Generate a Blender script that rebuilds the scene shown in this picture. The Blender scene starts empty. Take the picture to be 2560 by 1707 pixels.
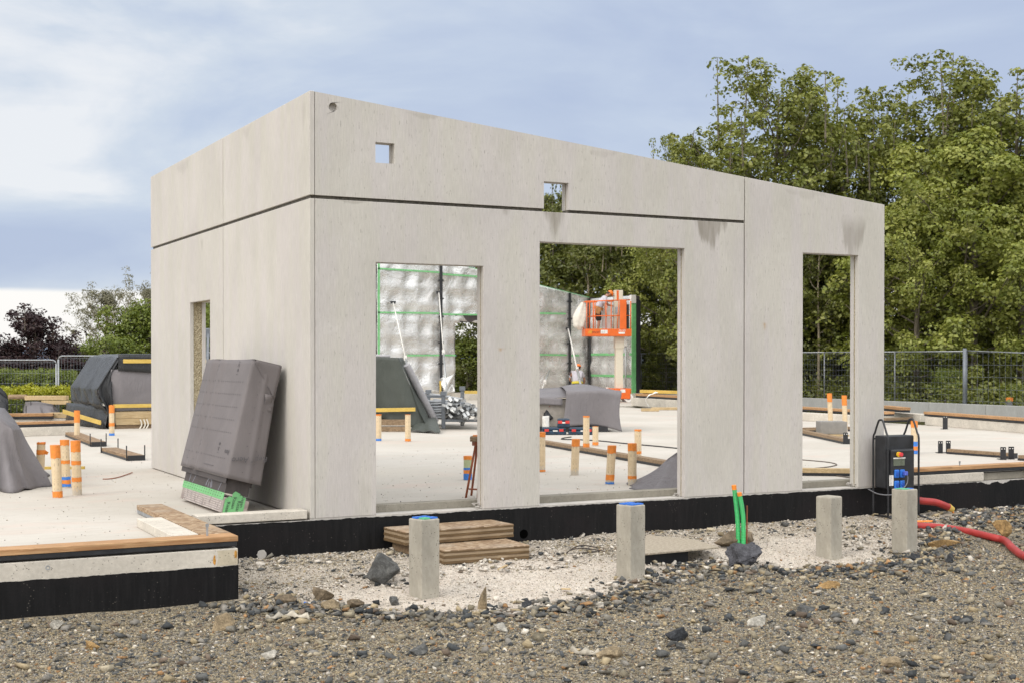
import bpy, bmesh, math, random
import numpy as np
from mathutils import Vector, Matrix
R = math.radians
S = bpy.context.scene
COL = S.collection
rng = np.random.default_rng(7)
random.seed(7)

# ------------------------------------------------------------------ camera
CAM = (-4.3644, -12.7664, 1.6); YAW = -0.4792; PIT = -0.0096; SHP = 76.3461; FPX = 3345.6989
KD = 2560 / 2352
cd = bpy.data.cameras.new("camera"); cam = bpy.data.objects.new("camera", cd); COL.objects.link(cam)
cam.location = CAM; cam.rotation_euler = (math.pi / 2 + PIT, 0, YAW)
cd.sensor_width = 36; cd.lens = FPX / 2560 * 36; cd.shift_y = SHP / 2560
cd.clip_end = 20000; cd.clip_start = .1
cd.dof.use_dof = True; cd.dof.focus_distance = 13.5; cd.dof.aperture_fstop = 5.6
S.camera = cam

def at(X, Y, z=None, x=None, y=None, d=None):
    """survey point: a sight line of the photograph met with a known plane of the site"""
    X *= KD; Y *= KD
    r = (X - 1280) / FPX; U = -(Y - 853.5 - SHP) / FPX
    cp, sp = math.cos(PIT), math.sin(PIT)
    fw = cp - U * sp; u = sp + U * cp
    c, s = math.cos(YAW), math.sin(YAW)
    v = (r * c - fw * s, r * s + fw * c, u)
    if z is not None: t = (z - CAM[2]) / v[2]
    elif x is not None: t = (x - CAM[0]) / v[0]
    elif y is not None: t = (y - CAM[1]) / v[1]
    else: t = d
    return Vector((CAM[0] + t * v[0], CAM[1] + t * v[1], CAM[2] + t * v[2]))
RV = Vector((math.cos(YAW), math.sin(YAW), 0)); FV = Vector((-math.sin(YAW), math.cos(YAW), 0)); ZV = Vector((0, 0, 1))

# ------------------------------------------------------------------ mesh builder
class MB:
    def __init__(s): s.v = []; s.f = []; s.attr = None
    def add(s, vs, fs):
        o = len(s.v); s.v += [tuple(p) for p in vs]; s.f += [tuple(i + o for i in f) for f in fs]; return s
    def box(s, x0, x1, y0, y1, z0, z1):
        return s.add([(x0,y0,z0),(x1,y0,z0),(x1,y1,z0),(x0,y1,z0),(x0,y0,z1),(x1,y0,z1),(x1,y1,z1),(x0,y1,z1)],
                     [(3,2,1,0),(4,5,6,7),(0,1,5,4),(1,2,6,5),(2,3,7,6),(3,0,4,7)])
    def obox(s, c, a, b, d):
        c, a, b, d = Vector(c), Vector(a), Vector(b), Vector(d)
        if a.cross(b).dot(d) < 0: b = -b
        P = [c-a-b-d, c+a-b-d, c+a+b-d, c-a+b-d, c-a-b+d, c+a-b+d, c+a+b+d, c-a+b+d]
        return s.add(P, [(3,2,1,0),(4,5,6,7),(0,1,5,4),(1,2,6,5),(2,3,7,6),(3,0,4,7)])
    def bar(s, p, q, w, h, up=(0,0,1)):
        p, q = Vector(p), Vector(q); d = (q - p); L = d.length; d.normalize()
        up = Vector(up)
        if abs(d.dot(up)) > .98: up = Vector((1, 0, 0))
        sd = d.cross(up).normalized(); u2 = sd.cross(d).normalized()
        return s.obox((p + q) / 2, d * L / 2, sd * w / 2, u2 * h / 2)
    def tube(s, pts, r, n=8, caps=True):
        pts = [Vector(p) for p in pts]; m = len(pts)
        rr = r if hasattr(r, '__len__') else [r] * m
        t = (pts[1] - pts[0]).normalized(); up = Vector((0, 0, 1)) if abs(t.z) < .9 else Vector((1, 0, 0))
        nx = t.cross(up).normalized(); vs = []; fs = []
        for i, p in enumerate(pts):
            tt = (pts[min(i+1, m-1)] - pts[max(i-1, 0)]).normalized()
            nx = (nx - tt * nx.dot(tt)).normalized(); ny = tt.cross(nx)
            for k in range(n):
                a = 2 * math.pi * k / n
                vs.append(p + (nx * math.cos(a) + ny * math.sin(a)) * rr[i])
        for i in range(m - 1):
            for k in range(n):
                k2 = (k + 1) % n
                fs.append((i*n+k, i*n+k2, (i+1)*n+k2, (i+1)*n+k))
        if caps:
            fs.append(tuple(reversed(range(n)))); fs.append(tuple(range((m-1)*n, m*n)))
        return s.add(vs, fs)
    def prism(s, pts, vec):
        pts = [Vector(p) for p in pts]; vec = Vector(vec); n = len(pts)
        nrm = Vector((0, 0, 0))
        for i in range(n): nrm += pts[i].cross(pts[(i+1) % n])
        if nrm.dot(vec) > 0: pts.reverse()
        return s.add(pts + [p + vec for p in pts],
                     [tuple(range(n)), tuple(range(2*n-1, n-1, -1))] + [((i+1) % n, i, i+n, (i+1) % n + n) for i in range(n)])
    def grid(s, fn, nu, nv, flip=False):
        vs = [fn(i / nu, j / nv) for j in range(nv + 1) for i in range(nu + 1)]
        fs = []
        for j in range(nv):
            for i in range(nu):
                a = j*(nu+1)+i; q = (a, a+1, a+nu+2, a+nu+1)
                fs.append(q[::-1] if flip else q)
        return s.add(vs, fs)
    def ring(s, c, axis, r0, r1, L, n=20):
        """hollow tube from c along axis"""
        c = Vector(c); axis = Vector(axis).normalized(); up = Vector((0,0,1)) if abs(axis.z) < .9 else Vector((1,0,0))
        nx = axis.cross(up).normalized(); ny = axis.cross(nx); vs = []
        for (r, l) in ((r1, 0), (r1, L), (r0, L), (r0, 0)):
            for k in range(n):
                a = 2*math.pi*k/n; vs.append(c + axis*l + (nx*math.cos(a)+ny*math.sin(a))*r)
        fs = []
        for q in range(4):
            for k in range(n):
                k2 = (k+1) % n; a, b = q*n, ((q+1) % 4)*n
                fs.append((a+k2, a+k, b+k, b+k2))
        return s.add(vs, fs)

def children(o): return [c for c in bpy.data.objects if c.parent is o]
def props(o, label=None, cat=None, group=None, kind=None):
    if label: o['label'] = label
    if cat: o['category'] = cat
    if group: o['group'] = group
    if kind: o['kind'] = kind
    return o
def make(name, mb, m, parent=None, origin=None, bevel=0, smooth=False, solid=0, label=None, sub=0, seg=2):
    me = bpy.data.meshes.new(name)
    wp = Vector((0, 0, 0))
    if parent is not None:
        p = parent
        while p is not None: wp += p.location; p = p.parent
    off = wp + (Vector(origin) if origin is not None and parent is None else Vector((0, 0, 0)))
    me.from_pydata([(x - off.x, y - off.y, z - off.z) for x, y, z in mb.v], [], mb.f)
    me.update()
    if smooth: me.shade_smooth() if hasattr(me, 'shade_smooth') else None
    o = bpy.data.objects.new(name, me); COL.objects.link(o)
    if m: me.materials.append(m)
    if parent is not None: o.parent = parent
    elif origin is not None: o.location = origin
    if solid:
        md = o.modifiers.new("solidify", 'SOLIDIFY'); md.thickness = solid; md.offset = 0
    if sub:
        md = o.modifiers.new("subsurf", 'SUBSURF'); md.levels = sub; md.render_levels = sub
    if bevel:
        md = o.modifiers.new("bevel", 'BEVEL'); md.width = bevel; md.segments = seg; md.limit_method = 'ANGLE'; md.angle_limit = R(38)
        md.harden_normals = False
    if label: o['label'] = label
    return o
def thing(name, label, cat, loc=(0, 0, 0), group=None):
    o = bpy.data.objects.new(name, None); COL.objects.link(o); o.location = loc; o.empty_display_size = .1
    return props(o, label, cat, group)
def single(name, label, cat, mb, m, origin, group=None, kind=None, **k):
    return props(make(name, mb, m, None, origin, **k), label, cat, group, kind)
def copy_thing(o, loc=None, rz=None, label=None, parent=None, scale=None):
    c = o.copy(); COL.objects.link(c); c.parent = parent
    if loc is not None: c.location = loc
    if rz is not None: c.rotation_euler = (o.rotation_euler[0], o.rotation_euler[1], rz)
    if scale is not None: c.scale = scale if hasattr(scale, '__len__') else (scale,) * 3
    if label: c['label'] = label
    for ch in children(o): copy_thing(ch, parent=c)
    return c
def text_mesh(txt, size, extr=.0006):
    cu = bpy.data.curves.new("lettering", 'FONT'); cu.body = txt; cu.size = size; cu.extrude = extr; cu.align_x = 'CENTER'; cu.align_y = 'CENTER'
    cu.resolution_u = 3
    o = bpy.data.objects.new("lettering", cu); COL.objects.link(o)
    dg = bpy.context.evaluated_depsgraph_get(); me = bpy.data.meshes.new_from_object(o.evaluated_get(dg))
    vs = [v.co.copy() for v in me.vertices]; fs = [tuple(p.vertices) for p in me.polygons]
    bpy.data.objects.remove(o); bpy.data.curves.remove(cu); bpy.data.meshes.remove(me)
    return vs, fs
def lettering(mb, txt, size, c, xdir, ydir, extr=.0006):
    xd = Vector(xdir).normalized(); yd = Vector(ydir).normalized(); zd = xd.cross(yd); c = Vector(c)
    vs, fs = text_mesh(txt, size, extr)
    mb.add([c + xd * v.x + yd * v.y + zd * v.z for v in vs], fs)

# ------------------------------------------------------------------ node helper
class NB:
    def __init__(s, nt): s.nt = nt
    def n(s, t, **k):
        nd = s.nt.nodes.new(t)
        for a, b in k.items(): setattr(nd, a, b)
        return nd
    def set(s, sock, v):
        if isinstance(v, bpy.types.NodeSocket): s.nt.links.new(v, sock)
        elif v is not None:
            if hasattr(sock.default_value, '__len__') and not hasattr(v, '__len__'): v = (v,) * len(sock.default_value)
            if hasattr(sock.default_value, '__len__') and len(sock.default_value) == 4 and len(v) == 3: v = (*v, 1)
            sock.default_value = v
    def co(s, w='Object'): return s.n('ShaderNodeTexCoord').outputs[w]
    def sc(s, v, scale=(1,1,1), loc=(0,0,0), rot=(0,0,0)):
        m = s.n('ShaderNodeMapping'); s.set(m.inputs[0], v); s.set(m.inputs['Scale'], scale); s.set(m.inputs['Location'], loc); s.set(m.inputs['Rotation'], rot); return m.outputs[0]
    def noise(s, v, scale=5, detail=3, rough=.55, dist=0, col=False):
        m = s.n('ShaderNodeTexNoise'); s.set(m.inputs['Vector'], v); s.set(m.inputs['Scale'], scale); s.set(m.inputs['Detail'], detail); s.set(m.inputs['Roughness'], rough); s.set(m.inputs['Distortion'], dist)
        return m.outputs['Color' if col else 'Fac']
    def vor(s, v, scale=5, feature='F1', out='Distance', rand=1):
        m = s.n('ShaderNodeTexVoronoi', feature=feature); s.set(m.inputs['Vector'], v); s.set(m.inputs['Scale'], scale); s.set(m.inputs['Randomness'], rand); return m.outputs[out]
    def m(s, op, a, b=None, c=None, clamp=False):
        m = s.n('ShaderNodeMath', operation=op, use_clamp=clamp); s.set(m.inputs[0], a)
        if b is not None: s.set(m.inputs[1], b)
        if c is not None: s.set(m.inputs[2], c)
        return m.outputs[0]
    def rng(s, v, a, b, c=0, d=1, smooth=True):
        m = s.n('ShaderNodeMapRange', interpolation_type='SMOOTHSTEP' if smooth else 'LINEAR'); s.set(m.inputs[0], v)
        for i, q in enumerate((a, b, c, d)): s.set(m.inputs[i+1], q)
        return m.outputs[0]
    def ramp(s, f, stops, interp='LINEAR'):
        r = s.n('ShaderNodeValToRGB'); r.color_ramp.interpolation = interp; s.set(r.inputs[0], f)
        el = r.color_ramp.elements
        while len(el) > 1: el.remove(el[-1])
        for i, (p, c) in enumerate(stops):
            e = el[0] if i == 0 else el.new(p)
            e.position = p; e.color = (*c, 1) if len(c) == 3 else c
        return r.outputs[0]
    def mix(s, f, a, b, blend='MIX'):
        m = s.n('ShaderNodeMix', data_type='RGBA', blend_type=blend); s.set(m.inputs[0], f); s.set(m.inputs[6], a); s.set(m.inputs[7], b); return m.outputs[2]
    def xyz(s, v):
        m = s.n('ShaderNodeSeparateXYZ'); s.set(m.inputs[0], v); return m.outputs
    def attr(s, name, out='Fac'):
        m = s.n('ShaderNodeAttribute', attribute_name=name); return m.outputs[out]
    def rand(s): return s.n('ShaderNodeObjectInfo').outputs['Random']
    def bump(s, h, strength=.3, dist=.01, normal=None):
        m = s.n('ShaderNodeBump'); s.set(m.inputs['Height'], h); s.set(m.inputs['Strength'], strength); s.set(m.inputs['Distance'], dist)
        if normal: s.set(m.inputs['Normal'], normal)
        return m.outputs[0]
    def hsv(s, c, h=.5, sa=1, v=1):
        m = s.n('ShaderNodeHueSaturation'); s.set(m.inputs['Color'], c); s.set(m.inputs['Hue'], h); s.set(m.inputs['Saturation'], sa); s.set(m.inputs['Value'], v); return m.outputs[0]
    def bsdf(s, col, rough=.7, metal=0, normal=None, spec=None, **k):
        m = s.n('ShaderNodeBsdfPrincipled'); s.set(m.inputs['Base Color'], col); s.set(m.inputs['Roughness'], rough); s.set(m.inputs['Metallic'], metal)
        if spec is not None: s.set(m.inputs['Specular IOR Level'], spec)
        if normal: s.set(m.inputs['Normal'], normal)
        for a, b in k.items(): s.set(m.inputs[a], b)
        return m.outputs[0]
def mat(name, fn):
    m = bpy.data.materials.new(name); m.use_nodes = True; m.node_tree.nodes.clear()
    b = NB(m.node_tree); sh = fn(b); o = b.n('ShaderNodeOutputMaterial'); b.nt.links.new(sh, o.inputs[0]); return m
def simple(name, col, rough=.6, metal=0, var=.12, nscale=12, bump=.0, bscale=80, spec=None, stretch=(1,1,1)):
    def f(b):
        c = b.co(); n = b.noise(b.sc(c, stretch), nscale, 4, .6)
        cc = b.mix(b.rng(n, .3, .7), [x*(1-var) for x in col], [min(1, x*(1+var)) for x in col])
        nm = b.bump(b.noise(b.sc(c, stretch), bscale, 3), bump, .004) if bump else None
        return b.bsdf(cc, b.rng(n, .2, .8, max(0, rough-.07), min(1, rough+.07)), metal, nm, spec)
    return mat(name, f)

# ------------------------------------------------------------------ materials
def stain(b, x, z, nz, cx, zt, w, L, amt):
    h = b.m('DIVIDE', b.m('SUBTRACT', zt, z), L)
    dx = b.m('ABSOLUTE', b.m('SUBTRACT', x, cx))
    ww = b.m('ADD', b.m('MULTIPLY', w, b.m('SUBTRACT', 1.0, h)), b.m('MULTIPLY', b.m('SUBTRACT', nz, .5), w * 1.5))
    a = b.rng(b.m('SUBTRACT', ww, dx), -.03, .06); t = b.rng(h, 0, .01 if zt < 3.3 and zt > 3.15 else .35); e = b.rng(h, 1, .55)
    return b.m('MULTIPLY', b.m('MULTIPLY', a, b.m('MULTIPLY', t, e)), b.m('MULTIPLY', amt, b.rng(nz, .25, .6, .45, 1)))
def wall_concrete(name, axis, base, stains=(), specks=1.0, rust=()):
    def f(b):
        c = b.co(); q = b.xyz(c); u = q[axis]; z = q[2]
        big = b.noise(b.sc(c, (1.1, 1.1, .55)), 1.3, 3, .55, .3)
        col1 = b.noise(b.sc(c, (4.2, 4.2, .5)), 1.0, 3, .6)
        fine = b.noise(b.sc(c, (85, 85, 7)), 1, 3, .6)
        spk = b.noise(b.sc(c, (75, 75, 13)), 1, 2, .5)
        grit = b.noise(c, 130, 3, .6)
        yel = [base[0]*.985, base[1]*.985, base[2]*.945]; pk = [base[0]*1.0, base[1]*.985, base[2]*.995]
        cc = b.mix(b.rng(col1, .38, .62), yel, pk)
        cc = b.mix(b.rng(big, .3, .72), b.hsv(cc, v=.91), cc)
        blot = b.noise(b.sc(c, (2.2, 2.2, 1.6)), 1.7, 5, .7, .9); cc = b.mix(b.rng(blot, .5, .68, 0, .3), cc, b.hsv(cc, v=.90, sa=1.1)); cc = b.mix(b.rng(blot, .45, .3, 0, .5), cc, b.hsv(cc, v=1.07, sa=.8))
        cc = b.mix(b.rng(fine, .35, .7), b.hsv(cc, v=.93), b.hsv(cc, v=1.04))
        cc = b.mix(b.m('MULTIPLY', b.rng(grit, .35, .7), .10), cc, (.25, .23, .2))
        sm = b.m('MULTIPLY', b.rng(spk, .635, .70), b.m('MULTIPLY', b.rng(big, .3, .6, .35, 1), .42 * specks))
        cc = b.mix(sm, cc, (.17, .155, .13))
        nz = b.noise(b.sc(c, (9, 9, 1.2)), 1, 4, .65)
        tot = None
        for s_ in stains:
            k = stain(b, u, z, nz, *s_); tot = k if tot is None else b.m('MAXIMUM', tot, k)
        if tot is not None: cc = b.mix(tot, cc, (.26, .235, .20))
        for s_ in rust: cc = b.mix(stain(b, u, z, b.noise(b.sc(c, (30, 30, 8)), 1, 3, .6), *s_), cc, (.36, .20, .05))
        h = b.m('ADD', b.m('MULTIPLY', fine, .6), b.m('ADD', b.m('MULTIPLY', b.rng(spk, .635, .70), -1.2), b.m('MULTIPLY', grit, .35)))
        return b.bsdf(cc, .88, 0, b.bump(h, .22, .004), .25)
    return mat(name, f)
WALLC = (.565, .538, .508)
M = {}
M['front'] = wall_concrete('front_concrete', 0, WALLC, [(2.80, 3.205, .15, .38, .85), (4.88, 3.205, .24, .42, .9), (7.02, 3.42, .26, .75, .6), (2.2, 3.205, .06, .09, .5), (.45, 3.205, .18, .05, .4), (.57, .42, .10, .5, .22), (1.25, 4.16, .25, .10, .25), (3.4, 3.93, .3, .12, .2), (6.3, 3.66, .4, .16, .2)], rust=[(at(1757, 738, y=0).x, at(1757, 738, y=0).z, .035, .13, .9), (at(1150, 797, y=0).x, at(1150, 797, y=0).z, .06, .06, .5)])
M['side'] = wall_concrete('side_concrete', 1, (.575, .547, .512), [(4.2, 3.15, .1, .22, .3), (2.2, 4.27, .25, .2, .2), (5.2, 4.27, .5, .25, .18), (.2, 4.27, .1, .5, .25), (.9, 1.72, .07, .12, .2)], specks=.3)
def core_f(b):
    c = b.co(); n = b.noise(c, 45, 4, .7); v = b.vor(c, 55)
    cc = b.mix(b.rng(n, .35, .65), (.33, .27, .17), (.52, .45, .31)); cc = b.mix(b.rng(v, .22, .1), cc, (.12, .095, .06))
    return b.bsdf(cc, .95, 0, b.bump(b.m('ADD', n, v), .9, .02), .1)
M['core'] = mat('insulation_core', core_f)
M['grout'] = simple('joint_grout', (.10, .09, .075), .95, var=.4, nscale=30, bump=.5)
def conc(name, col, pits=.5, stretch=(1,1,1), dark=.8, rough=.9, scale=1.0):
    def f(b):
        c = b.co(); q = b.sc(c, stretch); big = b.noise(q, 2.2*scale, 4, .6, .4); f1 = b.noise(q, 26*scale, 4, .65); g = b.noise(c, 150, 3, .6)
        v = b.vor(c, 42*scale, rand=1); pit = b.m('MULTIPLY', b.rng(v, .24, .12), b.rng(b.noise(c, 6, 2), .45, .55))
        cc = b.mix(b.rng(big, .32, .7), [x*dark for x in col], col)
        cc = b.mix(b.rng(f1, .35, .7), b.hsv(cc, v=.92, sa=1.05), b.hsv(cc, v=1.05))
        cc = b.mix(b.m('MULTIPLY', b.rng(g, .5, .75), .22), cc, [x*.45 for x in col])
        cc = b.mix(b.m('MULTIPLY', pit, pits), cc, [x*.22 for x in col])
        h = b.m('ADD', b.m('MULTIPLY', g, .6), b.m('ADD', f1, b.m('MULTIPLY', pit, -2)))
        return b.bsdf(cc, rough, 0, b.bump(h, .35, .006), .2)
    return mat(name, f)
M['kerb'] = conc('kerb_concrete', (.655, .605, .525), .9)
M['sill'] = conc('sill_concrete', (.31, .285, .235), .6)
M['post'] = conc('post_concrete', (.47, .435, .365), 1.0, (1, 1, .5), .70)
M['mortar'] = conc('mortar', (.56, .53, .49), .2)
M['lblock'] = conc('precast_block', (.40, .40, .385), .15, (1, 1, .3), .85)
def slab_f(b):
    c = b.co(); q = b.xyz(c); big = b.noise(c, .35, 4, .6, .5); pk = b.noise(b.sc(c, (.8, 1.6, 1)), .7, 4, .65, .6); st = b.noise(b.sc(c, (1.2, 6, 1), rot=(0, 0, .5)), 3, 5, .7, 1.2); g = b.noise(c, 90, 3, .6)
    dots = b.vor(c, 9, rand=1); sel = b.noise(c, 3.1, 2)
    tro = b.noise(b.sc(c, (.7, 3.5, 1), rot=(0, 0, -.25)), 1.4, 5, .65, 1.0); cc = b.mix(b.rng(big, .35, .7), (.49, .453, .395), (.555, .52, .465)); cc = b.mix(b.rng(tro, .5, .7, 0, .35), cc, (.43, .395, .34))
    cc = b.mix(b.m('MULTIPLY', b.rng(pk, .52, .68), .5), cc, (.56, .45, .385))
    cc = b.mix(b.m('MULTIPLY', b.rng(st, .55, .68), .5), cc, (.36, .325, .28))
    cc = b.mix(b.m('MULTIPLY', b.rng(g, .5, .72), .12), cc, (.34, .31, .27))
    cc = b.mix(b.m('MULTIPLY', b.rng(dots, .075, .05), b.rng(sel, .55, .62)), cc, (.15, .13, .11))
    return b.bsdf(cc, .85, 0, b.bump(b.m('ADD', g, st), .18, .006), .3)
M['slab'] = mat('slab_concrete', slab_f)
def bitumen_f(b):
    c = b.co(); q = b.xyz(c); st = b.noise(b.sc(c, (26, 26, 2.2)), 1, 4, .65); big = b.noise(b.sc(c, (.6, .6, 1.2)), 1.4, 3); g = b.noise(c, 70, 3, .6)
    cc = b.mix(b.rng(st, .4, .7), (.004, .004, .0045), (.012, .0115, .012)); cc = b.mix(b.m('MULTIPLY', b.rng(big, .45, .7), .5), cc, (.014, .010, .011))
    low = b.rng(q[2], -.12, -.42); v = b.vor(c, 34); sel = b.noise(c, 5, 3)
    cc = b.mix(b.m('MULTIPLY', b.m('MULTIPLY', b.rng(v, .2, .1), b.rng(sel, .52, .62)), b.m('ADD', .3, b.m('MULTIPLY', low, .7))), cc, (.30, .27, .23))
    cc = b.mix(b.m('MULTIPLY', b.m('MULTIPLY', low, b.rng(g, .5, .7)), .10), cc, (.2, .18, .15))
    return b.bsdf(cc, b.rng(st, .3, .7, .55, .8), 0, b.bump(b.m('ADD', st, b.m('MULTIPLY', g, .5)), .5, .006), .22)
M['bitumen'] = mat('bitumen_coating', bitumen_f)
def wood(name, a, c2, scale=1.0, ax=0, rough=.7, osb=False):
    def f(b):
        c = b.co(); s_ = [14, 14, 14]; s_[ax] = 1.0
        g = b.noise(b.sc(c, [x*scale for x in s_]), 3, 5, .65, .6); f2 = b.noise(b.sc(c, [x*scale*6 for x in s_]), 3, 3); big = b.noise(c, 2.5, 3)
        kn = b.rng(b.vor(b.sc(c, [1 if i == ax else 3 for i in range(3)]), 2.2*scale), .14, .05)
        cc = b.mix(b.rng(g, .35, .68), a, c2); cc = b.mix(b.rng(f2, .4, .7), b.hsv(cc, v=.88), cc); cc = b.mix(b.rng(big, .35, .7), b.hsv(cc, v=.85), cc)
        cc = b.mix(b.m('MULTIPLY', kn, .7), cc, [x*.35 for x in a])
        h = b.m('ADD', g, f2)
        if osb:
            v = b.n('ShaderNodeTexVoronoi', feature='F1'); b.set(v.inputs['Vector'], b.sc(c, (14, 32, 30), rot=(0, 0, .6))); b.set(v.inputs['Scale'], 1.6)
            k = b.xyz(v.outputs['Color'])
            cc = b.mix(.8, cc, b.ramp(k[0], [(0, (.14, .085, .05)), (.4, (.29, .195, .12)), (.75, (.40, .29, .185)), (1, (.55, .45, .33))]))
            cc = b.mix(b.rng(big, .5, .7, 0, .3), cc, (.42, .38, .32)); h = b.m('ADD', h, k[1])
        return b.bsdf(cc, rough, 0, b.bump(h, .25, .004), .25)
    return mat(name, f)
M['wood'] = wood('pine_wood', (.40, .21, .095), (.60, .37, .19))
M['woody'] = wood('pine_wood_along_y', (.34, .17, .065), (.52, .31, .14), ax=1)
M['woodw'] = wood('weathered_wood', (.22, .15, .09), (.38, .27, .17))
M['woodwy'] = wood('weathered_wood_along_y', (.22, .14, .08), (.40, .27, .16), ax=1)
M['osb'] = wood('chipboard', (.30, .20, .12), (.42, .31, .20), osb=True)
M['osby'] = wood('chipboard_plate', (.36, .21, .10), (.50, .33, .17), osb=True)
M['pale'] = wood('pale_wood', (.50, .36, .19), (.64, .49, .29))
M['ply_dark'] = wood('laminated_edge', (.13, .082, .04), (.22, .145, .075)); M['ply_light'] = wood('laminated_light', (.33, .24, .15), (.44, .335, .22))
M['yellow'] = wood('yellow_batten', (.68, .46, .10), (.78, .56, .16), rough=.5)
M['rubber'] = simple('black_rubber', (.018, .019, .022), .5, var=.3)
M['blackmetal'] = simple('black_metal', (.020, .021, .024), .38, var=.3, nscale=9, bump=.08)
def pipe_f(b):
    c = b.co(); q = b.xyz(c); n = b.noise(c, 14, 4, .65); g = b.noise(c, 45, 4, .7); cc = b.mix(b.rng(n, .3, .7), (.61, .475, .30), (.69, .55, .365))
    low = b.rng(q[2], .13, .0); cc = b.mix(b.m('MULTIPLY', b.rng(b.m('ADD', g, b.m('MULTIPLY', low, .35)), .62, .72), .75), cc, (.46, .43, .38))
    lat = b.m('ABSOLUTE', b.m('ADD', b.m('MULTIPLY', q[0], math.cos(YAW)), b.m('MULTIPLY', q[1], math.sin(YAW)))); dash = b.rng(b.noise(b.sc(c, (0, 0, 1)), 22, 2), .5, .56)
    cc = b.mix(b.m('MULTIPLY', b.m('MULTIPLY', b.m('LESS_THAN', b.m('ABSOLUTE', b.m('SUBTRACT', lat, .02)), .003), dash), .55), cc, (.12, .10, .08))
    return b.bsdf(cc, .48, 0, b.bump(g, .1, .003), .35)
M['pipe'] = mat('beige_plastic', pipe_f)
M['gpipe'] = simple('grey_plastic', (.20, .20, .20), .45, var=.08)
M['otape'] = simple('orange_tape', (.74, .235, .035), .5, var=.1, nscale=25, bump=.3, bscale=50)
M['btape'] = simple('blue_tape', (.045, .20, .62), .5, var=.15, nscale=25, bump=.3, bscale=50)
M['gtape'] = simple('green_tape', (.17, .47, .19), .4, var=.12, nscale=8, bump=.1)
M['ink'] = simple('printing_ink', (.04, .045, .04), .6)
M['inkm'] = simple('grey_printing_ink', (.085, .08, .085), .7)
M['blue'] = simple('blue_plastic', (.025, .16, .60), .4, var=.1)
M['shimgreen'] = simple('green_plastic', (.10, .42, .22), .45, var=.2)
M['green'] = simple('green_conduit', (.035, .42, .12), .4, var=.08)
M['orangecap'] = simple('orange_cap', (.80, .25, .03), .45)
M['red'] = simple('red_conduit', (.36, .032, .028), .48, var=.18, nscale=6, bump=.05)
M['orange'] = simple('orange_cable', (.85, .29, .05), .45)
M['lift'] = simple('orange_paint', (.72, .13, .012), .35, var=.08, nscale=3)
M['cream'] = simple('cream_paint', (.66, .60, .48), .4, var=.04)
M['steel'] = simple('galvanised_steel', (.46, .47, .47), .42, .75, var=.2, nscale=20)
M['zinc'] = simple('dull_zinc', (.33, .345, .36), .5, .5, var=.2, nscale=14)
M['greysteel'] = simple('grey_steel', (.17, .185, .205), .5, .3, var=.15)
M['rust'] = simple('red_brown_metal', (.30, .085, .035), .55, var=.25, nscale=14)
M['navy'] = simple('navy_plastic', (.012, .035, .065), .42, var=.3)
M['case_red'] = simple('red_latch', (.55, .035, .03), .45)
M['paper'] = simple('white_paper', (.72, .70, .66), .7, var=.08)
M['rag'] = simple('rag_cloth', (.42, .38, .31), .9, var=.3, bump=.5, bscale=30); M['white'] = simple('white_cloth', (.68, .64, .56), .85, var=.1, bump=.3, bscale=30)
M['skin'] = simple('skin', (.42, .22, .15), .55, var=.1)
M['shirt'] = simple('grey_shirt', (.52, .50, .55), .9, var=.1, bump=.3, bscale=25)
M['shorts'] = simple('black_shorts', (.018, .019, .018), .9, var=.3, bump=.3, bscale=25)
M['helmet'] = simple('orange_helmet', (.85, .20, .02), .35)
M['leather'] = simple('tan_leather', (.42, .20, .07), .7, var=.2)
M['hivis'] = simple('yellow_trim', (.65, .55, .05), .6)
M['boot'] = simple('dark_boot', (.03, .025, .022), .7)
M['hair'] = simple('dark_hair', (.04, .025, .018), .8)
def membrane(name, col, rough=.62, prints=True, crinkle=.8):
    def f(b):
        c = b.co(); n = b.noise(c, 1.8, 4, .55, .5); w = b.noise(b.sc(c, (3, 3, 1)), 3, 4, .6, .8); g = b.noise(c, 220, 2)
        cc = b.mix(b.rng(n, .3, .7), [x*.9 for x in col], [x*1.07 for x in col])
        if prints:
            v = b.vor(c, 8.5, rand=0.15); cc = b.mix(b.m('MULTIPLY', b.rng(v, .09, .06), .5), cc, [x*.3 for x in col])
        return b.bsdf(cc, rough, 0, b.bump(b.m('ADD', w, b.m('MULTIPLY', g, .05)), crinkle, .03), .3)
    return mat(name, f)
M['memb'] = membrane('grey_membrane', (.165, .148, .148), crinkle=.18, prints=False)
M['membs'] = membrane('grey_membrane_sheet', (.185, .172, .178))
M['tarp'] = membrane('dark_plastic_sheet', (.030, .031, .033), .27, False, 1.3)
M['gtarp'] = membrane('green_grey_sheet', (.070, .078, .068), .5, False, .7)
M['tube'] = simple('grey_tube', (.36, .35, .36), .6, var=.1)
def foil_f(b):
    c = b.co(); w = b.noise(b.sc(c, (1, 1, 1)), 1.6, 5, .62, 1.6); f = b.noise(b.sc(c, (1, 1, 2.2), rot=(.3, .5, .2)), 5, 4, .6, 2.0); n = b.noise(c, .8, 3)
    cc = b.mix(b.rng(n, .35, .65), (.58, .565, .54), (.74, .735, .72))
    return b.bsdf(cc, b.rng(w, .3, .7, .2, .36), .66, b.bump(b.m('ADD', w, b.m('MULTIPLY', f, .35)), .42, .10), .5)
M['foil'] = mat('silver_foil', foil_f)
M['board'] = simple('dark_board', (.055, .045, .043), .5, var=.25, stretch=(1, 1, .2))
M['arrow'] = simple('grey_print', (.20, .20, .23), .6)
M['foilend'] = mat('ribbed_foil', lambda b: (lambda c: b.bsdf(b.mix(b.rng(b.noise(c, 9, 3), .3, .7), (.34, .28, .26), (.52, .46, .43)), .3, .4, None))(b.co()))
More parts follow.
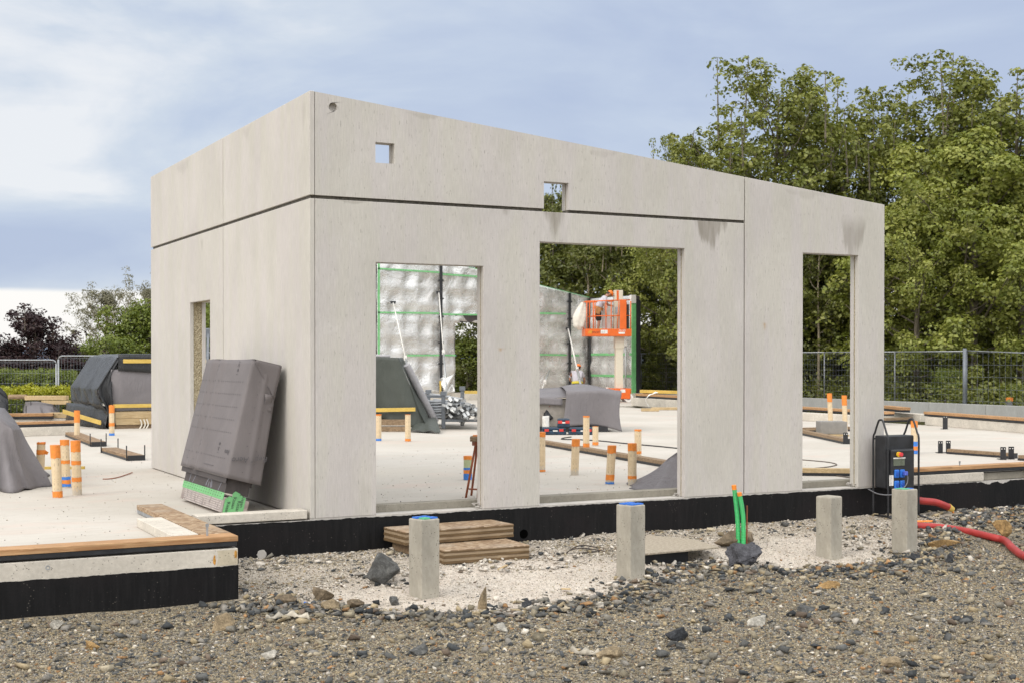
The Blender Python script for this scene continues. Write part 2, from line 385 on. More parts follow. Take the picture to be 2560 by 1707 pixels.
# ------------------------------------------------------------------ sky, sun
SUN_DIR = Vector((-.80, -.22, .62)).normalized()
w = bpy.data.worlds.new("World"); S.world = w; w.use_nodes = True; w.node_tree.nodes.clear(); b = NB(w.node_tree)
sky = b.n('ShaderNodeTexSky', sky_type='NISHITA'); sky.sun_disc = False
sky.sun_elevation = math.asin(SUN_DIR.z); sky.sun_rotation = math.atan2(SUN_DIR.x, SUN_DIR.y); sky.air_density = 1.0; sky.dust_density = 1.5; sky.ozone_density = 1.5
g = b.co('Generated'); q = b.xyz(g)
flat = b.sc(g, (1, 1, 3.2))
n1 = b.noise(flat, 2.6, 6, .55, .6); n2 = b.noise(b.sc(g, (1, 1, 7)), 2.2, 5, .55, .4); n3 = b.noise(b.sc(g, (1, 1, 4.5), (3.1, .4, 0)), 5.5, 5, .55, .5)
left = b.rng(q[0], .62, .12)
lum = b.m('ADD', b.m('MULTIPLY', b.rng(n1, .30, .66), .72), b.m('MULTIPLY', left, .22))
lum = b.m('ADD', lum, b.m('MULTIPLY', b.m('SUBTRACT', n3, .5), .55))
lowband = b.m('MULTIPLY', b.rng(q[2], .046, .072), b.rng(q[2], .125, .085))
lum = b.m('SUBTRACT', lum, b.m('MULTIPLY', b.m('MULTIPLY', lowband, left), .38))
mid = b.m('MULTIPLY', b.rng(q[2], .08, .115), b.rng(q[2], .20, .14))
lum = b.m('ADD', lum, b.m('MULTIPLY', b.m('MULTIPLY', mid, b.rng(q[0], .30, .13)), b.m('ADD', .15, b.m('MULTIPLY', n2, .55))))
lum = b.m('ADD', lum, b.m('MULTIPLY', b.rng(q[2], .3, .8), .35), clamp=True)
cl = b.ramp(lum, [(0, (4.0, 4.7, 6.2)), (.35, (4.65, 5.35, 6.6)), (.65, (5.5, 6.1, 6.95)), (1, (7.2, 7.4, 7.7))])
hor = b.rng(b.m('ADD', q[2], b.m('MULTIPLY', b.m('SUBTRACT', n2, .5), .02)), .0505, .0455)
cl = b.mix(hor, cl, (8.6, 8.45, 8.2))
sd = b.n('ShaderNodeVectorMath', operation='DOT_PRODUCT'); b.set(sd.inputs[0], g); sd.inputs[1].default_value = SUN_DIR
boost = b.m('ADD', b.rng(q[2], .30, .62, 0, .75), b.m('MULTIPLY', b.rng(sd.outputs['Value'], .15, .95), .55))  # unseen sky overhead, sunward and behind the camera brightened to light the walls
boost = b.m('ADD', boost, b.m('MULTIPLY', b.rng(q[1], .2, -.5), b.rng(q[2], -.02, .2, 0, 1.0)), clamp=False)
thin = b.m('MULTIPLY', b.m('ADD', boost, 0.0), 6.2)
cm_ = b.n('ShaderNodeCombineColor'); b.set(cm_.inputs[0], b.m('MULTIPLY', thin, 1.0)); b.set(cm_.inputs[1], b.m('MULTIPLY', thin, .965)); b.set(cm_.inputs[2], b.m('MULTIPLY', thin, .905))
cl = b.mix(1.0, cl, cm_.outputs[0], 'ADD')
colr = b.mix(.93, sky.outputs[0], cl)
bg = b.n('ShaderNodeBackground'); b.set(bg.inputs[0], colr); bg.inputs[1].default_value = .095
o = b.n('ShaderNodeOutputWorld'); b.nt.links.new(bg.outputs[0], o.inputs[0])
ld = bpy.data.lights.new("sun", 'SUN'); ld.energy = .95; ld.angle = R(24); ld.color = (1, .92, .82)
lo = bpy.data.objects.new("sun", ld); COL.objects.link(lo); lo.rotation_euler = SUN_DIR.to_track_quat('Z', 'Y').to_euler()
S.view_settings.view_transform = 'Standard'; S.view_settings.look = 'None'; S.view_settings.exposure = 0.35
S.cycles.use_denoising = True
S.cycles.max_bounces = 8; S.cycles.transparent_max_bounces = 8

# ------------------------------------------------------------------ ground
def sstep(x, a, bb): t = np.clip((x - a) / (bb - a), 0, 1); return t * t * (3 - 2 * t)
def vnoise(x, y, seed=0):
    r = np.random.default_rng(seed); T = r.random((64, 64)); xi = np.floor(x).astype(int); yi = np.floor(y).astype(int); fx = x - xi; fy = y - yi
    fx = fx*fx*(3-2*fx); fy = fy*fy*(3-2*fy); g = lambda i, j: T[i % 64, j % 64]
    return (g(xi, yi)*(1-fx)*(1-fy) + g(xi+1, yi)*fx*(1-fy) + g(xi, yi+1)*(1-fx)*fy + g(xi+1, yi+1)*fx*fy)
def gz(x, y):
    x = np.asarray(x, float); y = np.asarray(y, float)
    z = -.355 - .175 * sstep(-y, .2, 2.4)
    z = z - .03 * sstep(x, 7, 11) * sstep(y, -1.5, .2)
    d = np.clip(1 - np.hypot((x - 10.1)/1.7, (y + .95)/.8), 0, 1); z = z + .20 * d**1.2
    z = z - .14 * np.exp(-(((x - 3.3)/.42)**2 + ((y + 1.22)/.26)**2)**2)
    z = z + (vnoise(x*1.1+9, y*1.1, 1) - .5)*.05 + (vnoise(x*4.2, y*4.2+5, 2) - .5)*.022
    far = sstep(np.hypot(x - 3, y + 3), 16, 30)
    return z*(1-far) + (-.42)*far
def zone(x, y):
    """1 = pale crushed-concrete dust beside the wall, 0 = mixed grey gravel"""
    bd = np.interp(x, [-1.6, -.6, 0, .8, 1.6, 2.3, 3.0, 3.7, 4.4, 5.4, 6.2, 7.5, 9], [-1.1, -1.9, -2.5, -2.75, -2.7, -2.35, -1.9, -1.75, -2.3, -2.35, -2.05, -1.1, -.35])
    bd = bd + (vnoise(x*2.3, y*2.3, 5) - .5)*.55 + (vnoise(x*8, y*8, 6) - .5)*.22
    z = sstep(y - bd, -.08, .30)
    core = sstep(np.hypot((x - 1.3)/2.0, (y + 1.9)/.95), 1.25, .55) + .8*sstep(np.hypot((x - 4.9)/1.7, (y + 1.5)/.8), 1.2, .5)
    pat = vnoise(x*1.7+3, y*2.6+1, 7)*.6 + vnoise(x*5.1, y*6.3, 8)*.4
    return z*np.clip(.56 + .62*np.clip(core, 0, 1) + (pat-.5)*.6, .15, 1)
def axis_pts(a, bb, fine, lo, hi):
    c = list(np.arange(a, bb, fine)); s_ = fine; x = a; L = []
    while x > lo: s_ *= 1.35; x -= s_; L.append(max(x, lo))
    s_ = fine; x = bb; Rr = [bb]
    while x < hi: s_ *= 1.35; x += s_; Rr.append(min(x, hi))
    return np.array(L[::-1] + c + Rr)
gx = axis_pts(-5, 11.5, .05, -9000, 9000); gy = axis_pts(-7.6, .25, .05, -300, 9000)
GX, GY = np.meshgrid(gx, gy); GZ = gz(GX, GY)
me = bpy.data.meshes.new("ground"); nx, ny = len(gx), len(gy)
idx = np.arange(nx*ny).reshape(ny, nx); quads = np.stack([idx[:-1, :-1], idx[:-1, 1:], idx[1:, 1:], idx[1:, :-1]], -1).reshape(-1, 4)
def mesh_np(me, V, F):
    n = F.shape[1]
    me.vertices.add(len(V)); me.vertices.foreach_set('co', np.ascontiguousarray(V, np.float32).ravel())
    me.loops.add(F.size); me.loops.foreach_set('vertex_index', np.ascontiguousarray(F, np.int32).ravel())
    me.polygons.add(len(F)); me.polygons.foreach_set('loop_start', np.arange(0, F.size, n, dtype=np.int32))
    me.update(calc_edges=True)
def fattr(me, name, vals):
    a = me.attributes.new(name, 'FLOAT', 'POINT'); a.data.foreach_set('value', np.ascontiguousarray(vals, np.float32))
def cattr(me, name, vals):
    a = me.attributes.new(name, 'FLOAT_COLOR', 'POINT'); v = np.ones((len(vals), 4), np.float32); v[:, :3] = vals; a.data.foreach_set('color', v.ravel())
mesh_np(me, np.stack([GX.ravel(), GY.ravel(), GZ.ravel()], 1), quads)
fattr(me, 'pale', zone(GX, GY).ravel()); me.shade_smooth()
def ground_f(b):
    c = b.co(); p = b.attr('pale'); q = b.xyz(c)
    v1 = b.n('ShaderNodeTexVoronoi', feature='F1'); b.set(v1.inputs['Vector'], b.sc(c, (1, 1, .4))); b.set(v1.inputs['Scale'], 95); k1 = b.xyz(v1.outputs['Color'])
    v2 = b.n('ShaderNodeTexVoronoi', feature='F1'); b.set(v2.inputs['Vector'], b.sc(c, (1, 1, .4))); b.set(v2.inputs['Scale'], 38); k2 = b.xyz(v2.outputs['Color'])
    n = b.noise(c, 1.1, 4, .6, .4); n2 = b.noise(c, 7, 4, .65); gr = b.noise(c, 260, 2)
    grv = b.ramp(k1[0], [(0, (.035, .034, .03)), (.25, (.10, .088, .065)), (.5, (.20, .165, .11)), (.75, (.30, .25, .17)), (1, (.42, .37, .29))])
    grv = b.mix(b.m('MULTIPLY', b.rng(k2[1], .62, .8), .5), grv, b.ramp(k2[0], [(0, (.07, .078, .082)), (.5, (.2, .17, .13)), (1, (.36, .32, .26))]))
    grv = b.mix(b.rng(n, .4, .68, 0, .55), grv, (.30, .245, .165))
    wht = b.mix(b.rng(n2, .35, .66), (.47, .405, .34), (.61, .545, .465))
    wht = b.mix(b.m('MULTIPLY', b.rng(k1[0], .72, .95), .5), wht, (.62, .59, .54)); wht = b.mix(b.m('MULTIPLY', b.rng(k1[1], .80, .9), .6), wht, (.18, .155, .13))
    wht = b.mix(b.rng(n2, .55, .72, 0, .6), wht, (.36, .32, .265))
    cc = b.mix(p, grv, wht)
    dist = b.m('SQRT', b.m('ADD', b.m('POWER', q[0], 2.0), b.m('POWER', q[1], 2.0)))
    far = b.rng(dist, 14, 24); gcol = b.mix(b.rng(n2, .35, .65), (.05, .055, .02), (.13, .12, .05))
    cc = b.mix(far, cc, gcol)
    h = b.m('ADD', b.m('MULTIPLY', b.m('SUBTRACT', 1.0, v1.outputs['Distance']), .5), b.m('ADD', b.m('MULTIPLY', b.m('SUBTRACT', 1.0, v2.outputs['Distance']), .7), b.m('MULTIPLY', gr, .25)))
    return b.bsdf(cc, .92, 0, b.bump(h, b.m('SUBTRACT', .85, b.m('MULTIPLY', p, .4)), .012), .2)
me.materials.append(mat('ground_mix', ground_f))
ground = bpy.data.objects.new("ground", me); COL.objects.link(ground); props(ground, None, None, None, 'structure')
# far land
def hill_pts():
    vs = []; fs = []; n = 60
    for j, (dd, zz) in enumerate(((2600, -20), (3000, 18), (3600, 30), (4300, -20))):
        for i in range(n + 1):
            a = R(-25 + 110*i/n); zq = zz + (0 if zz < 0 else 14*math.sin(i*.5)+7*math.sin(i*1.3+1)) - (0 if i < 12 else 0)
            vs.append((CAM[0] + dd*math.sin(a), CAM[1] + dd*math.cos(a), zq))
    for j in range(3):
        for i in range(n): a = j*(n+1)+i; fs.append((a, a+1, a+n+2, a+n+1))
    return vs, fs
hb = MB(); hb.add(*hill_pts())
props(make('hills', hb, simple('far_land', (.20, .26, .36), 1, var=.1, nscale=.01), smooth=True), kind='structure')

# ------------------------------------------------------------------ gravel
def stone_variants(k, npts, flat):
    out = []
    r = np.random.default_rng(11)
    for i in range(k):
        bm = bmesh.new(); P = r.normal(size=(npts, 3)); P /= np.linalg.norm(P, axis=1)[:, None]; P *= r.uniform(.72, 1.05, (npts, 1))
        P *= np.array([1, r.uniform(.6, .95), r.uniform(*flat)])
        for p in P: bm.verts.new(p)
        res = bmesh.ops.convex_hull(bm, input=bm.verts)
        bmesh.ops.delete(bm, geom=[e for e in res['geom_interior'] if isinstance(e, bmesh.types.BMVert)], context='VERTS')
        bmesh.ops.triangulate(bm, faces=bm.faces[:]); bm.verts.index_update()
        out.append((np.array([v.co[:] for v in bm.verts]), np.array([[v.index for v in f.verts] for f in bm.faces]))); bm.free()
    return out
SV = stone_variants(18, 9, (.32, .7)); SVF = stone_variants(12, 7, (.45, .8))
def in_view(x, y, mg=.25):
    dx = x - CAM[0]; dy = y - CAM[1]; r = dx*math.cos(YAW) + dy*math.sin(YAW); f = -dx*math.sin(YAW) + dy*math.cos(YAW)
    return (f > 6.6) & (np.abs(r) < f*.3826*(1+mg) + .3)
PAL = np.array([(.065, .07, .073), (.105, .105, .10), (.035, .038, .04), (.175, .162, .135), (.255, .22, .155), (.33, .265, .165), (.43, .37, .265), (.31, .18, .085), (.60, .55, .47), (.155, .118, .088), (.23, .212, .185)])
def scatter(name, n, smin, smax, power, pale_w, pal_w, xr, yr, seed, label, sink=.12, cond=None, palette=PAL, zfun=gz, SV=SV, mg=.25):
    r = np.random.default_rng(seed); x = r.uniform(*xr, n); y = r.uniform(*yr, n); k = in_view(x, y, mg)
    pz = zone(x, y); k &= r.random(n) < (pale_w*pz + (1-pz))
    if cond is not None: k &= cond(x, y, r)
    if smax > .02: k &= ~near_hose(x, y)
    x, y, pz = x[k], y[k], pz[k]; n = len(x)
    s_ = smin + (smax - smin) * r.random(n)**power
    var = r.integers(0, len(SV), n); ci = r.choice(len(palette), n, p=np.array(pal_w)/np.sum(pal_w)); col = palette[ci] * r.uniform(.75, 1.25, (n, 1))
    wh = r.random(n) < pz*(.75 if smax < .06 else .15); col[wh] = np.array((.62, .565, .49)) * r.uniform(.75, 1.15, (wh.sum(), 1))
    Vs = []; Fs = []; Cs = []; off = 0
    for vi, (V, F) in enumerate(SV):
        m = np.where(var == vi)[0]
        if not len(m): continue
        a = r.uniform(0, 2*math.pi, len(m)); t = r.normal(0, .35, len(m)); ca, sa, ct, st = np.cos(a), np.sin(a), np.cos(t), np.sin(t)
        P = np.repeat(V[None], len(m), 0) * s_[m][:, None, None]
        X = P[..., 0]*ct[:, None] + P[..., 2]*st[:, None]; Z = -P[..., 0]*st[:, None] + P[..., 2]*ct[:, None]; Y = P[..., 1]
        XX = X*ca[:, None] - Y*sa[:, None] + x[m][:, None]; YY = X*sa[:, None] + Y*ca[:, None] + y[m][:, None]
        ZZ = Z + (zfun(x[m], y[m]) + s_[m]*sink)[:, None]
        Vs.append(np.stack([XX, YY, ZZ], -1).reshape(-1, 3)); Fs.append((F[None] + (np.arange(len(m))*len(V))[:, None, None] + off).reshape(-1, 3)); off += len(m)*len(V)
        Cs.append(np.repeat(col[m], len(V), 0))
    me = bpy.data.meshes.new(name); mesh_np(me, np.concatenate(Vs), np.concatenate(Fs)); cattr(me, 'tint', np.concatenate(Cs)); me.materials.append(M['stone'])
    o = bpy.data.objects.new(name, me); COL.objects.link(o); props(o, label, 'gravel', None, 'stuff'); return o
def stone_f(b):
    c = b.co(); n = b.noise(c, 60, 4, .65); cc = b.attr('tint', 'Color'); cc = b.mix(b.rng(n, .35, .7), b.hsv(cc, v=.8), b.hsv(cc, v=1.15))
    return b.bsdf(cc, .85, 0, b.bump(n, .5, .006), .3)
M['stone'] = mat('gravel_stone', stone_f)
HOSE = [(u, v) for u, v in ((2060, 1201), (2120, 1207), (2160, 1210), (2220, 1219), (2280, 1233), (2308, 1241), (2326, 1258), (2352, 1276), (2400, 1290))]; CAB = [(2190, 1188), (2178, 1197), (2150, 1196), (2120, 1196.5), (2090, 1197)]
def near_hose(x, y, rad=.075):
    d = np.full(np.shape(x), 9.0)
    for L in (HOSE, CAB):
        P = [at(u, v, z=-.42) for u, v in L]
        for a, c in zip(P[:-1], P[1:]):
            ex, ey = c.x-a.x, c.y-a.y; t = np.clip(((x-a.x)*ex + (y-a.y)*ey)/(ex*ex+ey*ey+1e-9), 0, 1); d = np.minimum(d, np.hypot(x-a.x-ex*t, y-a.y-ey*t))
    return d < rad
W1 = [3, 3, 2, 4, 5, 5, 3, 1.2, 1.5, 2, 4]
notslab = lambda x, y, r: ~((x < -1.1) & (y > -1.56)) & (y < .02)
scatter('gravel', 520000, .0045, .0125, 1.2, .30, [1.5, 2, 1, 4, 6, 7, 5, 1.2, 2, 2, 4], (-4.5, 8), (-7.0, 0), 21, 'fine mixed grey and tan gravel covering the ground in front of the building', cond=notslab, SV=SVF, mg=.10)
scatter('gravel', 110000, .009, .032, 2.0, .12, [3, 4, 1.5, 5, 6, 6, 3.5, 1.2, 1.2, 2.5, 5], (-4.5, 11), (-7.6, 0), 22, 'coarse crushed stones lying over the fine gravel in the foreground', cond=notslab)
scatter('gravel', 3600, .028, .075, 2.7, .08, [4, 5, 1.5, 5, 4, 4, 2, 1.0, 1, 2.5, 4], (-4.5, 11), (-7.6, 0), 23, 'larger angular blue-grey and brown stones strewn across the gravel', .3, cond=notslab)
def edge(x, y, r):
    bd = np.interp(x, [-1.6, -.6, 0, .8, 1.6, 2.3, 3.0, 3.7, 4.4, 5.4, 6.2, 7.5, 9], [-1.55, -1.95, -2.5, -2.75, -2.7, -2.35, -1.9, -1.75, -2.3, -2.35, -2.05, -1.1, -.35])
    return notslab(x, y, r) & (r.random(len(x)) < np.exp(-((y - bd + .05)/.32)**2))
scatter('gravel', 16000, .014, .068, 2.0, 1, [5, 5, 3, 4, 3, 3, 2, 1, .6, 2.5, 3], (-1.5, 9), (-3.4, -.1), 24, 'band of angular stones along the edge of the pale dusty strip', .35, cond=edge)
heap = lambda x, y, r: notslab(x, y, r) & (np.hypot((x - 10.0)/1.75, (y + .95)/.85) < 1)
scatter('gravel', 5200, .012, .055, 1.6, 1, [5, 4, 6, 3, 2, 3, 2, 4, 1.5, 2, 3], (7, 11), (-2, 0), 25, 'heap of dark rubble beside the red conduit near the black plinth', .4, cond=heap, palette=PAL)
rub = lambda x, y, r: notslab(x, y, r) & ((np.hypot((x - 1.75)/.75, (y + 1.15)/.32) < 1) | (np.hypot((x - .35)/.55, (y + 1.25)/.3) < 1) | (np.hypot((x - 3.7)/.7, (y + 1.75)/.3) < 1) | (np.hypot((x-6.3)/.9, (y+1.35)/.3) < 1))
scatter('gravel', 3800, .012, .05, 1.7, 1, [3, 3, 2, 3, 3, 2, 2, 1, 5, 1, 3], (-.5, 7.5), (-2.4, -.5), 26, 'loose lumps of broken concrete lying around the steps and concrete posts', .35, cond=rub)
onslab = lambda x, y, r: ((y > .45) | (x < -1.75)) & (y > -1.25) & (r.random(len(x)) < np.clip(1.3 - y/9, .1, 1))
r_ = scatter('gravel', 3200, .003, .014, 2.2, 1, W1, (-4.5, 9), (-1.3, 9), 27, 'scattered crumbs and pebbles lying on the concrete slab', .4, cond=onslab, zfun=lambda x, y: np.zeros_like(x))
# ------------------------------------------------------------------ building shell
def panel(us, zs, top, holes, d0, d1, axis, circ=None):
    """upright slab with rectangular openings; axis 0 = runs along x, 1 = runs along y"""
    us = sorted(set([round(u, 4) for u in us])); zs = sorted(set([round(z, 4) for z in zs])); mb = MB(); idx = {}
    def P(i, j, k):
        key = (i, j, k)
        if key not in idx:
            u = us[i]; z = min(zs[j], top(u)-.0006*(len(zs)-1-j)) if j < len(zs)-1 else top(u); d = (d0, d1)[k]
            idx[key] = len(mb.v); mb.v.append((u, d, z) if axis == 0 else (d, u, z))
        return idx[key]
    def solid(i, j):
        if not (0 <= i < len(us)-1 and 0 <= j < len(zs)-1): return False
        cu = (us[i]+us[i+1])/2; cz = (zs[j]+zs[j+1])/2
        return not any(h[0] < cu < h[1] and h[2] < cz < h[3] for h in holes)
    fl = axis == 1
    def F(*q): mb.f.append(tuple(q[::-1]) if fl else tuple(q))
    for i in range(len(us)-1):
        for j in range(len(zs)-1):
            if not solid(i, j): continue
            if circ and us[i] < circ[0] < us[i+1] and zs[j] < circ[1] < zs[j+1]:
                n = 24; rg = random.Random(3); cs = []
                for k in range(n):
                    a = -3*math.pi/4 + 2*math.pi*k/n; r = circ[2]*(1 + .06*rg.uniform(-1, 1))
                    cs.append(len(mb.v)); mb.v.append((circ[0]+r*math.cos(a), d0, circ[1]+r*math.sin(a)))
                bk = []
                for k in range(n):
                    x, y, z = mb.v[cs[k]]; bk.append(len(mb.v)); mb.v.append((circ[0]+(x-circ[0])*.9, d0+.055, circ[1]+(z-circ[1])*.9))
                co = [P(i, j, 0), P(i+1, j, 0), P(i+1, j+1, 0), P(i, j+1, 0)]
                for s_ in range(4):
                    for k in range(n//4):
                        a = s_*n//4 + k; F(co[s_], cs[(a+1) % n], cs[a])
                    F(co[s_], co[(s_+1) % 4], cs[((s_+1)*n//4) % n])
                for k in range(n): F(cs[k], cs[(k+1) % n], bk[(k+1) % n], bk[k])
                F(*bk)
            else: F(P(i,j,0), P(i+1,j,0), P(i+1,j+1,0), P(i,j+1,0))
            F(P(i+1,j,1), P(i,j,1), P(i,j+1,1), P(i+1,j+1,1))
            if not solid(i-1, j): F(P(i,j,1), P(i,j,0), P(i,j+1,0), P(i,j+1,1))
            if not solid(i+1, j): F(P(i+1,j,0), P(i+1,j,1), P(i+1,j+1,1), P(i+1,j+1,0))
            if not solid(i, j-1): F(P(i,j,1), P(i+1,j,1), P(i+1,j,0), P(i,j,0))
            if not solid(i, j+1): F(P(i,j+1,0), P(i+1,j+1,0), P(i+1,j+1,1), P(i,j+1,1))
    return mb
TOP = lambda u: 4.2694 - .0975*u
bld = thing('building', 'roofless pale concrete building shell of large wall panels with tall empty window openings', 'building', (0, 0, 0))
def wall_panel(u0, u1, z0, top, holes, layers, axis, m, label=None, circ=None, ztop=None, corebehind=None):
    us = [u0, u1] + [h[k] for h in holes for k in (0, 1)]; zs = [z0, (ztop or top(u0))] + [z for h in holes for z in (h[2], h[3]) if z0 < z < top(u0)-.01]
    if circ: us += [circ[0]-.1, circ[0]+.1]; zs += [circ[1]-.09, circ[1]+.06 if circ[1]+.06 < top(circ[0]) else circ[1]+.05]
    us = [u for u in us if u0 <= u <= u1]
    (a0, a1), (c0, c1), (b0, b1) = layers
    mb = panel(us, zs, top, holes, a0, a1, axis, circ); ui = u0 if axis == 0 or u0 > 0 else .155
    mi = panel([max(u, ui) for u in us], zs, lambda u: top(u)-.002, holes, b0, b1, axis)
    p = make('wall_panel', mb, m, bld, bevel=.005, label=label)
    make('inner_leaf', mi, m, p, bevel=.004)
    g = .006; hc = [(h[0]-g, h[1]+g, h[2], h[3]+g) for h in holes]
    us2 = [ui+g, u1-g] + [h[k] for h in hc for k in (0, 1)]; us2 = [u for u in us2 if u0 < u < u1]; zs2 = [z0+g, (ztop or top(u0))] + [z for h in hc for z in (h[2], h[3]) if z0 < z < top(u0)-.02]
    make('insulation_core', panel(us2, zs2, lambda u: top(u)-.01, hc, c0+.0005, c1-.0005, axis), M['core'], p)
    return p
LF = ((0, .065), (.065, .085), (.085, .15)); LS = ((0, .05), (.05, .16), (.16, .21))
H1 = (.705, 1.925, -1, 2.585); H2 = (2.61, 4.51, -1, 2.872); H3 = (6.24, 7.115, -1, 2.885)
T32 = lambda u: 3.2
TS = lambda u: 4.2694
wall_panel(.055, 5.355, .012, T32, [H1, H2], LF, 0, M['front'], 'wide lower front panel with two tall openings')
wall_panel(.055, 5.355, 3.235, TOP, [(.70, .91, 3.60, 3.81), (2.66, 2.97, -1, 3.53)], LF, 0, M['front'], 'sloping upper front panel with a square hole', circ=(.245, 4.125, .045))
wall_panel(5.37, 7.54, .012, TOP, [H3], LF, 0, M['front'], 'full-height right front panel with one tall opening')
wall_panel(0, 3.199, .012, T32, [], LS, 1, M['side'], 'plain lower side panel beside the corner')
wall_panel(3.222, 7.14, .012, T32, [(3.82, 4.83, -1, 2.34)], LS, 1, M['side'], 'lower side panel with a narrow opening')
wall_panel(0, 3.199, 3.235, TS, [], LS, 1, M['side']); wall_panel(3.222, 7.14, 3.235, TS, [], LS, 1, M['side'])
gb = MB()
gb.box(.06, 2.655, .03, .14, 3.2, 3.235); gb.box(2.975, 5.352, .03, .14, 3.2, 3.235); gb.box(.025, .195, .16, 7.1, 3.2, 3.235); gb.box(.02, .05, .04, .158, 3.2, 3.235)
gb.box(5.3555, 5.3695, .03, .14, .02, 3.7); gb.box(.0505, .0545, .02, .14, .02, 4.2); gb.box(.02, .2, 3.1995, 3.2165, .02, 4.2)
make('joint_grout', gb, M['grout'], bld)
# lumps of hardened mortar left at the foot of the openings
mb = MB(); rg = random.Random(5)
def lump(mb, c, s, seed, n=12):
    rr = np.random.default_rng(seed); V, F = SV[seed % len(SV)]
    a = rr.uniform(0, 6.28); ca, sa = math.cos(a), math.sin(a)
    sx, sy, sz = s if hasattr(s, '__len__') else (s, s, s*.7)
    mb.add([(c[0]+(x*ca-y*sa)*sx, c[1]+(x*sa+y*ca)*sy, c[2]+z*sz*1.3) for x, y, z in V], [tuple(f) for f in F])
for cx in (1.94, 4.53, 7.12):
    mb = MB()
    for i in range(14): lump(mb, (cx - .03 + rg.uniform(-.04, .03), rg.uniform(.03, .16), .02 + rg.uniform(0, .05)), rg.uniform(.012, .03), i)
    make('mortar_lump', mb, M['mortar'], bld)
mb = MB(); mb.box(.0, 7.54, .004, .2, -.002, .0115); make('mortar_bed', mb, M['mortar'], bld)

# ------------------------------------------------------------------ slab, plinths
sl = [(-12, -1.26), (-1.45, -1.26), (-1.45, .12), (19.6, .12), (19.6, 26.2), (25.3, 26.2), (25.3, 37), (2, 37), (-6, 26), (-12, 22)]
mb = MB(); mb.prism([(x, y, -.22) for x, y in sl], (0, 0, .22)); props(make('slab', mb, M['slab']), kind='structure')
def coat(mb, p0, p1, ztop, zbot, nrm, seed, amp=.006, notch=()):
    p0 = Vector(p0); p1 = Vector(p1); L = (p1-p0).length; n = max(2, int(L/.02)); rr = random.Random(seed); h = 0; vs = []
    for k in range(n+1):
        h = .55*h + rr.uniform(-amp, amp)*.6; u = k/n; p = p0.lerp(p1, u); zt = ztop + h
        for (a, bb, dz) in notch:
            if a < p.x < bb: zt -= dz*(.6+.4*math.sin(p.x*23)) + rr.uniform(0, .012)
        vs += [(p.x+nrm[0]*.004, p.y+nrm[1]*.004, zt), (p.x+nrm[0]*.004, p.y+nrm[1]*.004, zbot), (p.x, p.y, zt-.002)]
    fs = []
    for k in range(n):
        a = k*3; fs += [(a+1, a+4, a+3, a), (a, a+3, a+5, a+2)]
    mb.add(vs, fs)
fw = thing('foundation_wall', 'long black bitumen-coated plinth under the front of the concrete shell', 'plinth', (-1.16, 0, -.9))
mb = MB(); mb.box(-1.16, 12.5, .001, .119, -.9, -.003); make('plinth_body', mb, M['mortar'], fw)
mb = MB(); coat(mb, (-1.16, 0, 0), (12.5, 0, 0), -.006, -.9, (0, -1), 4, .006, [(9.15, 9.75, .03)]); make('bitumen_coating', mb, M['bitumen'], fw)
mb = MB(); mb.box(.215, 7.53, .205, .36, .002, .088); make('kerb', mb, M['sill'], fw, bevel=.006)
mb = MB(); mb.box(-1.13, -.028, .004, .20, .012, .098); make('kerb', mb, M['kerb'], fw, bevel=.007, label='pale kerb stub left of the building corner')
mb = MB(); mb.box(7.57, 9.28, .004, .19, .002, .118); mb.box(10.1, 12.5, .004, .19, .002, .118); make('kerb', mb, M['kerb'], fw, bevel=.007)
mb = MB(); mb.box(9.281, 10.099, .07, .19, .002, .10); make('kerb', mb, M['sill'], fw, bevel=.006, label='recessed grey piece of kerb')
mb = MB()
for k in range(16):
    a = 6.283*k/16; 
mb.prism([(-.5+.047*math.cos(6.283*k/18)*(1+.1*math.sin(3*k)), -.0045, -.31+.045*math.sin(6.283*k/18)*(1+.08*math.cos(2*k))) for k in range(18)], (0, -.006, 0)); make('filled_hole', mb, M['mortar'], fw, label='pale round plug in the black coating')
mb = MB(); mb.ring((2.41, .02, -.285), (0, -1, 0),   .049, .053, .012); make('pipe_end', mb, M['gpipe'], fw, smooth=False)
mb = MB(); mb.prism([(2.41+.05*math.cos(6.283*k/16), -.0065, -.285+.05*math.sin(6.283*k/16)) for k in range(16)], (0, .004, 0)); make('bore_shade_disc', mb, simple('bore_shade_black', (.002, .002, .002), 1, spec=0), fw)  # flat disc, the shade inside the pipe is put into its black colour
f2 = thing('foundation_wall', 'near black plinth with a pale pitted concrete band under a timber plate', 'plinth', (-1.16, -1.497, -.9))
mb = MB(); mb.box(-12, -1.161, -1.497, -1.262, -.9, -.018); mb.box(-1.42, -1.161, -1.2615, .0, -.9, -.018); make('plinth_body', mb, M['kerb'], f2, bevel=.006)
mb = MB(); coat(mb, (-12, -1.497, 0), (-1.161, -1.497, 0), -.166, -.9, (0, -1), 8, .005); coat(mb, (-1.161, -1.497, 0), (-1.161, 0, 0), -.02, -.9, (1, 0), 9); make('bitumen_coating', mb, M['bitumen'], f2)
mb = MB(); mb.box(-1.66, -1.425, -1.2, .21, .001, .085); make('kerb', mb, M['kerb'], f2, bevel=.006, label='concrete upstand beside the timber plate')
RUSTY = simple('rust_streak', (.52, .26, .05), .9, var=.4, nscale=40, bump=.3)
mb = MB(); rr = random.Random(2)
def blob(cx, cz, w, h):
    n = 14; return [(cx + w*math.cos(6.283*k/n)*rr.uniform(.7, 1.1), -1.4972, cz + h*math.sin(6.283*k/n)*rr.uniform(.7, 1.1)) for k in range(n)]
mb.prism(blob(-1.365, -.11, .012, .05), (0, -.002, 0)); make('rust_stain', mb, RUSTY, f2); mb = MB(); mb.prism(blob(-1.18, -.07, .014, .035), (0, -.002, 0)); make('rust_stain', mb, RUSTY, f2)
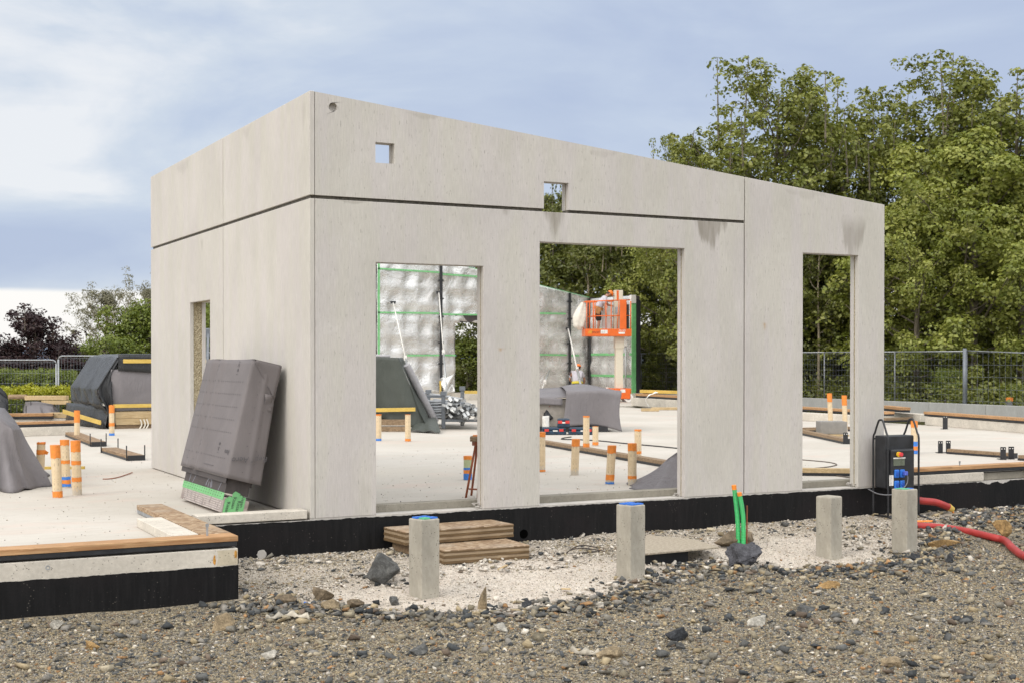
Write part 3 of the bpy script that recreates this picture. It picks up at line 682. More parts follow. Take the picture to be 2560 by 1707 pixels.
mb = MB(); mb.prism([(-1.345, -1.4972, -.16), (-1.33, -1.4972, -.09), (-1.34, -1.4972, -.03), (-1.163, -1.4972, -.03), (-1.163, -1.4972, -.16)], (0, -.001, 0)); make('repaired_patch', mb, conc('yellowish_patch', (.60, .53, .40), .6), f2)
mb = MB(); mb.ring((-2.72, -1.485, -.075), (0, -1, 0), .012, .019, .014, 14); make('formwork_cone', mb, M['zinc'], f2)

# timber plates on the plinths
def plate(name_lab, p0, p1, wdt, z0, z1, zg, side, group, m=None, bolts=(), gask=True, ax=0):
    """p0-p1 centre line on plan, wdt width"""
    p0 = Vector((*p0, 0)); p1 = Vector((*p1, 0))
    t = thing('timber_plate', name_lab, 'timber plate', (p0.x, p0.y, zg), group)
    mb = MB(); mb.bar(p0 + ZV*(z0+z1)/2, p1 + ZV*(z0+z1)/2, wdt, z1-z0); make('plank', mb, m or M['wood'], t, bevel=.004)
    if gask:
        d = (p1-p0).normalized(); mb = MB(); mb.bar(p0+d*.006 + ZV*(zg+z0)/2, p1-d*.006 + ZV*(zg+z0)/2, wdt-.02, z0-zg-.001); make('seal_strip', mb, M['rubber'], t, bevel=.008)
    for (u, h) in bolts:
        p = p0.lerp(p1, u); mb = MB(); mb.box(p.x-.009, p.x+.009, p.y-.002, p.y+.002, z1-.01, z1+h); mb.box(p.x-.014, p.x+.014, p.y-.003, p.y+.003, z1+h-.03, z1+h); make('anchor_strap', mb, M['zinc'], t)
    return t
plate('long brown timber plate topping the near black plinth', (-12, -1.39), (-1.16, -1.39), .22, .042, .089, -.004, 0, None, bolts=[(.978, .105)])
pl = plate('broad chipboard-faced timber plate running back from the plinth corner', (-1.29, -1.276), (-1.29, 1.36), .26, .043, .090, -.002, 0, None, M['osby'], gask=False)
mb = MB(); mb.box(-1.418, -1.412, -1.27, 1.35, .008, .042); make('edge_angle', mb, M['zinc'], pl)
mb = MB(); rr = random.Random(4)
for i in range(7):
    y0 = -1.1 + i*.2; mb.grid(lambda u, v, y0=y0, s=i: (-1.40 + .2*u + .012*math.sin(5*v+s), y0 + .22*v + .03*math.sin(9*u+s), .003 + .03*abs(math.sin(3*u+1.3*s))*(1-abs(v-.5)*1.6) + .004*s % .01), 5, 6)
make('crumpled_strip', mb, M['tarp'], pl, solid=.002)
plate('timber plate with black seal on the kerb right of the building', (7.66, .10), (12.5, .10), .18, .162, .208, .118, 0, None, bolts=[(.265, .06), (.62, .08)])

# ------------------------------------------------------------------ concrete posts
PR = R(11.5)
def rotv(x, y, a=PR): return Vector((x*math.cos(a)-y*math.sin(a), x*math.sin(a)+y*math.cos(a), 0))
posts = [(968/1, 1377, .705, 'with mixed blue and green pads on top', 1), (1448, 1332, .71, 'with four blue pads on top', 2), (1908, 1285.5, .665, 'with a bare chipped top', 0), (2083, 1272.5, .70, 'with thin green and blue pads in front of the power box', 3)]
gP = 'concrete posts standing in front of the plinth'; gS = 'plastic pads on the concrete posts'
for (px, py, h, lab, kind) in posts:
    p = at(px, py, z=-.47); zz = -.47
    for _ in range(6): zz = float(gz(p.x, p.y)); p = at(px, py, z=zz)
    c = p + rotv(.1, .1); mb = MB()
    A = rotv(.1, 0); B_ = rotv(0, .1)
    mb.obox((c.x, c.y, zz + h/2 - .15), A, B_, ZV*(h/2+.15))
    post = single('concrete_post', 'square concrete post ' + lab, 'post', mb, M['post'], (c.x, c.y, zz), gP, bevel=.011 if kind != 0 else .016)
    top = zz + h
    cols = {1: [M['blue'], M['blue'], M['shimgreen'], M['blue']], 2: [M['blue']]*4, 3: [M['shimgreen'], M['blue']], 0: []}[kind]
    offs = [(-.045, .04), (.04, .05), (-.03, -.05), (.055, -.045)] if kind != 3 else [(-.03, .0), (.055, -.02)]
    for i, (m_, of) in enumerate(zip(cols, offs)):
        q = c + rotv(*of); hh = .012 if kind != 3 else .006; s_ = .036 if kind != 3 else (.062 if i == 0 else .036); mb = MB()
        A = rotv(s_, 0, PR + rg.uniform(-.15, .15)); B_ = Vector((-A.y, A.x, 0))
        mb.obox((q.x, q.y, top + hh/2 + .0005), A, B_, ZV*hh/2)
        if kind != 3: mb.obox((q.x, q.y, top + hh + .002), A*.6, B_*.6, ZV*.0015)
        cn = 'green' if m_ is M['shimgreen'] else 'blue'
        sh = {1: ['blue square plastic pad at the back left of the first post top', 'blue square plastic pad at the back right of the first post top', 'green and black plastic pad at the front of the first post top', 'blue pad with a green edge at the right of the first post top'],
              2: ['left blue pad of the four on the second post', 'rear blue pad of the four on the second post', 'front blue pad of the four on the second post', 'right blue pad of the four on the second post'],
              3: ['wide thin green pad on the post by the power box', 'small thin blue pad on the post by the power box']}[kind][i]
        single('spacer_pad', sh, 'spacer', mb, m_, (q.x, q.y, top), gS, bevel=.002)

# ------------------------------------------------------------------ timber steps
def step_block(FLp, FRp, BLp, ztop, h, lab):
    FL = at(FLp[0]/KD, FLp[1]/KD, z=ztop); FR = at(FRp[0]/KD, FRp[1]/KD, z=ztop); BL = at(BLp[0]/KD, BLp[1]/KD, z=ztop)
    d = (FR-FL); L = d.length; d.normalize(); n = Vector((-d.y, d.x, 0)); w_ = (BL-FL).dot(n)
    t = thing('timber_step', lab, 'step', (FL.x, FL.y, ztop-h), 'timber steps below the first opening')
    def B(name, m, z0, z1, a0=0, a1=None, w0=0, w1=None, bev=.003):
        a1 = L if a1 is None else a1; w1 = w_ if w1 is None else w1; mb = MB(); c = FL + d*(a0+a1)/2 + n*(w0+w1)/2; c.z = (z0+z1)/2
        mb.obox(c, d*(a1-a0)/2, n*(w1-w0)/2, ZV*(z1-z0)/2); return make(name, mb, m, t, bevel=bev)
    hh = h/5
    for k in range(5):
        e = .0 if k % 2 == 0 else .004
        B('board_layer', M['ply_dark'] if k % 2 == 0 else M['ply_light'], ztop-h+k*hh*1.0+.0003, ztop-h+(k+1)*hh-.0003 - (.012 if k == 4 else 0), e, L-e, e, w_-e, .0015)
    B('tread', M['osb'], ztop-.012, ztop, .001, L-.001, .001, w_-.001)
    for a in (.08, L-.2): B('bearer', M['woodw'], ztop-h-.10, ztop-h-.0005, a, a+.12, .06, w_-.04)
step_block((1013.2, 1329), (1284.6, 1308.4), (966.8, 1315.5), -.105, .135, 'upper step of stacked timber boards against the black plinth')
step_block((1109.6, 1375.4), (1324, 1361.2), (1064, 1352), -.25, .135, 'lower step of layered timber boards lying on rubble')

# ------------------------------------------------------------------ conduits, lid, rubble
def G(px, py, lift=0):
    p = at(px, py, z=-.45)
    for _ in range(6): p = at(px, py, z=float(gz(p.x, p.y)) + lift)
    return p
def bez(pts, n):
    pts = [Vector(p) for p in pts]; out = []
    for i in range(len(pts)-1):
        p0 = pts[max(i-1, 0)]; p1 = pts[i]; p2 = pts[i+1]; p3 = pts[min(i+2, len(pts)-1)]
        for k in range(n):
            t = k/n; out.append(.5*((2*p1) + (p2-p0)*t + (2*p0-5*p1+4*p2-p3)*t*t + (3*p1-p0-3*p2+p3)*t**3))
    out.append(pts[-1]); return out
cb = G(1702, 1262); 
for (lab, x0, x1, x2, hh, dep) in (('left taller green corrugated conduit with orange cap', 1697, 1694, 1685.5, 1113, .05), ('right shorter green corrugated conduit with orange cap', 1707, 1707, 1698, 1130, 0)):
    yb = cb.y + dep; P0 = at(x0, 1262, y=yb); P1 = at(x1, 1190, y=yb); P2 = at(x2, hh, y=yb); P0.z -= .1
    path = bez([P0, P1, P2], 60); nn = len(path); t = thing('conduit', lab, 'conduit', P0, 'green conduits rising from the rubble')
    mb = MB(); mb.tube(path[:-12], [.026 if k % 2 else .0225 for k in range(nn-12)], 12); make('sleeve', mb, M['green'], t, smooth=False)
    mb = MB(); mb.tube(path[-13:], [.0255]*12 + [.024], 12); make('end_cap', mb, M['orangecap'], t, smooth=False)
q0 = at(1715, 1262, y=cb.y+.02); q1 = at(1716, 1160, y=cb.y+.03); mb = MB(); mb.tube([q0, q1], .008, 6)
single('steel_rod', 'thin rusty rod standing beside the green conduits', 'rod', mb, M['rust'], q0)
q = at(1720, 1196, y=cb.y+.06); mb = MB(); lump(mb, q, (.03, .03, .03), 4); 
def rock_mesh(c, s, seed, sub=2, amp=.12, flat=1):
    bm = bmesh.new(); r = np.random.default_rng(seed); P = r.normal(size=(26 if amp > .2 else 13, 3)); P /= np.linalg.norm(P, axis=1)[:, None]; P *= r.uniform(.78, 1.05, (len(P), 1))
    for p in P: bm.verts.new(p)
    res = bmesh.ops.convex_hull(bm, input=bm.verts); bmesh.ops.delete(bm, geom=[e for e in res['geom_interior'] if isinstance(e, bmesh.types.BMVert)], context='VERTS')
    bmesh.ops.triangulate(bm, faces=bm.faces[:]); bmesh.ops.bevel(bm, geom=bm.edges[:], offset=.05, segments=1, affect='EDGES')
    bmesh.ops.triangulate(bm, faces=bm.faces[:]); bmesh.ops.subdivide_edges(bm, edges=bm.edges[:], cuts=sub, use_grid_fill=True)
    mb = MB()
    for v in bm.verts:
        k = v.co*3.1 + Vector((seed, 0, 0)); from mathutils import noise as mn
        n = mn.noise(k)*amp + mn.noise(k*3)*amp*.4
        q = v.co*(1+n); mb.v.append((c[0]+q.x*s[0], c[1]+q.y*s[1], c[2]+q.z*s[2]))
    bm.verts.index_update(); mb.f = [tuple(v.index for v in f.verts) for f in bm.faces]; bm.free(); return mb
ROCK = {}
for nm, col in (('slate', (.12, .12, .115)), ('brown', (.19, .145, .095)), ('tan', (.31, .24, .15)), ('pale', (.46, .43, .37)), ('asphalt', (.085, .085, .095)), ('dark', (.05, .053, .058)), ('ochre', (.38, .24, .10))):
    def rf(b, col=col, nm=nm):
        c = b.co(); n = b.noise(c, 9, 5, .65, .5); g2 = b.noise(c, 70, 4, .7); v = b.vor(c, 90)
        cc = b.mix(b.rng(n, .35, .68), [x*.65 for x in col], [x*1.3 for x in col]); cc = b.mix(b.rng(g2, .4, .7), b.hsv(cc, v=.75), b.hsv(cc, v=1.2))
        if nm == 'asphalt': cc = b.mix(b.m('MULTIPLY', b.rng(v, .3, .15), .35), cc, (.30, .29, .30))
        if nm == 'slate': cc = b.mix(b.m('MULTIPLY', b.rng(n, .6, .75), .6), cc, (.34, .32, .28))
        return b.bsdf(cc, .85, 0, b.bump(b.m('ADD', g2, b.m('MULTIPLY', n, 2)), .7, .012), .3)
    ROCK[nm] = mat('rock_' + nm, rf)
def rock(px, py, s, kind, seed, label, sink=.55, name='rock', cat='stone', flat=1.0, group='larger stones lying on the gravel'):
    s = tuple(k*(1.35 if name == 'rock' else 1) for k in s); p = G(px, py); c = (p.x, p.y, p.z + s[2]*sink)
    o = make(name, rock_mesh(c, s, seed, amp=.3 if kind == 'asphalt' else .12), ROCK[kind], None, c); props(o, label, cat, group); o.rotation_euler[2] = 0; return o
rock(1712, 1299, (.24, .15, .16), 'asphalt', 31, 'lumpy dark asphalt chunk at the foot of the green conduits', .7, 'rubble_chunk', 'rubble', group=None)
rock(1690, 1254, (.30, .12, .12), 'brown', 12, 'flat brown concrete chunk behind the green conduits', .7, 'rubble_chunk', 'rubble', group=None)
rock(880, 1338, (.125, .10, .13), 'slate', 3, 'big dark grey rock just left of the first concrete post', .65)
rock(750, 1375, (.105, .06, .085), 'brown', 7, 'upright brown stone left of the dark rock', .6)
rock(1110, 1398, (.06, .05, .10), 'tan', 9, 'tilted tan stone at the dust edge right of the first post', .6)
rock(655, 1385, (.08, .05, .045), 'brown', 15, 'rough brown stone near the corner of the near plinth', .5)
rock(510, 1448, (.095, .06, .075), 'tan', 16, 'tan block-shaped stone in front of the near plinth corner', .5)
rock(905, 1388, (.045, .04, .045), 'slate', 17, 'small brown-grey stone between dark rock and first post', .5)
rock(812, 1395, (.09, .06, .05), 'brown', 18, 'wide brown stone on the dust edge below the dark rock', .4)
rock(1208, 1395, (.05, .04, .04), 'dark', 19, 'small blue-grey stone right of the tilted tan stone', .5)
rock(1850, 1408, (.07, .05, .05), 'slate', 20, 'dark stone below the third concrete post', .5)
rock(2048, 1300, (.045, .035, .03), 'dark', 21, 'small black stone between the third and fourth posts', .6)
rock(2102, 1288, (.05, .045, .045), 'dark', 22, 'dark pointed stone at the foot of the fourth post', .6)
rock(2185, 1290, (.06, .05, .05), 'dark', 23, 'dark stone on pale dust right of the fourth post', .6)
rock(2155, 1272, (.06, .045, .04), 'slate', 24, 'grey stone just behind the dark one right of the fourth post', .6)
rock(1550, 1470, (.09, .065, .06), 'dark', 25, 'large blue-black stone in the middle of the foreground gravel', .4)
rock(1400, 1508, (.10, .07, .05), 'tan', 26, 'flat tan stone near the bottom centre of the gravel', .4)
rock(620, 1512, (.055, .045, .045), 'pale', 27, 'pale whitish stone near the bottom left of the gravel', .5)
rock(2050, 1530, (.07, .05, .045), 'tan', 28, 'tan stone near the bottom right of the gravel', .4)
rock(1745, 1435, (.11, .045, .05), 'pale', 29, 'long pale broken stone left of the gravel centre right', .4)
rock(1905, 1350, (.12, .05, .04), 'ochre', 30, 'ochre-brown stone slab below the third post', .4)
rock(200, 1490, (.09, .05, .035), 'ochre', 33, 'flat orange-brown stone below the near plinth', .4)
rock(130, 1442, (.05, .035, .04), 'pale', 34, 'white stone against the foot of the near plinth', .5)
rock(2300, 1228, (.13, .08, .10), 'ochre', 35, 'rusty brown shard on the rubble heap by the red conduit', .6)
rock(2165, 1252, (.22, .10, .05), 'ochre', 36, 'ochre earth clod between the fourth post and the red conduit', .5)
rock(1560, 1490, (.04, .03, .03), 'slate', 37, 'small slate stone below the blue-black stone', .5)
rock(960, 1502, (.07, .05, .045), 'slate', 38, 'grey-green stone in the left centre of the gravel', .4)
rock(1150, 1450, (.07, .05, .05), 'pale', 39, 'pale-faced stone below the tilted tan stone', .4)
rock(760, 1395, (.075, .05, .045), 'tan', 40, 'tan rounded stone in front of the upright brown stone', .5)
# lid board over pit
zb = -.335
c0 = at(1616/KD, 1335/KD, z=zb); c1 = at(1738/KD, 1347/KD, z=zb); c2 = at(1797.5/KD, 1366/KD, z=zb-.0); c3 = at(1600/KD, 1384/KD, z=zb)
mb = MB(); mb.prism([c0, c1, c2, c3], (0, 0, -.018))
single('cover_board', 'weathered pale chipboard lid over a small pit beside the second post', 'board', mb, mat('weathered_chipboard', lambda b: (lambda c: b.bsdf(b.mix(b.rng(b.noise(b.sc(c, (8, 30, 8), rot=(0, 0, .5)), 3, 5, .7), .35, .65), (.24, .20, .15), (.46, .40, .31)), .9, 0, b.bump(b.noise(b.sc(c, (8, 30, 8)), 3, 5, .7), .4, .005)))(b.co())), c2, bevel=.003)
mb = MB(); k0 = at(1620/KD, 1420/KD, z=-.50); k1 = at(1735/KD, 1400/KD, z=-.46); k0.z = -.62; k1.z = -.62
mb.bar(k0 + Vector((0, .12, .13)), k1 + Vector((0, .12, .13)), .03, .24); single('pit_shade_bar', 'black bar coloured as the shade in the small pit below the chipboard lid', 'pit', mb, M['rubber'], k0)  # added bar, its black colour stands in for the shade under the lid
# wire tangle
mb = MB(); a = G(1330, 1272)
for (u0, v0, u1, v1, u2, v2) in ((1296, 1272, 1330, 1252, 1372, 1256), (1310, 1262, 1345, 1258, 1420, 1272), (1330, 1270, 1360, 1266, 1408, 1264), (1290, 1268, 1340, 1274, 1400, 1276)):
    P = [at(u, v, y=a.y + .02*i) for i, (u, v) in enumerate(((u0, v0), (u1, v1), (u2, v2)))]
    mb.tube(bez(P, 6), .006, 5)
single('wire_tangle', 'bent rusty reinforcement wires lying on the rubble right of the steps', 'wire', mb, simple('dark_wire', (.05, .038, .03), .7), a)
# rag, chips
def strip(mb, pts, w, t=.004, seed=0):
    rr = random.Random(seed); path = bez(pts, 6); vs = []
    for i, p in enumerate(path):
        ww = w*(.6+.4*rr.random())*math.sin(math.pi*(i+.6)/(len(path)+.2)); d = (path[min(i+1, len(path)-1)]-path[max(i-1, 0)]).normalized(); n = Vector((-d.y, d.x, 0))
        for k, hgt in ((-1, 0), (-.4, .03), (.2, .045), (1, .0)): vs.append(p + n*(ww*k + .012*math.sin(i*.9)) + ZV*(hgt*(.6+.4*math.sin(i*1.3)) + rr.uniform(0, .012)))
    mb.add(vs, [(i*4+j, i*4+j+1, i*4+j+5, i*4+j+4) for i in range(len(path)-1) for j in range(3)])
mb = MB(); strip(mb, [G(610, 1425, .01), G(640, 1418, .012), G(680, 1416, .014), G(712, 1424, .01)], .035, seed=3)
single('rag', 'twisted off-white rag on the gravel below the near plinth corner', 'rag', mb, M['rag'], G(660, 1420), solid=.003, smooth=True)
mb = MB(); strip(mb, [G(1310, 1498, .01), G(1345, 1502, .012), G(1378, 1505, .01)], .022, seed=5)
single('rag', 'small cream fibre rag in the central foreground gravel', 'rag', mb, M['rag'], G(1345, 1502), solid=.003, smooth=True)
mb = MB(); p, q = G(698, 1382.5, .012), G(712, 1384, .012); mb.tube([p, p.lerp(q, .6)], .007, 7)
pen = single('pen', 'blue and white pen lying among stones near the upright brown stone', 'pen', mb, M['blue'], p); mb = MB(); r2 = q + (q-p)*1.0; mb.tube([p.lerp(q, .6), r2], .006, 7); make('barrel', mb, M['paper'], pen)
for i, (px, py, px2, py2, lab) in enumerate(((1146, 1307, 1164, 1297, 'small yellow wood chip on the rubble under the steps'), (1290, 1351, 1310, 1352, 'thin wood sliver on the pale dust'), (1313, 1498, 1330, 1490, 'wood splinter in the foreground gravel'), (855, 1298, 868, 1296, 'short orange-brown wood stub beside the dark rock'), (770, 1328, 800, 1324, 'dark brown stick left of the dark rock'))):
    p, q = G(px, py, .012), G(px2, py2, .018); mb = MB(); mb.bar(p, q, .028, .012); single('wood_chip', lab, 'wood chip', mb, M['pale'] if i < 3 else M['woodw'], p, 'wood scraps on the ground', bevel=.002)

# ------------------------------------------------------------------ red conduits
pts = [G(u, v, .055) for u, v in HOSE]
path = bez(pts, 30); mb = MB(); mb.tube(path, [.043 if k % 2 else .040 for k in range(len(path))], 14)
single('red_conduit', 'thick red corrugated conduit snaking towards the lower right corner', 'conduit', mb, M['red'], pts[1], smooth=True)
t = thing('red_conduit', 'short red conduit end with yellow collar beside the fourth post', 'conduit', at(2120, 1150, y=-.25))
P = [at(u, v, y=-.25) for u, v in ((2095, 1146), (2120, 1149.5), (2150, 1153), (2178, 1163.5))]; path = bez(P, 18); mb = MB(); mb.tube(path, [.046 if k % 2 else .043 for k in range(len(path))], 14); make('sleeve', mb, M['red'], t, smooth=True)
P2 = [P[-1], at(2188, 1169, y=-.25)]; mb = MB(); mb.tube(P2, [.05, .036], 14); make('collar', mb, M['yellow'], t, smooth=False)
P3 = [at(u, v, y=-.25) for u, v in ((2186, 1168), (2190, 1180), (2188, 1190), (2178, 1197))] + [G(2150, 1196, .03), G(2120, 1196.5, .03), G(2090, 1197, .03)]
mb = MB(); mb.tube(bez(P3, 8), .013, 8); single('orange_cable', 'orange cable curling out of the yellow collar', 'cable', mb, M['orange'], P3[-1], smooth=True)

# ------------------------------------------------------------------ site power box
fl = at(2220/KD, 1298/KD, z=-.36); zg = float(gz(fl.x, fl.y)); W_, D_ = .50, .26
X1, X0 = fl.x + W_, fl.x; Y0, Y1 = fl.y, fl.y + D_
pb = thing('power_box', 'black site power distribution box on a tubular stand beside the right front panel', 'power box', (fl.x, fl.y, zg))
for xx in (X0, X1):
    mb = MB(); hh = .855; mb.tube(bez([(xx, Y0, zg+.02), (xx, Y0, .3), (xx, Y0, .62), (xx, Y0+.03, .70), (xx, (Y0+Y1)/2-.04, hh-.02), (xx, (Y0+Y1)/2, hh), (xx, (Y0+Y1)/2+.04, hh-.02), (xx, Y1-.03, .70), (xx, Y1, .62), (xx, Y1, .3), (xx, Y1, zg+.02)], 6), .0125, 10)
    mb.tube([(xx, Y0-.12, zg+.012), (xx, Y0, zg+.03), (xx, Y1, zg+.03)], .0125, 10); make('stand_hoop', mb, M['blackmetal'], pb, smooth=True)
mb = MB(); mb.tube([(X0, Y1, .62), (X1, Y1, .62)], .01, 8); make('cross_bar', mb, M['blackmetal'], pb, smooth=True); mb = MB(); mb.tube([(X0, Y0, zg+.03), (X1, Y0, zg+.03)], .0125, 8); make('cross_bar', mb, M['blackmetal'], pb, smooth=True)
mb = MB(); mb.box(X0+.015, X1-.02, Y0+.06, Y1-.01, .015, .66); hs = make('housing', mb, M['blackmetal'], pb, bevel=.012)
mb = MB(); mb.box(X0+.013, X1-.12, Y0-.055, Y0+.058, .012, .50); fp = make('socket_panel', mb, M['blackmetal'], pb, bevel=.02)
yf = Y0-.056
xc = lambda px, y=yf: at(px, 1000, y=y).x
def disc(mb, x, z, r, d, n=16): mb.prism([(x+r*math.cos(6.283*k/n), yf, z+r*math.sin(6.283*k/n)) for k in range(n)], (0, -d, 0))
xb = xc(2065); mb = MB(); disc(mb, xb-.012, .44, .032, .02); mb2 = MB(); disc(mb2, xb+.004, .44, .024, .045); e = make('switch_plate', mb, simple('switch_yellow', (.75, .45, .03), .4), fp); make('emergency_button', mb2, simple('button_red', (.65, .05, .06), .35), e)
mb = MB(); mb.box(xb-.09, xb+.085, yf-.012, yf+.002, .30, .40); l = make('fuse_window', mb, simple('fuse_grey', (.13, .15, .11), .3), fp, bevel=.004); mb = MB(); mb.box(xb-.095, xb+.09, yf-.016, yf-.002, .388, .402); make('window_hinge', mb, M['paper'], l)
for i, (dx, dz) in enumerate(((-.045, .205), (.045, .205), (-.045, .07), (.045, .07))):
    mb = MB(); mb.box(xb+dx-.036, xb+dx+.036, yf-.022, yf+.002, dz-.05, dz+.05); so = make('socket', mb, M['blue'], fp, bevel=.01); mb = MB(); mb.prism([(xb+dx+.024*math.cos(6.283*k/14), yf-.0235, dz+.028*math.sin(6.283*k/14)) for k in range(14)], (0, -.008, 0)); make('socket_lid', mb, simple('socket_blue', (.02, .09, .42), .35), so, bevel=.003)
mb = MB(); mb.box(xb-.155, xb-.135, yf-.003, yf, .06, .19); mb.box(xb-.125, xb-.09, yf-.003, yf, .06, .19); make('sticker', mb, M['paper'], fp)
mb = MB(); P = bez([(xb+.05, yf-.05, .205), (xb+.085, yf-.06, .17), (xb+.07, yf-.06, .08), (xb-.02, yf-.05, -.0), (xb-.16, yf-.03, -.045), (xb-.32, yf+.02, -.03), (xb-.44, Y0+.0, .03)], 8); mb.tube(P, .007, 7)
pc = single('cable', 'grey cord hanging in a loop from the blue sockets of the power box', 'cord', mb, simple('grey_cord', (.16, .16, .17), .5), P[0], smooth=True)
mb = MB(); mb.box(xb+.033, xb+.08, yf-.075, yf-.032, .185, .235); make('plug', mb, simple('plug_blue', (.08, .12, .5), .4), pc, bevel=.008)
# ------------------------------------------------------------------ things standing on the slab
def P0(px, py, z=0): return at(px, py, z=z)
gPipe = 'taped drain pipe stubs standing in the slab'
def pipe(px, py, ptop, bands, lab, lean=0, m=None, r=None, base=None, flap=False):
    p = P0(px, py); D = (p - Vector(CAM)).dot(FV); q = p + RV * lean
    ztop = 1.6 - (ptop*KD - 897.7) * D / FPX
    r = r or .055; p = p + FV*r
    H = ztop; tp = p + RV*lean + ZV*H
    t = thing('drain_pipe', lab, 'pipe', p, gPipe)
    f = lambda z: p.lerp(tp, z/H)
    mb = MB(); mb.tube([f(-.02), f(H-.001)], r, 20, caps=True); make('pipe_body', mb, m or M['pipe'], t)
    for (z0, z1, mm) in bands:
        rr = random.Random(int(px*10+z0*100)); n = 24; vs = []; fs = []
        for k in range(n):
            a = 6.2832*k/n; c_, s_ = math.cos(a), math.sin(a)
            jt = rr.uniform(-.006, .006)
            for z, rad in ((max(z0+jt, .002), r+.002), (min(z1+rr.uniform(-.003, .003), H-.0005) if z1 < H-.01 else H+.0015, r+.0025)):
                b_ = f(z); vs.append((b_.x+c_*rad, b_.y+s_*rad, b_.z))
        for k in range(n): a = k*2; b_ = ((k+1) % n)*2; fs.append((a, b_, b_+1, a+1))
        if z1 >= H-.01: fs.append(tuple(range(1, 2*n, 2)))
        mb = MB(); mb.add(vs, fs); make('tape', mb, mm, t, smooth=False)
    if flap:
        mb = MB(); b_ = f(flap); e = b_ - FV*.0 + RV*(r+.03); mb.add([b_+RV*r+ZV*.03, b_+RV*r-ZV*.03, e-ZV*.035, e+RV*.02, e+ZV*.01], [(0, 1, 2, 3, 4)]); make('tape_flap', mb, M['otape'], t, solid=.002)
    return t
O, Bt = M['otape'], M['btape']
T_ = 9.0
pipe(88, 1102, 1020, [(.50, T_, O), (.34, .40, O)], 'leftmost orange-taped pipe beside the grey sheet on the left', .02, flap=.37)
pipe(129, 1143, 1022, [(.46, T_, O), (.005, .075, O)], 'pipe with orange top and torn orange foot in the left group of four', -.03)
pipe(149, 1120, 1010, [(.53, T_, O), (.30, .345, O), (.10, .14, Bt), (.05, .10, O), (.012, .05, Bt)], 'rear pipe with blue and orange foot in the left group of four', -.02)
pipe(174, 1137, 1012, [(.51, T_, O), (.36, .405, O), (.16, .21, O)], 'pipe with three orange bands at the right of the left group of four', -.02)
pipe(175, 1009, 963, [(.58, T_, O), (.34, .40, O)], 'orange-banded pipe behind the left group near the low kerb')
pipe(255, 1000, 948, [(.64, T_, O), (.20, .27, O), (.0, .05, Bt)], 'orange-banded pipe with blue foot in front of the big wrapped stack')
pipe(869, 1012, 954, [(.52, T_, O), (.0, .045, Bt)], 'pipe with blue foot at the left edge of the first opening')
pipe(936.5, 1014, 952, [(.53, T_, O), (.01, .06, O)], 'pipe with orange foot in front of the green-grey covered stack')
pipe(1074, 1102, 1047, [(.27, T_, O), (.135, .165, Bt), (.085, .135, O), (.004, .085, Bt)], 'short pipe with blue foot behind the orange tripod legs', m=simple('greenish_plastic', (.45, .50, .29), .45))
pipe(1244, 1084, 992, [(.50, T_, O), (.01, .035, O)], 'pipe at the left edge of the second opening')
pipe(1320, 1091, 1008, [(.40, T_, O)], 'second pipe from the left in front of the long floor timber', .02)
pipe(1347, 1039, 958, [(.63, T_, O), (.09, .16, O), (.0, .035, Bt)], 'tallest pipe, in front of the grey draped table')
pipe(1368, 1024, 979, [(.36, T_, O), (.02, .075, O)], 'shorter pipe right of the tallest one in the second opening')
pipe(1401, 1112, 1023, [(.40, T_, O), (.055, .125, O), (.005, .03, Bt)], 'pipe with blue foot nearest the camera in the second opening', .03)
pipe(1453, 1115, 1018, [(.44, T_, O), (.085, .125, O)], 'nearest pipe on the right of the second opening beside the small grey sheet')
pipe(1466, 1056, 986, [(.46, T_, O), (.10, .14, O)], 'pipe half hidden behind the rightmost one in the second opening')
pipe(1910, 985, 922.5, [(.82, T_, O)], 'taller left pipe behind the grey block in the third opening', -.03)
pipe(1943, 990, 930.5, [(.80, T_, O)], 'shorter right pipe behind the grey block in the third opening', -.02)
pipe(2321.5, 950, 921, [(.48, T_, O)], 'grey pipe with orange cap beyond the right timber plates', m=M['gpipe'], r=.10)
pipe(2102, 1042, 981, [(.56, T_, O), (.13, .21, Bt), (.06, .13, O), (.0, .06, Bt)], 'pipe with blue-orange wrapped foot behind the power box')
pipe(1379, 922, 890, [(.34, T_, O)], 'far pipe stub under the lift, middle one')
pipe(1355, 922, 893, [(.30, T_, O)], 'far pipe stub beside the crouching worker')
pipe(1395, 922, 889, [(.34, T_, M['paper'])], 'far pale pipe stub right under the lift mast')
pipe(40, 945, 900, [(.72, T_, M['gtape'])], 'pale far-left pipe with green and white top', r=.10)

# floor timbers with brackets
def beam(p0, p1, w_, h, lab, z0=0, rods=(), m=None, group='short floor timbers on the slab'):
    p0 = Vector(p0); p1 = Vector(p1); d = (p1-p0).normalized(); n = Vector((-d.y, d.x, 0))
    t = thing('floor_timber', lab, 'timber', (p0.x, p0.y, z0), group)
    mb = MB(); mb.bar(p0+ZV*(z0+h*.7), p1+ZV*(z0+h*.7), w_, h*.6); make('plank', mb, m or M['woodwy'], t, bevel=.004)
    mb = MB(); mb.bar(p0-d*.006+ZV*(z0+h*.2), p1+d*.006+ZV*(z0+h*.2), w_+.006, h*.4-.001); make('seal_strip', mb, M['rubber'], t, bevel=.003)
    mb = MB(); mb.obox(p0-d*.008+ZV*(z0+h/2), d*.004, n*(w_/2+.006), ZV*h/2); make('end_plate', mb, M['rubber'], t)
    for (u, sd, hh) in rods:
        q = p0.lerp(p1, u) + n*sd*(w_/2+.012); mb = MB(); mb.tube([q+ZV*z0, q+ZV*(z0+hh)], .010, 6); make('anchor_rod', mb, M['blackmetal'], t)
    return t
beam(P0(313, 1057), P0(250, 1038), .26, .085, 'short floor timber with four upright rods nearer the shell', rods=[(.02, 1, .24), (.02, -1, .24), (.97, 1, .24), (.97, -1, .24)])
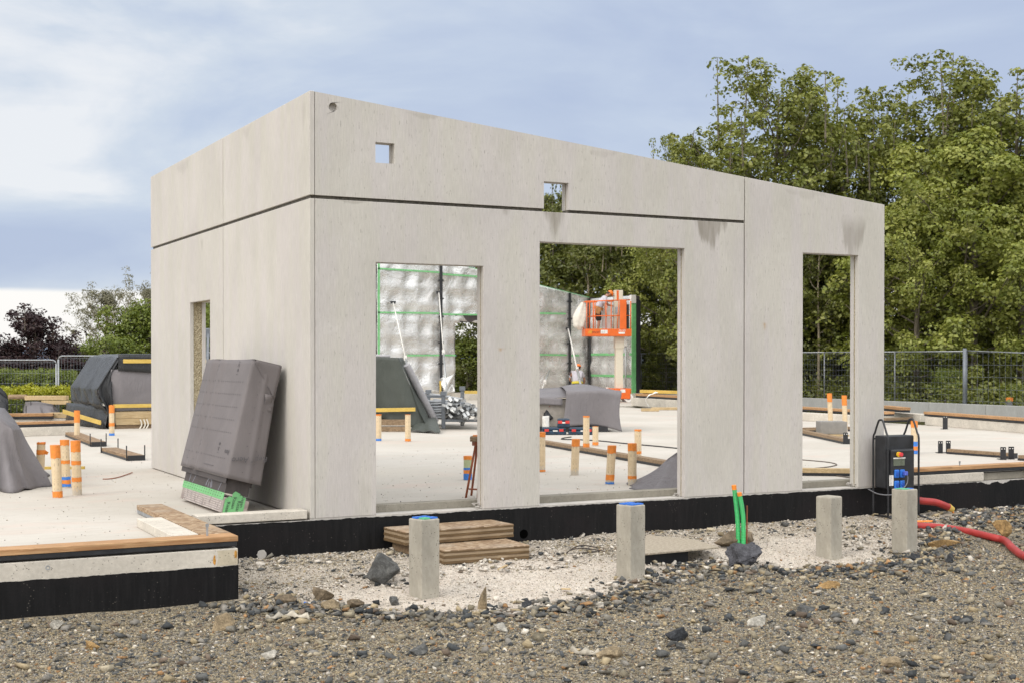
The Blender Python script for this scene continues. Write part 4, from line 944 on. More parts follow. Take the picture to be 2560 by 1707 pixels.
beam(P0(227, 1025), P0(165, 1001), .26, .09, 'short floor timber with rods just behind the taped pipes', rods=[(.02, 1, .24), (.02, -1, .24)])
beam(P0(1590, 1082), P0(1180, 1010), .16, .095, 'long dark-edged floor timber crossing behind the pipes of the second opening', m=M['woodw'])
beam(P0(1946, 1019), P0(1810, 990), .14, .10, 'black-sided floor timber ending in a bracket in the third opening', m=M['woodw'])
beam(P0(1950, 989), P0(1800, 993), .16, .10, 'rear floor timber behind the grey block in the third opening', m=M['woodw'])
beam(P0(2140, 965), P0(2030, 969), .16, .11, 'black-sided floor timber behind the power box', m=M['woodw'])
beam(P0(2330, 1052), P0(2180, 1041), .12, .085, 'floor timber between two pairs of black brackets', m=M['woodw'])
beam(P0(2420, 1062), P0(2344, 1056), .12, .085, 'floor timber running out of frame beyond the right bracket pair', m=M['woodw'])
beam(P0(1960, 1092), P0(1800, 1090), .16, .10, 'low floor timber right behind the sill of the third opening', m=M['pale'])
gB = 'black steel angle brackets on the right floor timbers'
def bracket(px, py, w_, h, lab):
    p = P0(px, py); t = thing('bracket', lab, 'bracket', p, gB)
    A = RV*w_/2; mb = MB(); n = 12
    mb.obox(p+ZV*h/2, A, FV*.006, ZV*h/2); mb.obox(p+FV*.06+ZV*.006, A*1.1, FV*.08, ZV*.006); make('angle_plate', mb, M['blackmetal'], t)
    for s_ in (-.5, .5):
        c = p + A*s_ + ZV*(h-.03) - FV*.0065; mb = MB(); mb.prism([c + RV*.009*math.cos(6.283*k/10) + ZV*.009*math.sin(6.283*k/10) for k in range(10)], -FV*.002); make('bolt_hole', mb, M['paper'], t)
bracket(2160, 1040, .08, .21, 'left black bracket of the left bracket pair'); bracket(2178, 1040, .08, .215, 'right black bracket of the left bracket pair')
bracket(2304, 1055, .088, .205, 'left black bracket of the right bracket pair'); bracket(2322.5, 1054, .088, .205, 'right black bracket of the right bracket pair')
bracket(2171, 985, .11, .31, 'single tall black bracket holding the far timber plate'); bracket(1942, 1019, .09, .22, 'black bracket with green shim in the third opening')
# upstands and plates at the far right slab edge
def kerb_run(a, b_, w_, h, lab, m=None, group='concrete upstands along the far slab edges'):
    a = Vector(a); b_ = Vector(b_); mb = MB(); mb.bar(a+ZV*h/2, b_+ZV*h/2, w_, h); single('upstand', lab, 'kerb', mb, m or M['kerb'], a, group, bevel=.01)
ka = P0(2140, 976); kb = P0(2420, 1000)
kerb_run(ka + Vector((.15, .2, 0)), kb + Vector((.15, -.2, 0)), .3, .21, 'long upstand below the far timber plate on the right')
e0 = P0(2141, 976) + Vector((.12, .25, 0)); e1 = kb + Vector((.12, 0, 0)); plate('far timber plate with black seal beyond the brackets on the right', e0.xy, e1.xy, .26, .265, .325, .22, 0, None)
k2 = P0(1800, 962); k3 = P0(2010, 975); kerb_run(k2, k3, .3, .21, 'upstand behind the two pipes of the third opening')
k4 = P0(2032, 962); k5 = P0(2125, 968); kerb_run(k4, k5, .3, .20, 'upstand right behind the building end', )
plate('timber plate behind the two pipes of the third opening', (k2 + Vector((.7, .5, 0))).xy, (k3 + Vector((.3, -.2, 0))).xy, .26, .265, .325, .22, 0, None)
plate('short timber plate just right of the building end', k4.xy, (k5 - RV*.5).xy, .26, .30, .37, .24, 0, None)
k6 = P0(1448, 931); k7 = P0(1600, 940); kerb_run(k6 + RV*.2, k7, .4, .28, 'upstand behind the lift seen through the second opening')
plate('dark timber plate under the yellow batten in the second opening', (k6+RV*.3).xy, k7.xy, .28, .35, .42, .29, 0, None)
mb = MB(); ya = P0(1470, 931) - FV*.1; yb = P0(1610, 937) - FV*.1; mb.bar(ya+ZV*.50, yb+ZV*.50, .06, .11); single('yellow_beam', 'long yellow formwork beam lying on the upstand in the second opening', 'beam', mb, M['yellow'], ya, bevel=.01)
kl0 = at(55, 1006, z=0); kl1 = at(172, 997, z=0); kerb_run(kl0 - RV*1.2 + FV*.1, kl1 + FV*.1, .3, .185, 'low upstand behind the taped pipes on the left')
plate('timber plate on the low upstand behind the taped pipes on the left', (kl0 - RV*1.2 + FV*.12).xy, (kl1 + FV*.12).xy, .26, .245, .295, .19, 0, None)
k8 = at(40, 975, z=0); k9 = at(160, 972, z=0); kerb_run(k8 - RV*1, k9, .3, .13, 'rear upstand further back on the left')
plate('shorter timber plate on the rear upstand on the left', (k8-RV*1).xy, at(123, 973, z=0).xy, .26, .20, .27, .14, 0, None)
mb = MB(); q = at(150, 972, z=0); mb.bar(q+ZV*.21-RV*.4, q+ZV*.21+RV*.55, .3, .13); single('timber_block', 'pale timber block beside the rear plate on the left', 'timber', mb, M['pale'], q, bevel=.01)
for i, px in enumerate((11, 16, 25, 38, 53, 60, 71)):
    q = at(px, 962 + (i % 2)*4, z=.0); mb = MB(); mb.tube([q+ZV*.14, q+ZV*(.50-.05*(i % 3))], .011, 6); single('rebar_stub', 'one of the thin dark steel rods sticking up behind the left sheet', 'rod', mb, M['blackmetal'], q, 'thin rods at the far left')
# grey block on board, small things on the slab
a = P0(1889, 1001); bb = P0(1946, 1001); d = (bb-a).normalized(); n = Vector((-d.y, d.x, 0))
mb = MB(); c = (a+bb)/2 + n*.3; mb.obox(c + ZV*.17, d*((bb-a).length/2+.02), n*.22, ZV*.13); single('grey_block', 'grey insulation block standing on a board in the third opening', 'block', mb, simple('grey_eps', (.235, .225, .21), .9, var=.08, bump=.2), c, bevel=.01)
mb = MB(); mb.obox(c + ZV*.02 - d*.15, d*((bb-a).length/2+.15), n*.45, ZV*.015); single('thin_board', 'thin yellowish board under the grey block', 'board', mb, M['pale'], c)
def cable(name, lab, pts, r, m): mb = MB(); mb.tube(bez(pts, 8), r, 6); single(name, lab, 'cable', mb, m, pts[0], smooth=True)
cm = simple('black_cable', (.03, .028, .026), .6)
cable('cable', 'thin black cable winding over the slab behind the third sill', [at(u/KD, v/KD, z=.008) for u, v in ((1970, 1146), (2002, 1148), (2060, 1153), (2085, 1157), (2091, 1161), (2070, 1166), (2032, 1170), (2020, 1175), (2040, 1182), (2085, 1187), (2120, 1192), (2160, 1196))], .009, simple('brown_cable', (.12, .095, .075), .6))
cable('cable', 'long black cable lying on the slab behind the pipes of the second opening', [at(u, v, z=.01) for u, v in ((1437, 1000), (1412, 1001), (1407, 1004), (1420, 1007), (1470, 1009), (1520, 1013), (1570, 1018), (1640, 1026))], .012, cm) if 0 else cable('cable', 'long black cable lying on the slab behind the pipes of the second opening', [at(u/KD, v/KD, z=.012) for u, v in ((1428, 1091), (1407, 1094), (1408, 1097), (1450, 1098), (1500, 1101), (1570, 1108), (1640, 1114), (1700, 1120), (1760, 1126))], .012, cm)
mb = MB(); mb.tube(bez([at(236, 1099, z=.008), at(252, 1098.5, z=.008), at(275, 1094, z=.01), at(304, 1084, z=.012)], 5), .007, 5); single('wire', 'bent thin wire lying on the slab left of the leaning panel', 'wire', mb, M['rust'], at(236, 1099, z=0))
mb = MB(); p, q = at(60, 1074, z=.02), at(116, 1073, z=.02); mb.bar(p, q + RV*.5, .05, .04); single('batten', 'thin yellow wood strip on the slab behind the leftmost pipe', 'batten', mb, M['yellow'], p)
mb = MB(); q = P0(1493, 944); mb.obox(q+ZV*.05, RV*.27, FV*.09, ZV*.045); single('wood_offcut', 'short pale wood offcut on the slab in the second opening', 'offcut', mb, M['pale'], q, bevel=.005)
mb = MB(); q = P0(1540, 941); mb.obox(q+ZV*.05, RV*.6, FV*.1, ZV*.04); single('wood_offcut', 'longer pale wood offcut at the right of the second opening', 'offcut', mb, M['pale'], q, bevel=.005)
mb = MB(); q = P0(1490, 936); strip(mb, [q+ZV*.02, q-RV*.1+ZV*.25, q+RV*.05+ZV*.42, q+RV*.3+ZV*.5], .09, seed=8); single('white_strap', 'folded white strap hanging at the upstand in the second opening', 'strap', mb, M['paper'], q, solid=.01)

# ------------------------------------------------------------------ leaning wrapped panel
lp = thing('wrapped_board', 'tall foil-edged panel under a grey membrane leaning on the side wall', 'insulated panel', at(470, 1160, z=0))
# board plane: bottom edge on the slab, top edge against the wall
b0 = Vector((-.80, 2.95, .055)); b1 = Vector((-.42, 1.05, .055))     # bottom edge far, near  (outer face)
def LPpt(px, py, x): return at(px, py, x=x)
fl_ = at(414, 1143, z=.03); nr_ = at(506, 1176, z=.03)              # bottom corners of the ribbed end (outer face)
u_ = (nr_ - fl_); Lw = u_.length; u_.normalize()                     # along the bottom edge, towards the camera
hn = Vector((u_.y, -u_.x, 0)); hn = hn if hn.x > 0 else -hn          # horizontal, towards the wall
tl = at(484, 829, d=1); tv = (tl - Vector(CAM))                      # choose lean so that the top-left corner meets its sight line
best = None
for k in range(5, 60):
    a = R(k); up = (ZV*math.cos(a) + hn*math.sin(a))
    # point on the left edge at height z=1.57
    t = (1.57-fl_.z)/up.z; p = fl_ + up*t; v = p - Vector(CAM); dlt = v.normalized().cross(tv.normalized()).length
    if best is None or dlt < best[0]: best = (dlt, a)
lean = best[1]; up = ZV*math.cos(lean) + hn*math.sin(lean); on = u_.cross(up); on = on if on.x < 0 else -on   # outward normal
TH = .27
def Q(a, h, d=0): return fl_ + u_*a + up*h - on*d
Hh = (1.575 - .03)/up.z
mb = MB(); A0, A1 = .015, Lw-.01
mb.prism([Q(A0, .30), Q(A1, .30), Q(A1, Hh-.02), Q(A0, Hh-.02)], -on*TH); make('panel_core', mb, M['board'], lp)
mb = MB(); mb.prism([Q(0, 0), Q(Lw, 0), Q(Lw, .165), Q(0, .165)], -on*(TH+.01)); en = make('foil_end', mb, M['foilend'], lp, bevel=.01)
mb = MB()
for k in range(6):
    h = .012 + k*.022; mb.bar(Q(.14, h, -.002), Q(Lw-.03, h, -.002), .004, .011, up)
make('ribs', mb, simple('foil_rib', (.62, .57, .54), .3, .4), en)
mb = MB(); mb.bar(Q(.0, .168, -.003), Q(Lw, .168, -.003), .075, .004, on); 
tp = make('green_tape', mb, M['gtape'], lp)
mb = MB()
for (d0_, d1_, h0_, h1_, k) in ((.02, .10, 0, .165, 0), (.085, .165, -.0, .235, 1), (.15, .232, .0, .205, 2), (.03, .12, .135, .175, 3)):
    mb.prism([Q(Lw+.003+k*.0012, h0_, d0_), Q(Lw+.003+k*.0012, h0_, d1_), Q(Lw+.003+k*.0012, h1_-.012, d1_), Q(Lw+.003+k*.0012, h1_+.006, d0_+.3*(d1_-d0_)), Q(Lw+.003+k*.0012, h1_-.02, d0_)], u_*.001)
t2 = make('green_tape', mb, M['gtape'], lp)
mb = MB(); rr = random.Random(1)
for i in range(34):
    a = .03 + (i % 17)*(Lw-.06)/17 + (.018 if i >= 17 else 0); h = .152 if i < 17 else .183; mb.prism([Q(a, h, -.0056), Q(a+.02, h+.002, -.0056), Q(a+.024, h+.012, -.0056), Q(a+.004, h+.01, -.0056)], on*.0006)
make('print_pattern', mb, M['ink'], tp)
mb = MB()
for (dd, h0) in ((TH*.22, .06), (TH*.42, .12), (TH*.62, .09), (TH*.75, .15)):
    lettering(mb, 'Rissan', .05, Q(Lw+.0078, h0, dd), -up, (-hn + Vector((0, 0, 0))) if (-up).cross(-hn).dot(u_) > 0 else hn)
make('tape_lettering', mb, M['ink'], t2)
mb = MB(); mb.prism([Q(0.0, .205), Q(Lw-.0, .205), Q(Lw-.0, .42), Q(0.0, .42)], -on*(TH-.02)); bd = make('printed_board', mb, M['board'], lp)
mb = MB()
def arcband(cx, cy, r0, r1, a0, a1, n=14):
    for k in range(n):
        a, b_ = a0+(a1-a0)*k/n, a0+(a1-a0)*(k+1)/n
        mb.prism([Q(cx+r0*math.cos(a), cy+r0*math.sin(a), -.001), Q(cx+r1*math.cos(a), cy+r1*math.sin(a), -.001), Q(cx+r1*math.cos(b_), cy+r1*math.sin(b_), -.001), Q(cx+r0*math.cos(b_), cy+r0*math.sin(b_), -.001)], on*.0008)
arcband(Lw*.62, .20, .10, .125, .2, 2.94)
for (x0, x1, y0, y1) in ((Lw*.12, Lw*.14, .205, .33), (Lw*.21, Lw*.26, .21, .30), (Lw*.60, Lw*.605, .21, .27), (Lw*.66, Lw*.64, .21, .27), (Lw*.84, Lw*.88, .21, .30)): mb.prism([Q(x0, y0, -.001), Q(x0+.02, y0, -.001), Q(x1+.025, y1, -.001), Q(x1, y1, -.001)], on*.0008)
make('arrow_print', mb, M['arrow'], bd)
# membrane sleeve: front face, near side, top flap
def fold(a):  # soft vertical folds of the sheet
    return .022*math.exp(-((a-.16)/.035)**2) - .026*math.exp(-((a-.25)/.05)**2) + .026*math.exp(-((a-.36)/.04)**2) + .004*math.sin(a*9)
BX0 = -.10; HB = .36
fr0 = at(398, 1083, d=1); 
NW = Lw + .20
def sleeve(u, v):
    # u across: 0..0.72 front face, then rounded corner and near side; v upward
    h = HB + (Hh + .015 - HB)*v; flare = (1-v)
    wl = -.045 - .05*flare; wr = Lw*(.93) + .30*flare*.0 + .0
    wfull = Lw + .02 + .06*flare
    if u < .66:
        a = wl + (wfull - wl)*(u/.66); dd = -.034 - fold(a*.95/max(Lw, .1)*1.0) - .02*flare
        return Q(a, h - .0*u, dd)
    k = (u-.66)/.34; side = TH*(1.0 + .25*flare)
    if k < .22:
        aa = k/.22*math.pi/2; rr_ = .03; return Q(wfull + rr_*math.sin(aa), h, -.034 + rr_*(1-math.cos(aa)) - .02*flare)
    kk = (k-.22)/.78; dd = -.004 + side*kk; return Q(wfull + .03 + .02*math.sin(kk*3.1)*flare - .03*kk*flare + .012*math.exp(-((kk-.55)/.09)**2), h - .012*kk, dd)
mb = MB(); mb.grid(sleeve, 60, 24); sv = make('membrane_cover', mb, M['memb'], lp, solid=.004, smooth=True)
mb = MB()
def topf(u, v):
    a = -.045 + (Lw+.02+.045+.028)*u; return Q(a, Hh+.018 + .006*math.sin(u*8), -.012 + (TH+.02)*v)
mb.grid(topf, 20, 6, True); make('top_flap', mb, M['memb'], lp, solid=.004)
WF = Lw+.02
mb = MB(); mb.grid(lambda u, v: Q(WF+.046 + .008*math.sin(6*v) + .01*v*u, Hh + .02 - (.03 + .33*u)*v, .0 + u*TH*1.05), 8, 8); mb.grid(lambda u, v: Q(WF+.055 + .015*math.sin(5*v+2*u), Hh - .30 - .17*v, TH*(.62 + .3*u) + .03*v), 4, 5); make('folded_corner', mb, M['memb'], lp, solid=.003, smooth=True)
mb = MB(); mb.grid(lambda u, v: Q(-.085 + (WF+.05+.085)*u, HB - .055*v, -.034 + .0*v), 16, 2); make('cover_hem', mb, M['board'], lp, solid=.004)
# printing on the sheet
mb = MB(); du = -u_; dv = -up
def front(a, h): return Q(a, h, -.041 - fold(a*.95/max(Lw, .1)) - .02*(1-(h-HB)/(Hh-HB)))
def side(kk, h): 
    fl2 = 1-(h-HB)/(Hh-HB); return Q(WF + .05 + .06*fl2 + .02*math.sin(kk*3.1)*fl2 - .03*kk*fl2, h - .012*kk, .018 + TH*(1+.25*fl2)*kk) + u_*.012
for row in range(7):
    h = HB + .19 + row*.135
    if row == 1: continue
    for k in range(22):
        a = .02 + k*(Lw-.02)/22; p = front(a, h); s_ = .0055; mb.prism([p-u_*s_-up*s_, p+u_*s_-up*s_, p+u_*s_+up*s_, p-u_*s_+up*s_], on*.0006)
for row in range(8):
    for j, kk in enumerate((.22, .55, .88)):
        p = side(kk, HB + .09 + row*.135 - .03*j); d_ = hn; s_ = .007; mb.bar(p-d_*s_, p+d_*s_, .0015, .003); mb.bar(p-up*s_, p+up*s_, .0015, .003)
for (a0, a1, h) in ((.06, .22, HB+.11), (.50, .74, HB+.09)): mb.bar(front(a0*Lw, h), front(a1*Lw, h), .004, .002, on)
mb.bar(front(0, HB+.02), front(Lw, HB+.02), .003, .002, on)
for a in (.30*Lw, .78*Lw):
    p = front(a, Hh-.10); mb.bar(p-u_*.025+up*.035-on*.0, p+up*.075, .004, .002, on); mb.bar(p+u_*.025+up*.035, p+up*.075, .004, .002, on); mb.bar(p-u_*.03+up*.09, p+u_*.03+up*.09, .003, .002, on)
    mb.bar(p-u_*.02, p+u_*.02, .025, .002, on); mb.bar(p-u_*.018-up*.045, p+u_*.018-up*.045, .006, .002, on)
    if True:
        p2 = front(a-.02, HB + .33); mb.bar(p2-u_*.025-up*.035, p2-up*.075, .004, .002, on); mb.bar(p2+u_*.025-up*.035, p2-up*.075, .004, .002, on); mb.bar(p2-u_*.02, p2+u_*.02, .025, .002, on); mb.bar(p2-u_*.028-up*.095, p2+u_*.028-up*.095, .003, .002, on)
lettering(mb, 'Aero', .075, front(Lw*.97, HB+.26), du, dv); 
make('print_pattern', mb, M['inkm'], sv)
mb = MB()
sdv = (hn*-1); p = side(.42, HB + .25)
lettering(mb, 'Rep\u00b0 Aero', .085, side(.36, HB+.235)+u_*.004, -hn*1.0 - u_*.12, dv, .0015)
make('side_lettering', mb, M['inkm'], sv)

# ------------------------------------------------------------------ draped sheets
def drape(name, lab, cat, base, tops, m, folds=(7, 11), amp=.08, seed=0, n=72, k=14, group=None, hem=.01, flare=.12):
    """sheet hanging over a pile: base/tops outlines as lists of world points"""
    rr = np.random.default_rng(seed)
    def loop(P, t):
        m_ = len(P); x = (t % 1)*m_; i = int(x); f = x-i; a, b_ = P[i % m_], P[(i+1) % m_]; f = f*f*(3-2*f)*.5 + f*.5; return Vector(a).lerp(Vector(b_), f)
    ph = rr.uniform(0, 6.28, 6); cen = sum((Vector(t) for t in tops), Vector())/len(tops); mb = MB(); vs = []
    for j in range(k+1):
        v = j/k
        for i in range(n):
            t = i/n; lo = loop(base, t); hi = loop(tops, t); p = lo.lerp(hi, v**.9); o = (lo - cen); o.z = 0; o.normalize()
            ff = (math.sin(6.283*folds[0]*t+ph[0]+1.4*v) + .6*math.sin(6.283*folds[1]*t+ph[1]-2.0*v) + .4*math.sin(6.283*3*t+ph[2]+5*v))
            p = p + o*(amp*ff*(1-v)**.8*(.35+.65*(1-v)) + flare*(1-v)**3) + ZV*(.02*math.sin(6.283*5*t+ph[3]) if j == 0 else 0)
            if j == 0: p.z = max(p.z, .004)
            vs.append(p)
    c0 = len(vs); vs.append(cen + ZV*.02)
    fs = [(j*n+i, j*n+(i+1) % n, (j+1)*n+(i+1) % n, (j+1)*n+i) for j in range(k) for i in range(n)] + [(k*n+i, k*n+(i+1) % n, c0) for i in range(n)]
    mb.add(vs, fs); b0_ = sum((Vector(t) for t in base), Vector())/len(base); b0_.z = 0
    return single(name, lab, cat, mb, m, b0_, group, smooth=True, solid=.006)
def W(px, py, z=0): return at(px, py, z=z)
# left foreground sheet
g0 = W(105, 1112); g1 = W(60, 1127); 
base = [W(98, 1113), W(60, 1124), W(0, 1128), W(-60, 1130), W(-90, 1110), W(-40, 1085), W(40, 1085), W(85, 1092)]
def up_at(px, py, ref): D = (ref - Vector(CAM)).dot(FV); v = at(px, py, d=1) - Vector(CAM); return Vector(CAM) + v*(D/v.dot(FV))
cr = W(20, 1110)
tops = [up_at(48, 985, cr), up_at(28, 985, W(20, 1125)), up_at(0, 965, W(0, 1125)), up_at(-40, 960, cr), up_at(-60, 950, W(-40, 1090)), up_at(-20, 932, W(-20, 1088)), up_at(10, 937, W(20, 1088)), up_at(30, 960, W(60, 1095))]
drape('covered_pile', 'pile under a crumpled grey membrane at the left edge of the slab', 'covered pile', base, tops, M['membs'], (6, 10), .12, 3, n=120, k=24)
mb = MB(); mb.grid(lambda u, v: W(70, 1119).lerp(W(104, 1113), u).lerp(W(85, 1100).lerp(W(112, 1109), u), v) + ZV*(.01+.015*math.sin(4*u+3*v)**2), 8, 6); single('sheet_corner', 'flat grey corner of membrane lying on the slab by the leftmost pipe', 'sheet', mb, M['membs'], W(85, 1110), solid=.004, smooth=True)
cr2 = W(5, 985); drape('covered_bundle', 'dark wrapped bundle at the left edge above the grey sheet', 'bundle', [W(24, 985), W(0, 988), W(-60, 988), W(-60, 975), W(0, 974), W(20, 977)], [up_at(18, 915, cr2), up_at(0, 900, cr2), up_at(-40, 895, cr2), up_at(-40, 890, cr2), up_at(0, 888, cr2), up_at(14, 902, cr2)], M['tarp'], (4, 7), .08, 5)
cr3 = W(80, 962); drape('covered_bundle', 'low crumpled grey sheet over planks in front of the far sleepers', 'bundle', [W(140, 962), W(95, 965), W(55, 962), W(52, 955), W(90, 953), W(138, 955)], [up_at(120, 933, cr3), up_at(90, 930, cr3), up_at(62, 930, cr3), up_at(58, 922, cr3), up_at(85, 921, cr3), up_at(122, 928, cr3)], M['membs'], (9, 13), .14, 6)
# big wrapped stack on the left
ys, yn = 18.8, 22.6
def Sx(px, py, y=ys): return at(px, py, y=y)
t = thing('wrapped_stack', 'big prefabricated stack wrapped in dark plastic and grey membrane beside the shell', 'wrapped stack', Sx(300, 985))
prof = [Sx(246, 984), Sx(228, 894), Sx(272, 819), Sx(276, 814)]
xL0, xL1, xL2 = prof[0].x, prof[1].x, prof[2].x; z1_, z2_ = prof[1].z, prof[2].z
def stack(u, v):
    # v along depth, u along profile
    y = ys + (yn-ys)*v; K = [(xL0+.05, .04), (xL1+.16, .42), (xL1, z1_*.62), (xL1-.02, z1_), (xL2, z2_), (xL2+.15, z2_+.05), (xL2+2.0, z2_+.05), (xL2+6.5, z2_+.05)]
    x = u*(len(K)-1); i = min(int(x), len(K)-2); f = x-i; px = K[i][0]*(1-f)+K[i+1][0]*f; pz = K[i][1]*(1-f)+K[i+1][1]*f
    wr = .035*math.sin(v*31+3*math.sin(u*9)) * math.exp(-((u-.28)/.2)**2) + .02*math.sin(17*v+8*u)
    return Vector((px + wr - .0, y, pz + .018*math.sin(v*13+u*7)*(u > .5)))
mb = MB(); mb.grid(stack, 70, 44); make('plastic_wrap', mb, M['tarp'], t, smooth=True, solid=.006)
def front_cap(u, v):
    z = .06 + (z2_+.05-.06)*v; K = [(0, xL0+.05), (.25, xL1+.16), (.42, xL1), (.55, xL1-.02), (.98, xL2), (1, xL2+.15)]
    zz = v; xl = np.interp(zz, [k[0] for k in K], [k[1] for k in K]); xr = Sx(264, 900).x; x = xl + (max(xr, xl+.15)-xl)*u
    return Vector((x, ys - .015 - .05*math.sin(9*u+5*v)*math.sin(3.14*u) - .08*math.exp(-((u-.62-.2*v)/.09)**2)*(1-v*.5), z))
mb = MB(); mb.grid(front_cap, 30, 26); make('gathered_wrap', mb, M['tarp'], t, smooth=True, solid=.006)
pA = Sx(254, 848); pB = Sx(262, 978); xr = xL2 + 6.5
mb = MB(); mb.grid(lambda u, v: Vector((pA.x + (xr-pA.x)*u + .0, ys - .045 + .012*math.sin(6*v+9*u), .42 + (pA.z-.42)*v)), 24, 12); make('membrane_panel', mb, M['membs'], t, smooth=True, solid=.006)
mb = MB(); mb.grid(lambda u, v: Vector((xL2-.02 + (xr-xL2)*u, ys - .075 - .02*math.sin(23*u)*(1-v) , pA.z-.03 - .05*math.sin(11*u)**2*(1-v) + (z2_+.09-pA.z)*v)), 40, 5); make('top_lap', mb, M['tarp'], t, smooth=True, solid=.006)
def batten(p, q, parent, w_=.05): mb = MB(); mb.bar(p, q, .03, w_); make('batten', mb, M['yellow'], parent, bevel=.004)
batten(Sx(283, 829, ys-.10), Sx(283, 829, ys-.10) + Vector((5, 0, 0)), t, .09); batten(Sx(255, 932, ys-.07), Sx(255, 932, ys-.07) + Vector((5, 0, 0)), t, .085)
q0 = at(145, 944, y=yn-1.2); q1 = at(231, 970, y=ys-.12); batten(q0, q1, t, .10)
for (ya_, yb_, z0, z1, mm) in ((0, .1, .24, .40, M['pale']), (0, .1, .09, .235, M['pale']), (.04, .12, .0, .085, M['woodw'])):
    p = Sx(264, 970); mb = MB(); mb.box(p.x, xr, ys-.02+ya_, ys+1.2, z0, z1); make('pallet_beam', mb, mm, t, bevel=.006)
for px in (322, 330, 337):
    mb = MB(); a = Sx(px, 962, ys-.05); mb.tube(bez([a, a+Vector((.03, -.02, -.12)), a+Vector((-.02, -.03, -.22)), a+Vector((-.09, -.05, -.33))], 5), .016, 6); make('strap', mb, M['white'], t)
mb = MB(); q = at(150, 968, y=yn-1); mb.grid(lambda u, v: at(148, 972, z=0).lerp(Sx(246, 985), u)*1.0 + ZV*(.02+.5*v) + FV*(.15*v) - RV*(.10*(1-v)*abs(math.sin(9*u))), 22, 6); make('skirt', mb, M['tarp'], t, smooth=True, solid=.006)

# ------------------------------------------------------------------ inside view of the first opening
gr = W(930, 992); cr = W(935, 990)
t = thing('covered_stack', 'dark green-grey sheet over a timber stack behind the first opening', 'covered stack', W(900, 990))
def gs(u, v):
    # u: from left (hidden) to right apex, v: top to bottom
    pt = up_at(845, 818, cr).lerp(up_at(915, 821, cr), u); pb = up_at(845, 955, cr).lerp(up_at(985, 990, cr), u**1.3)
    p = pt.lerp(pb, v); return p - FV*(.05*math.sin(9*u+2*v)*v + .04*math.sin(17*u)*v*v)
def gs2(u, v):
    pt = up_at(915, 821, cr); a = pt.lerp(up_at(985, 990, cr), v); b_ = (pt + FV*1.2).lerp(up_at(985, 990, cr) + FV*1.6 + RV*.1, v); p = a.lerp(b_, u); return p + RV*(.04*math.sin(6*u+7*v)*v)
mb = MB(); mb.grid(gs, 26, 22); mb2 = MB(); mb2.grid(gs2, 8, 18); make('front_sheet', mb, M['gtarp'], t, smooth=True, solid=.006); make('side_sheet', mb2, M['gtarp'], t, smooth=True, solid=.006)
mb = MB(); mb.grid(lambda u, v: W(940, 992).lerp(W(1012, 996), u).lerp(up_at(955, 962, cr).lerp(up_at(998, 962, cr), u), v) + FV*(.5*v - .1*math.sin(5*u)*v) + ZV*(.01+.05*abs(math.sin(7*u))*(1-v)), 14, 8); make('trailing_sheet', mb, M['gtarp'], t, smooth=True, solid=.006)
p = up_at(845, 941, cr) - FV*.12; q = up_at(955, 939, cr) - FV*.12; mb = MB(); mb.bar(p, q, .03, .085); make('batten', mb, M['yellow'], t, bevel=.004)
for (y0, y1) in ((962, 976), (978, 990)):
    p = up_at(845, (y0+y1)/2, cr) + FV*.02; q = up_at(938, (y0+y1)/2, cr) + FV*.02; mb = MB(); mb.bar(p, q, .25, (y1-y0)*KD*28.6/FPX); make('pallet_beam', mb, M['woodw'], t, bevel=.006)
mb = MB(); p = up_at(848, 817, cr) + FV*.3; q = up_at(893, 818, cr) + FV*.3; mb.tube([p, q], .04, 10); single('roll', 'thin grey tube lying on top of the green-grey stack', 'tube', mb, M['tube'], p, smooth=False)
mb = MB(); p = up_at(1000, 968, W(1000, 985)); q = up_at(930, 838, cr) + FV*.4; mb.tube([p, q], .085, 14); single('roll', 'thick grey cardboard tube leaning against the green-grey stack', 'tube', mb, M['tube'], p)
# prop rack
r0 = W(1021, 985); gE = 'galvanised props lying in the rack'
def rk(px, py, dep=0): return up_at(px, py, r0) + FV*dep
t = thing('prop_rack', 'galvanised storage rack holding steel props behind the first opening', 'rack', r0)
for (px, y0, y1, dep) in ((1018.5, 983, 903, 0), (974, 950, 903, 1.6), (1056, 955, 895, 1.6), (1112, 983, 908, 0)):
    mb = MB(); p = rk(px, y0, dep); q = rk(px, y1, dep); p.z = max(p.z, .0) if dep == 0 else .0; mb.bar(p, q, .09, .08, FV); mb.obox(q, RV*.07, FV*.06, ZV*.05); make('rack_post', mb, M['greysteel'], t, bevel=.006)
for (xa, ya, xb, yb, dep) in ((974, 912, 1018, 912, .8), (1018, 965, 1112, 965, 0), (974, 940, 1018, 967, .8)):
    mb = MB(); mb.bar(rk(xa, ya, dep), rk(xb, yb, dep), .06, .06); make('rack_rail', mb, M['greysteel'], t, bevel=.005)
mb = MB(); mb.bar(rk(1062, 903.5, 1.5), rk(1120, 904, 1.5), .07, .07); make('rack_rail', mb, M['yellow'], t)
mb = MB(); mb.bar(rk(1012, 903, .02), rk(1011, 874, .02), .04, .05, FV); single('yellow_post', 'short yellow upright bar on the rack corner', 'bar', mb, M['yellow'], rk(1012, 903))
rr = random.Random(3); pr = None
spots = []
for j, yy in enumerate((921, 930, 938, 946, 954, 962)):
    n_ = (3, 6, 8, 8, 7, 4)[j]; x0 = (1040, 1030, 1026, 1026, 1030, 1040)[j]
    for i in range(n_): spots.append((x0 + i*11 + rr.uniform(-3, 3), yy + rr.uniform(-3, 3)))
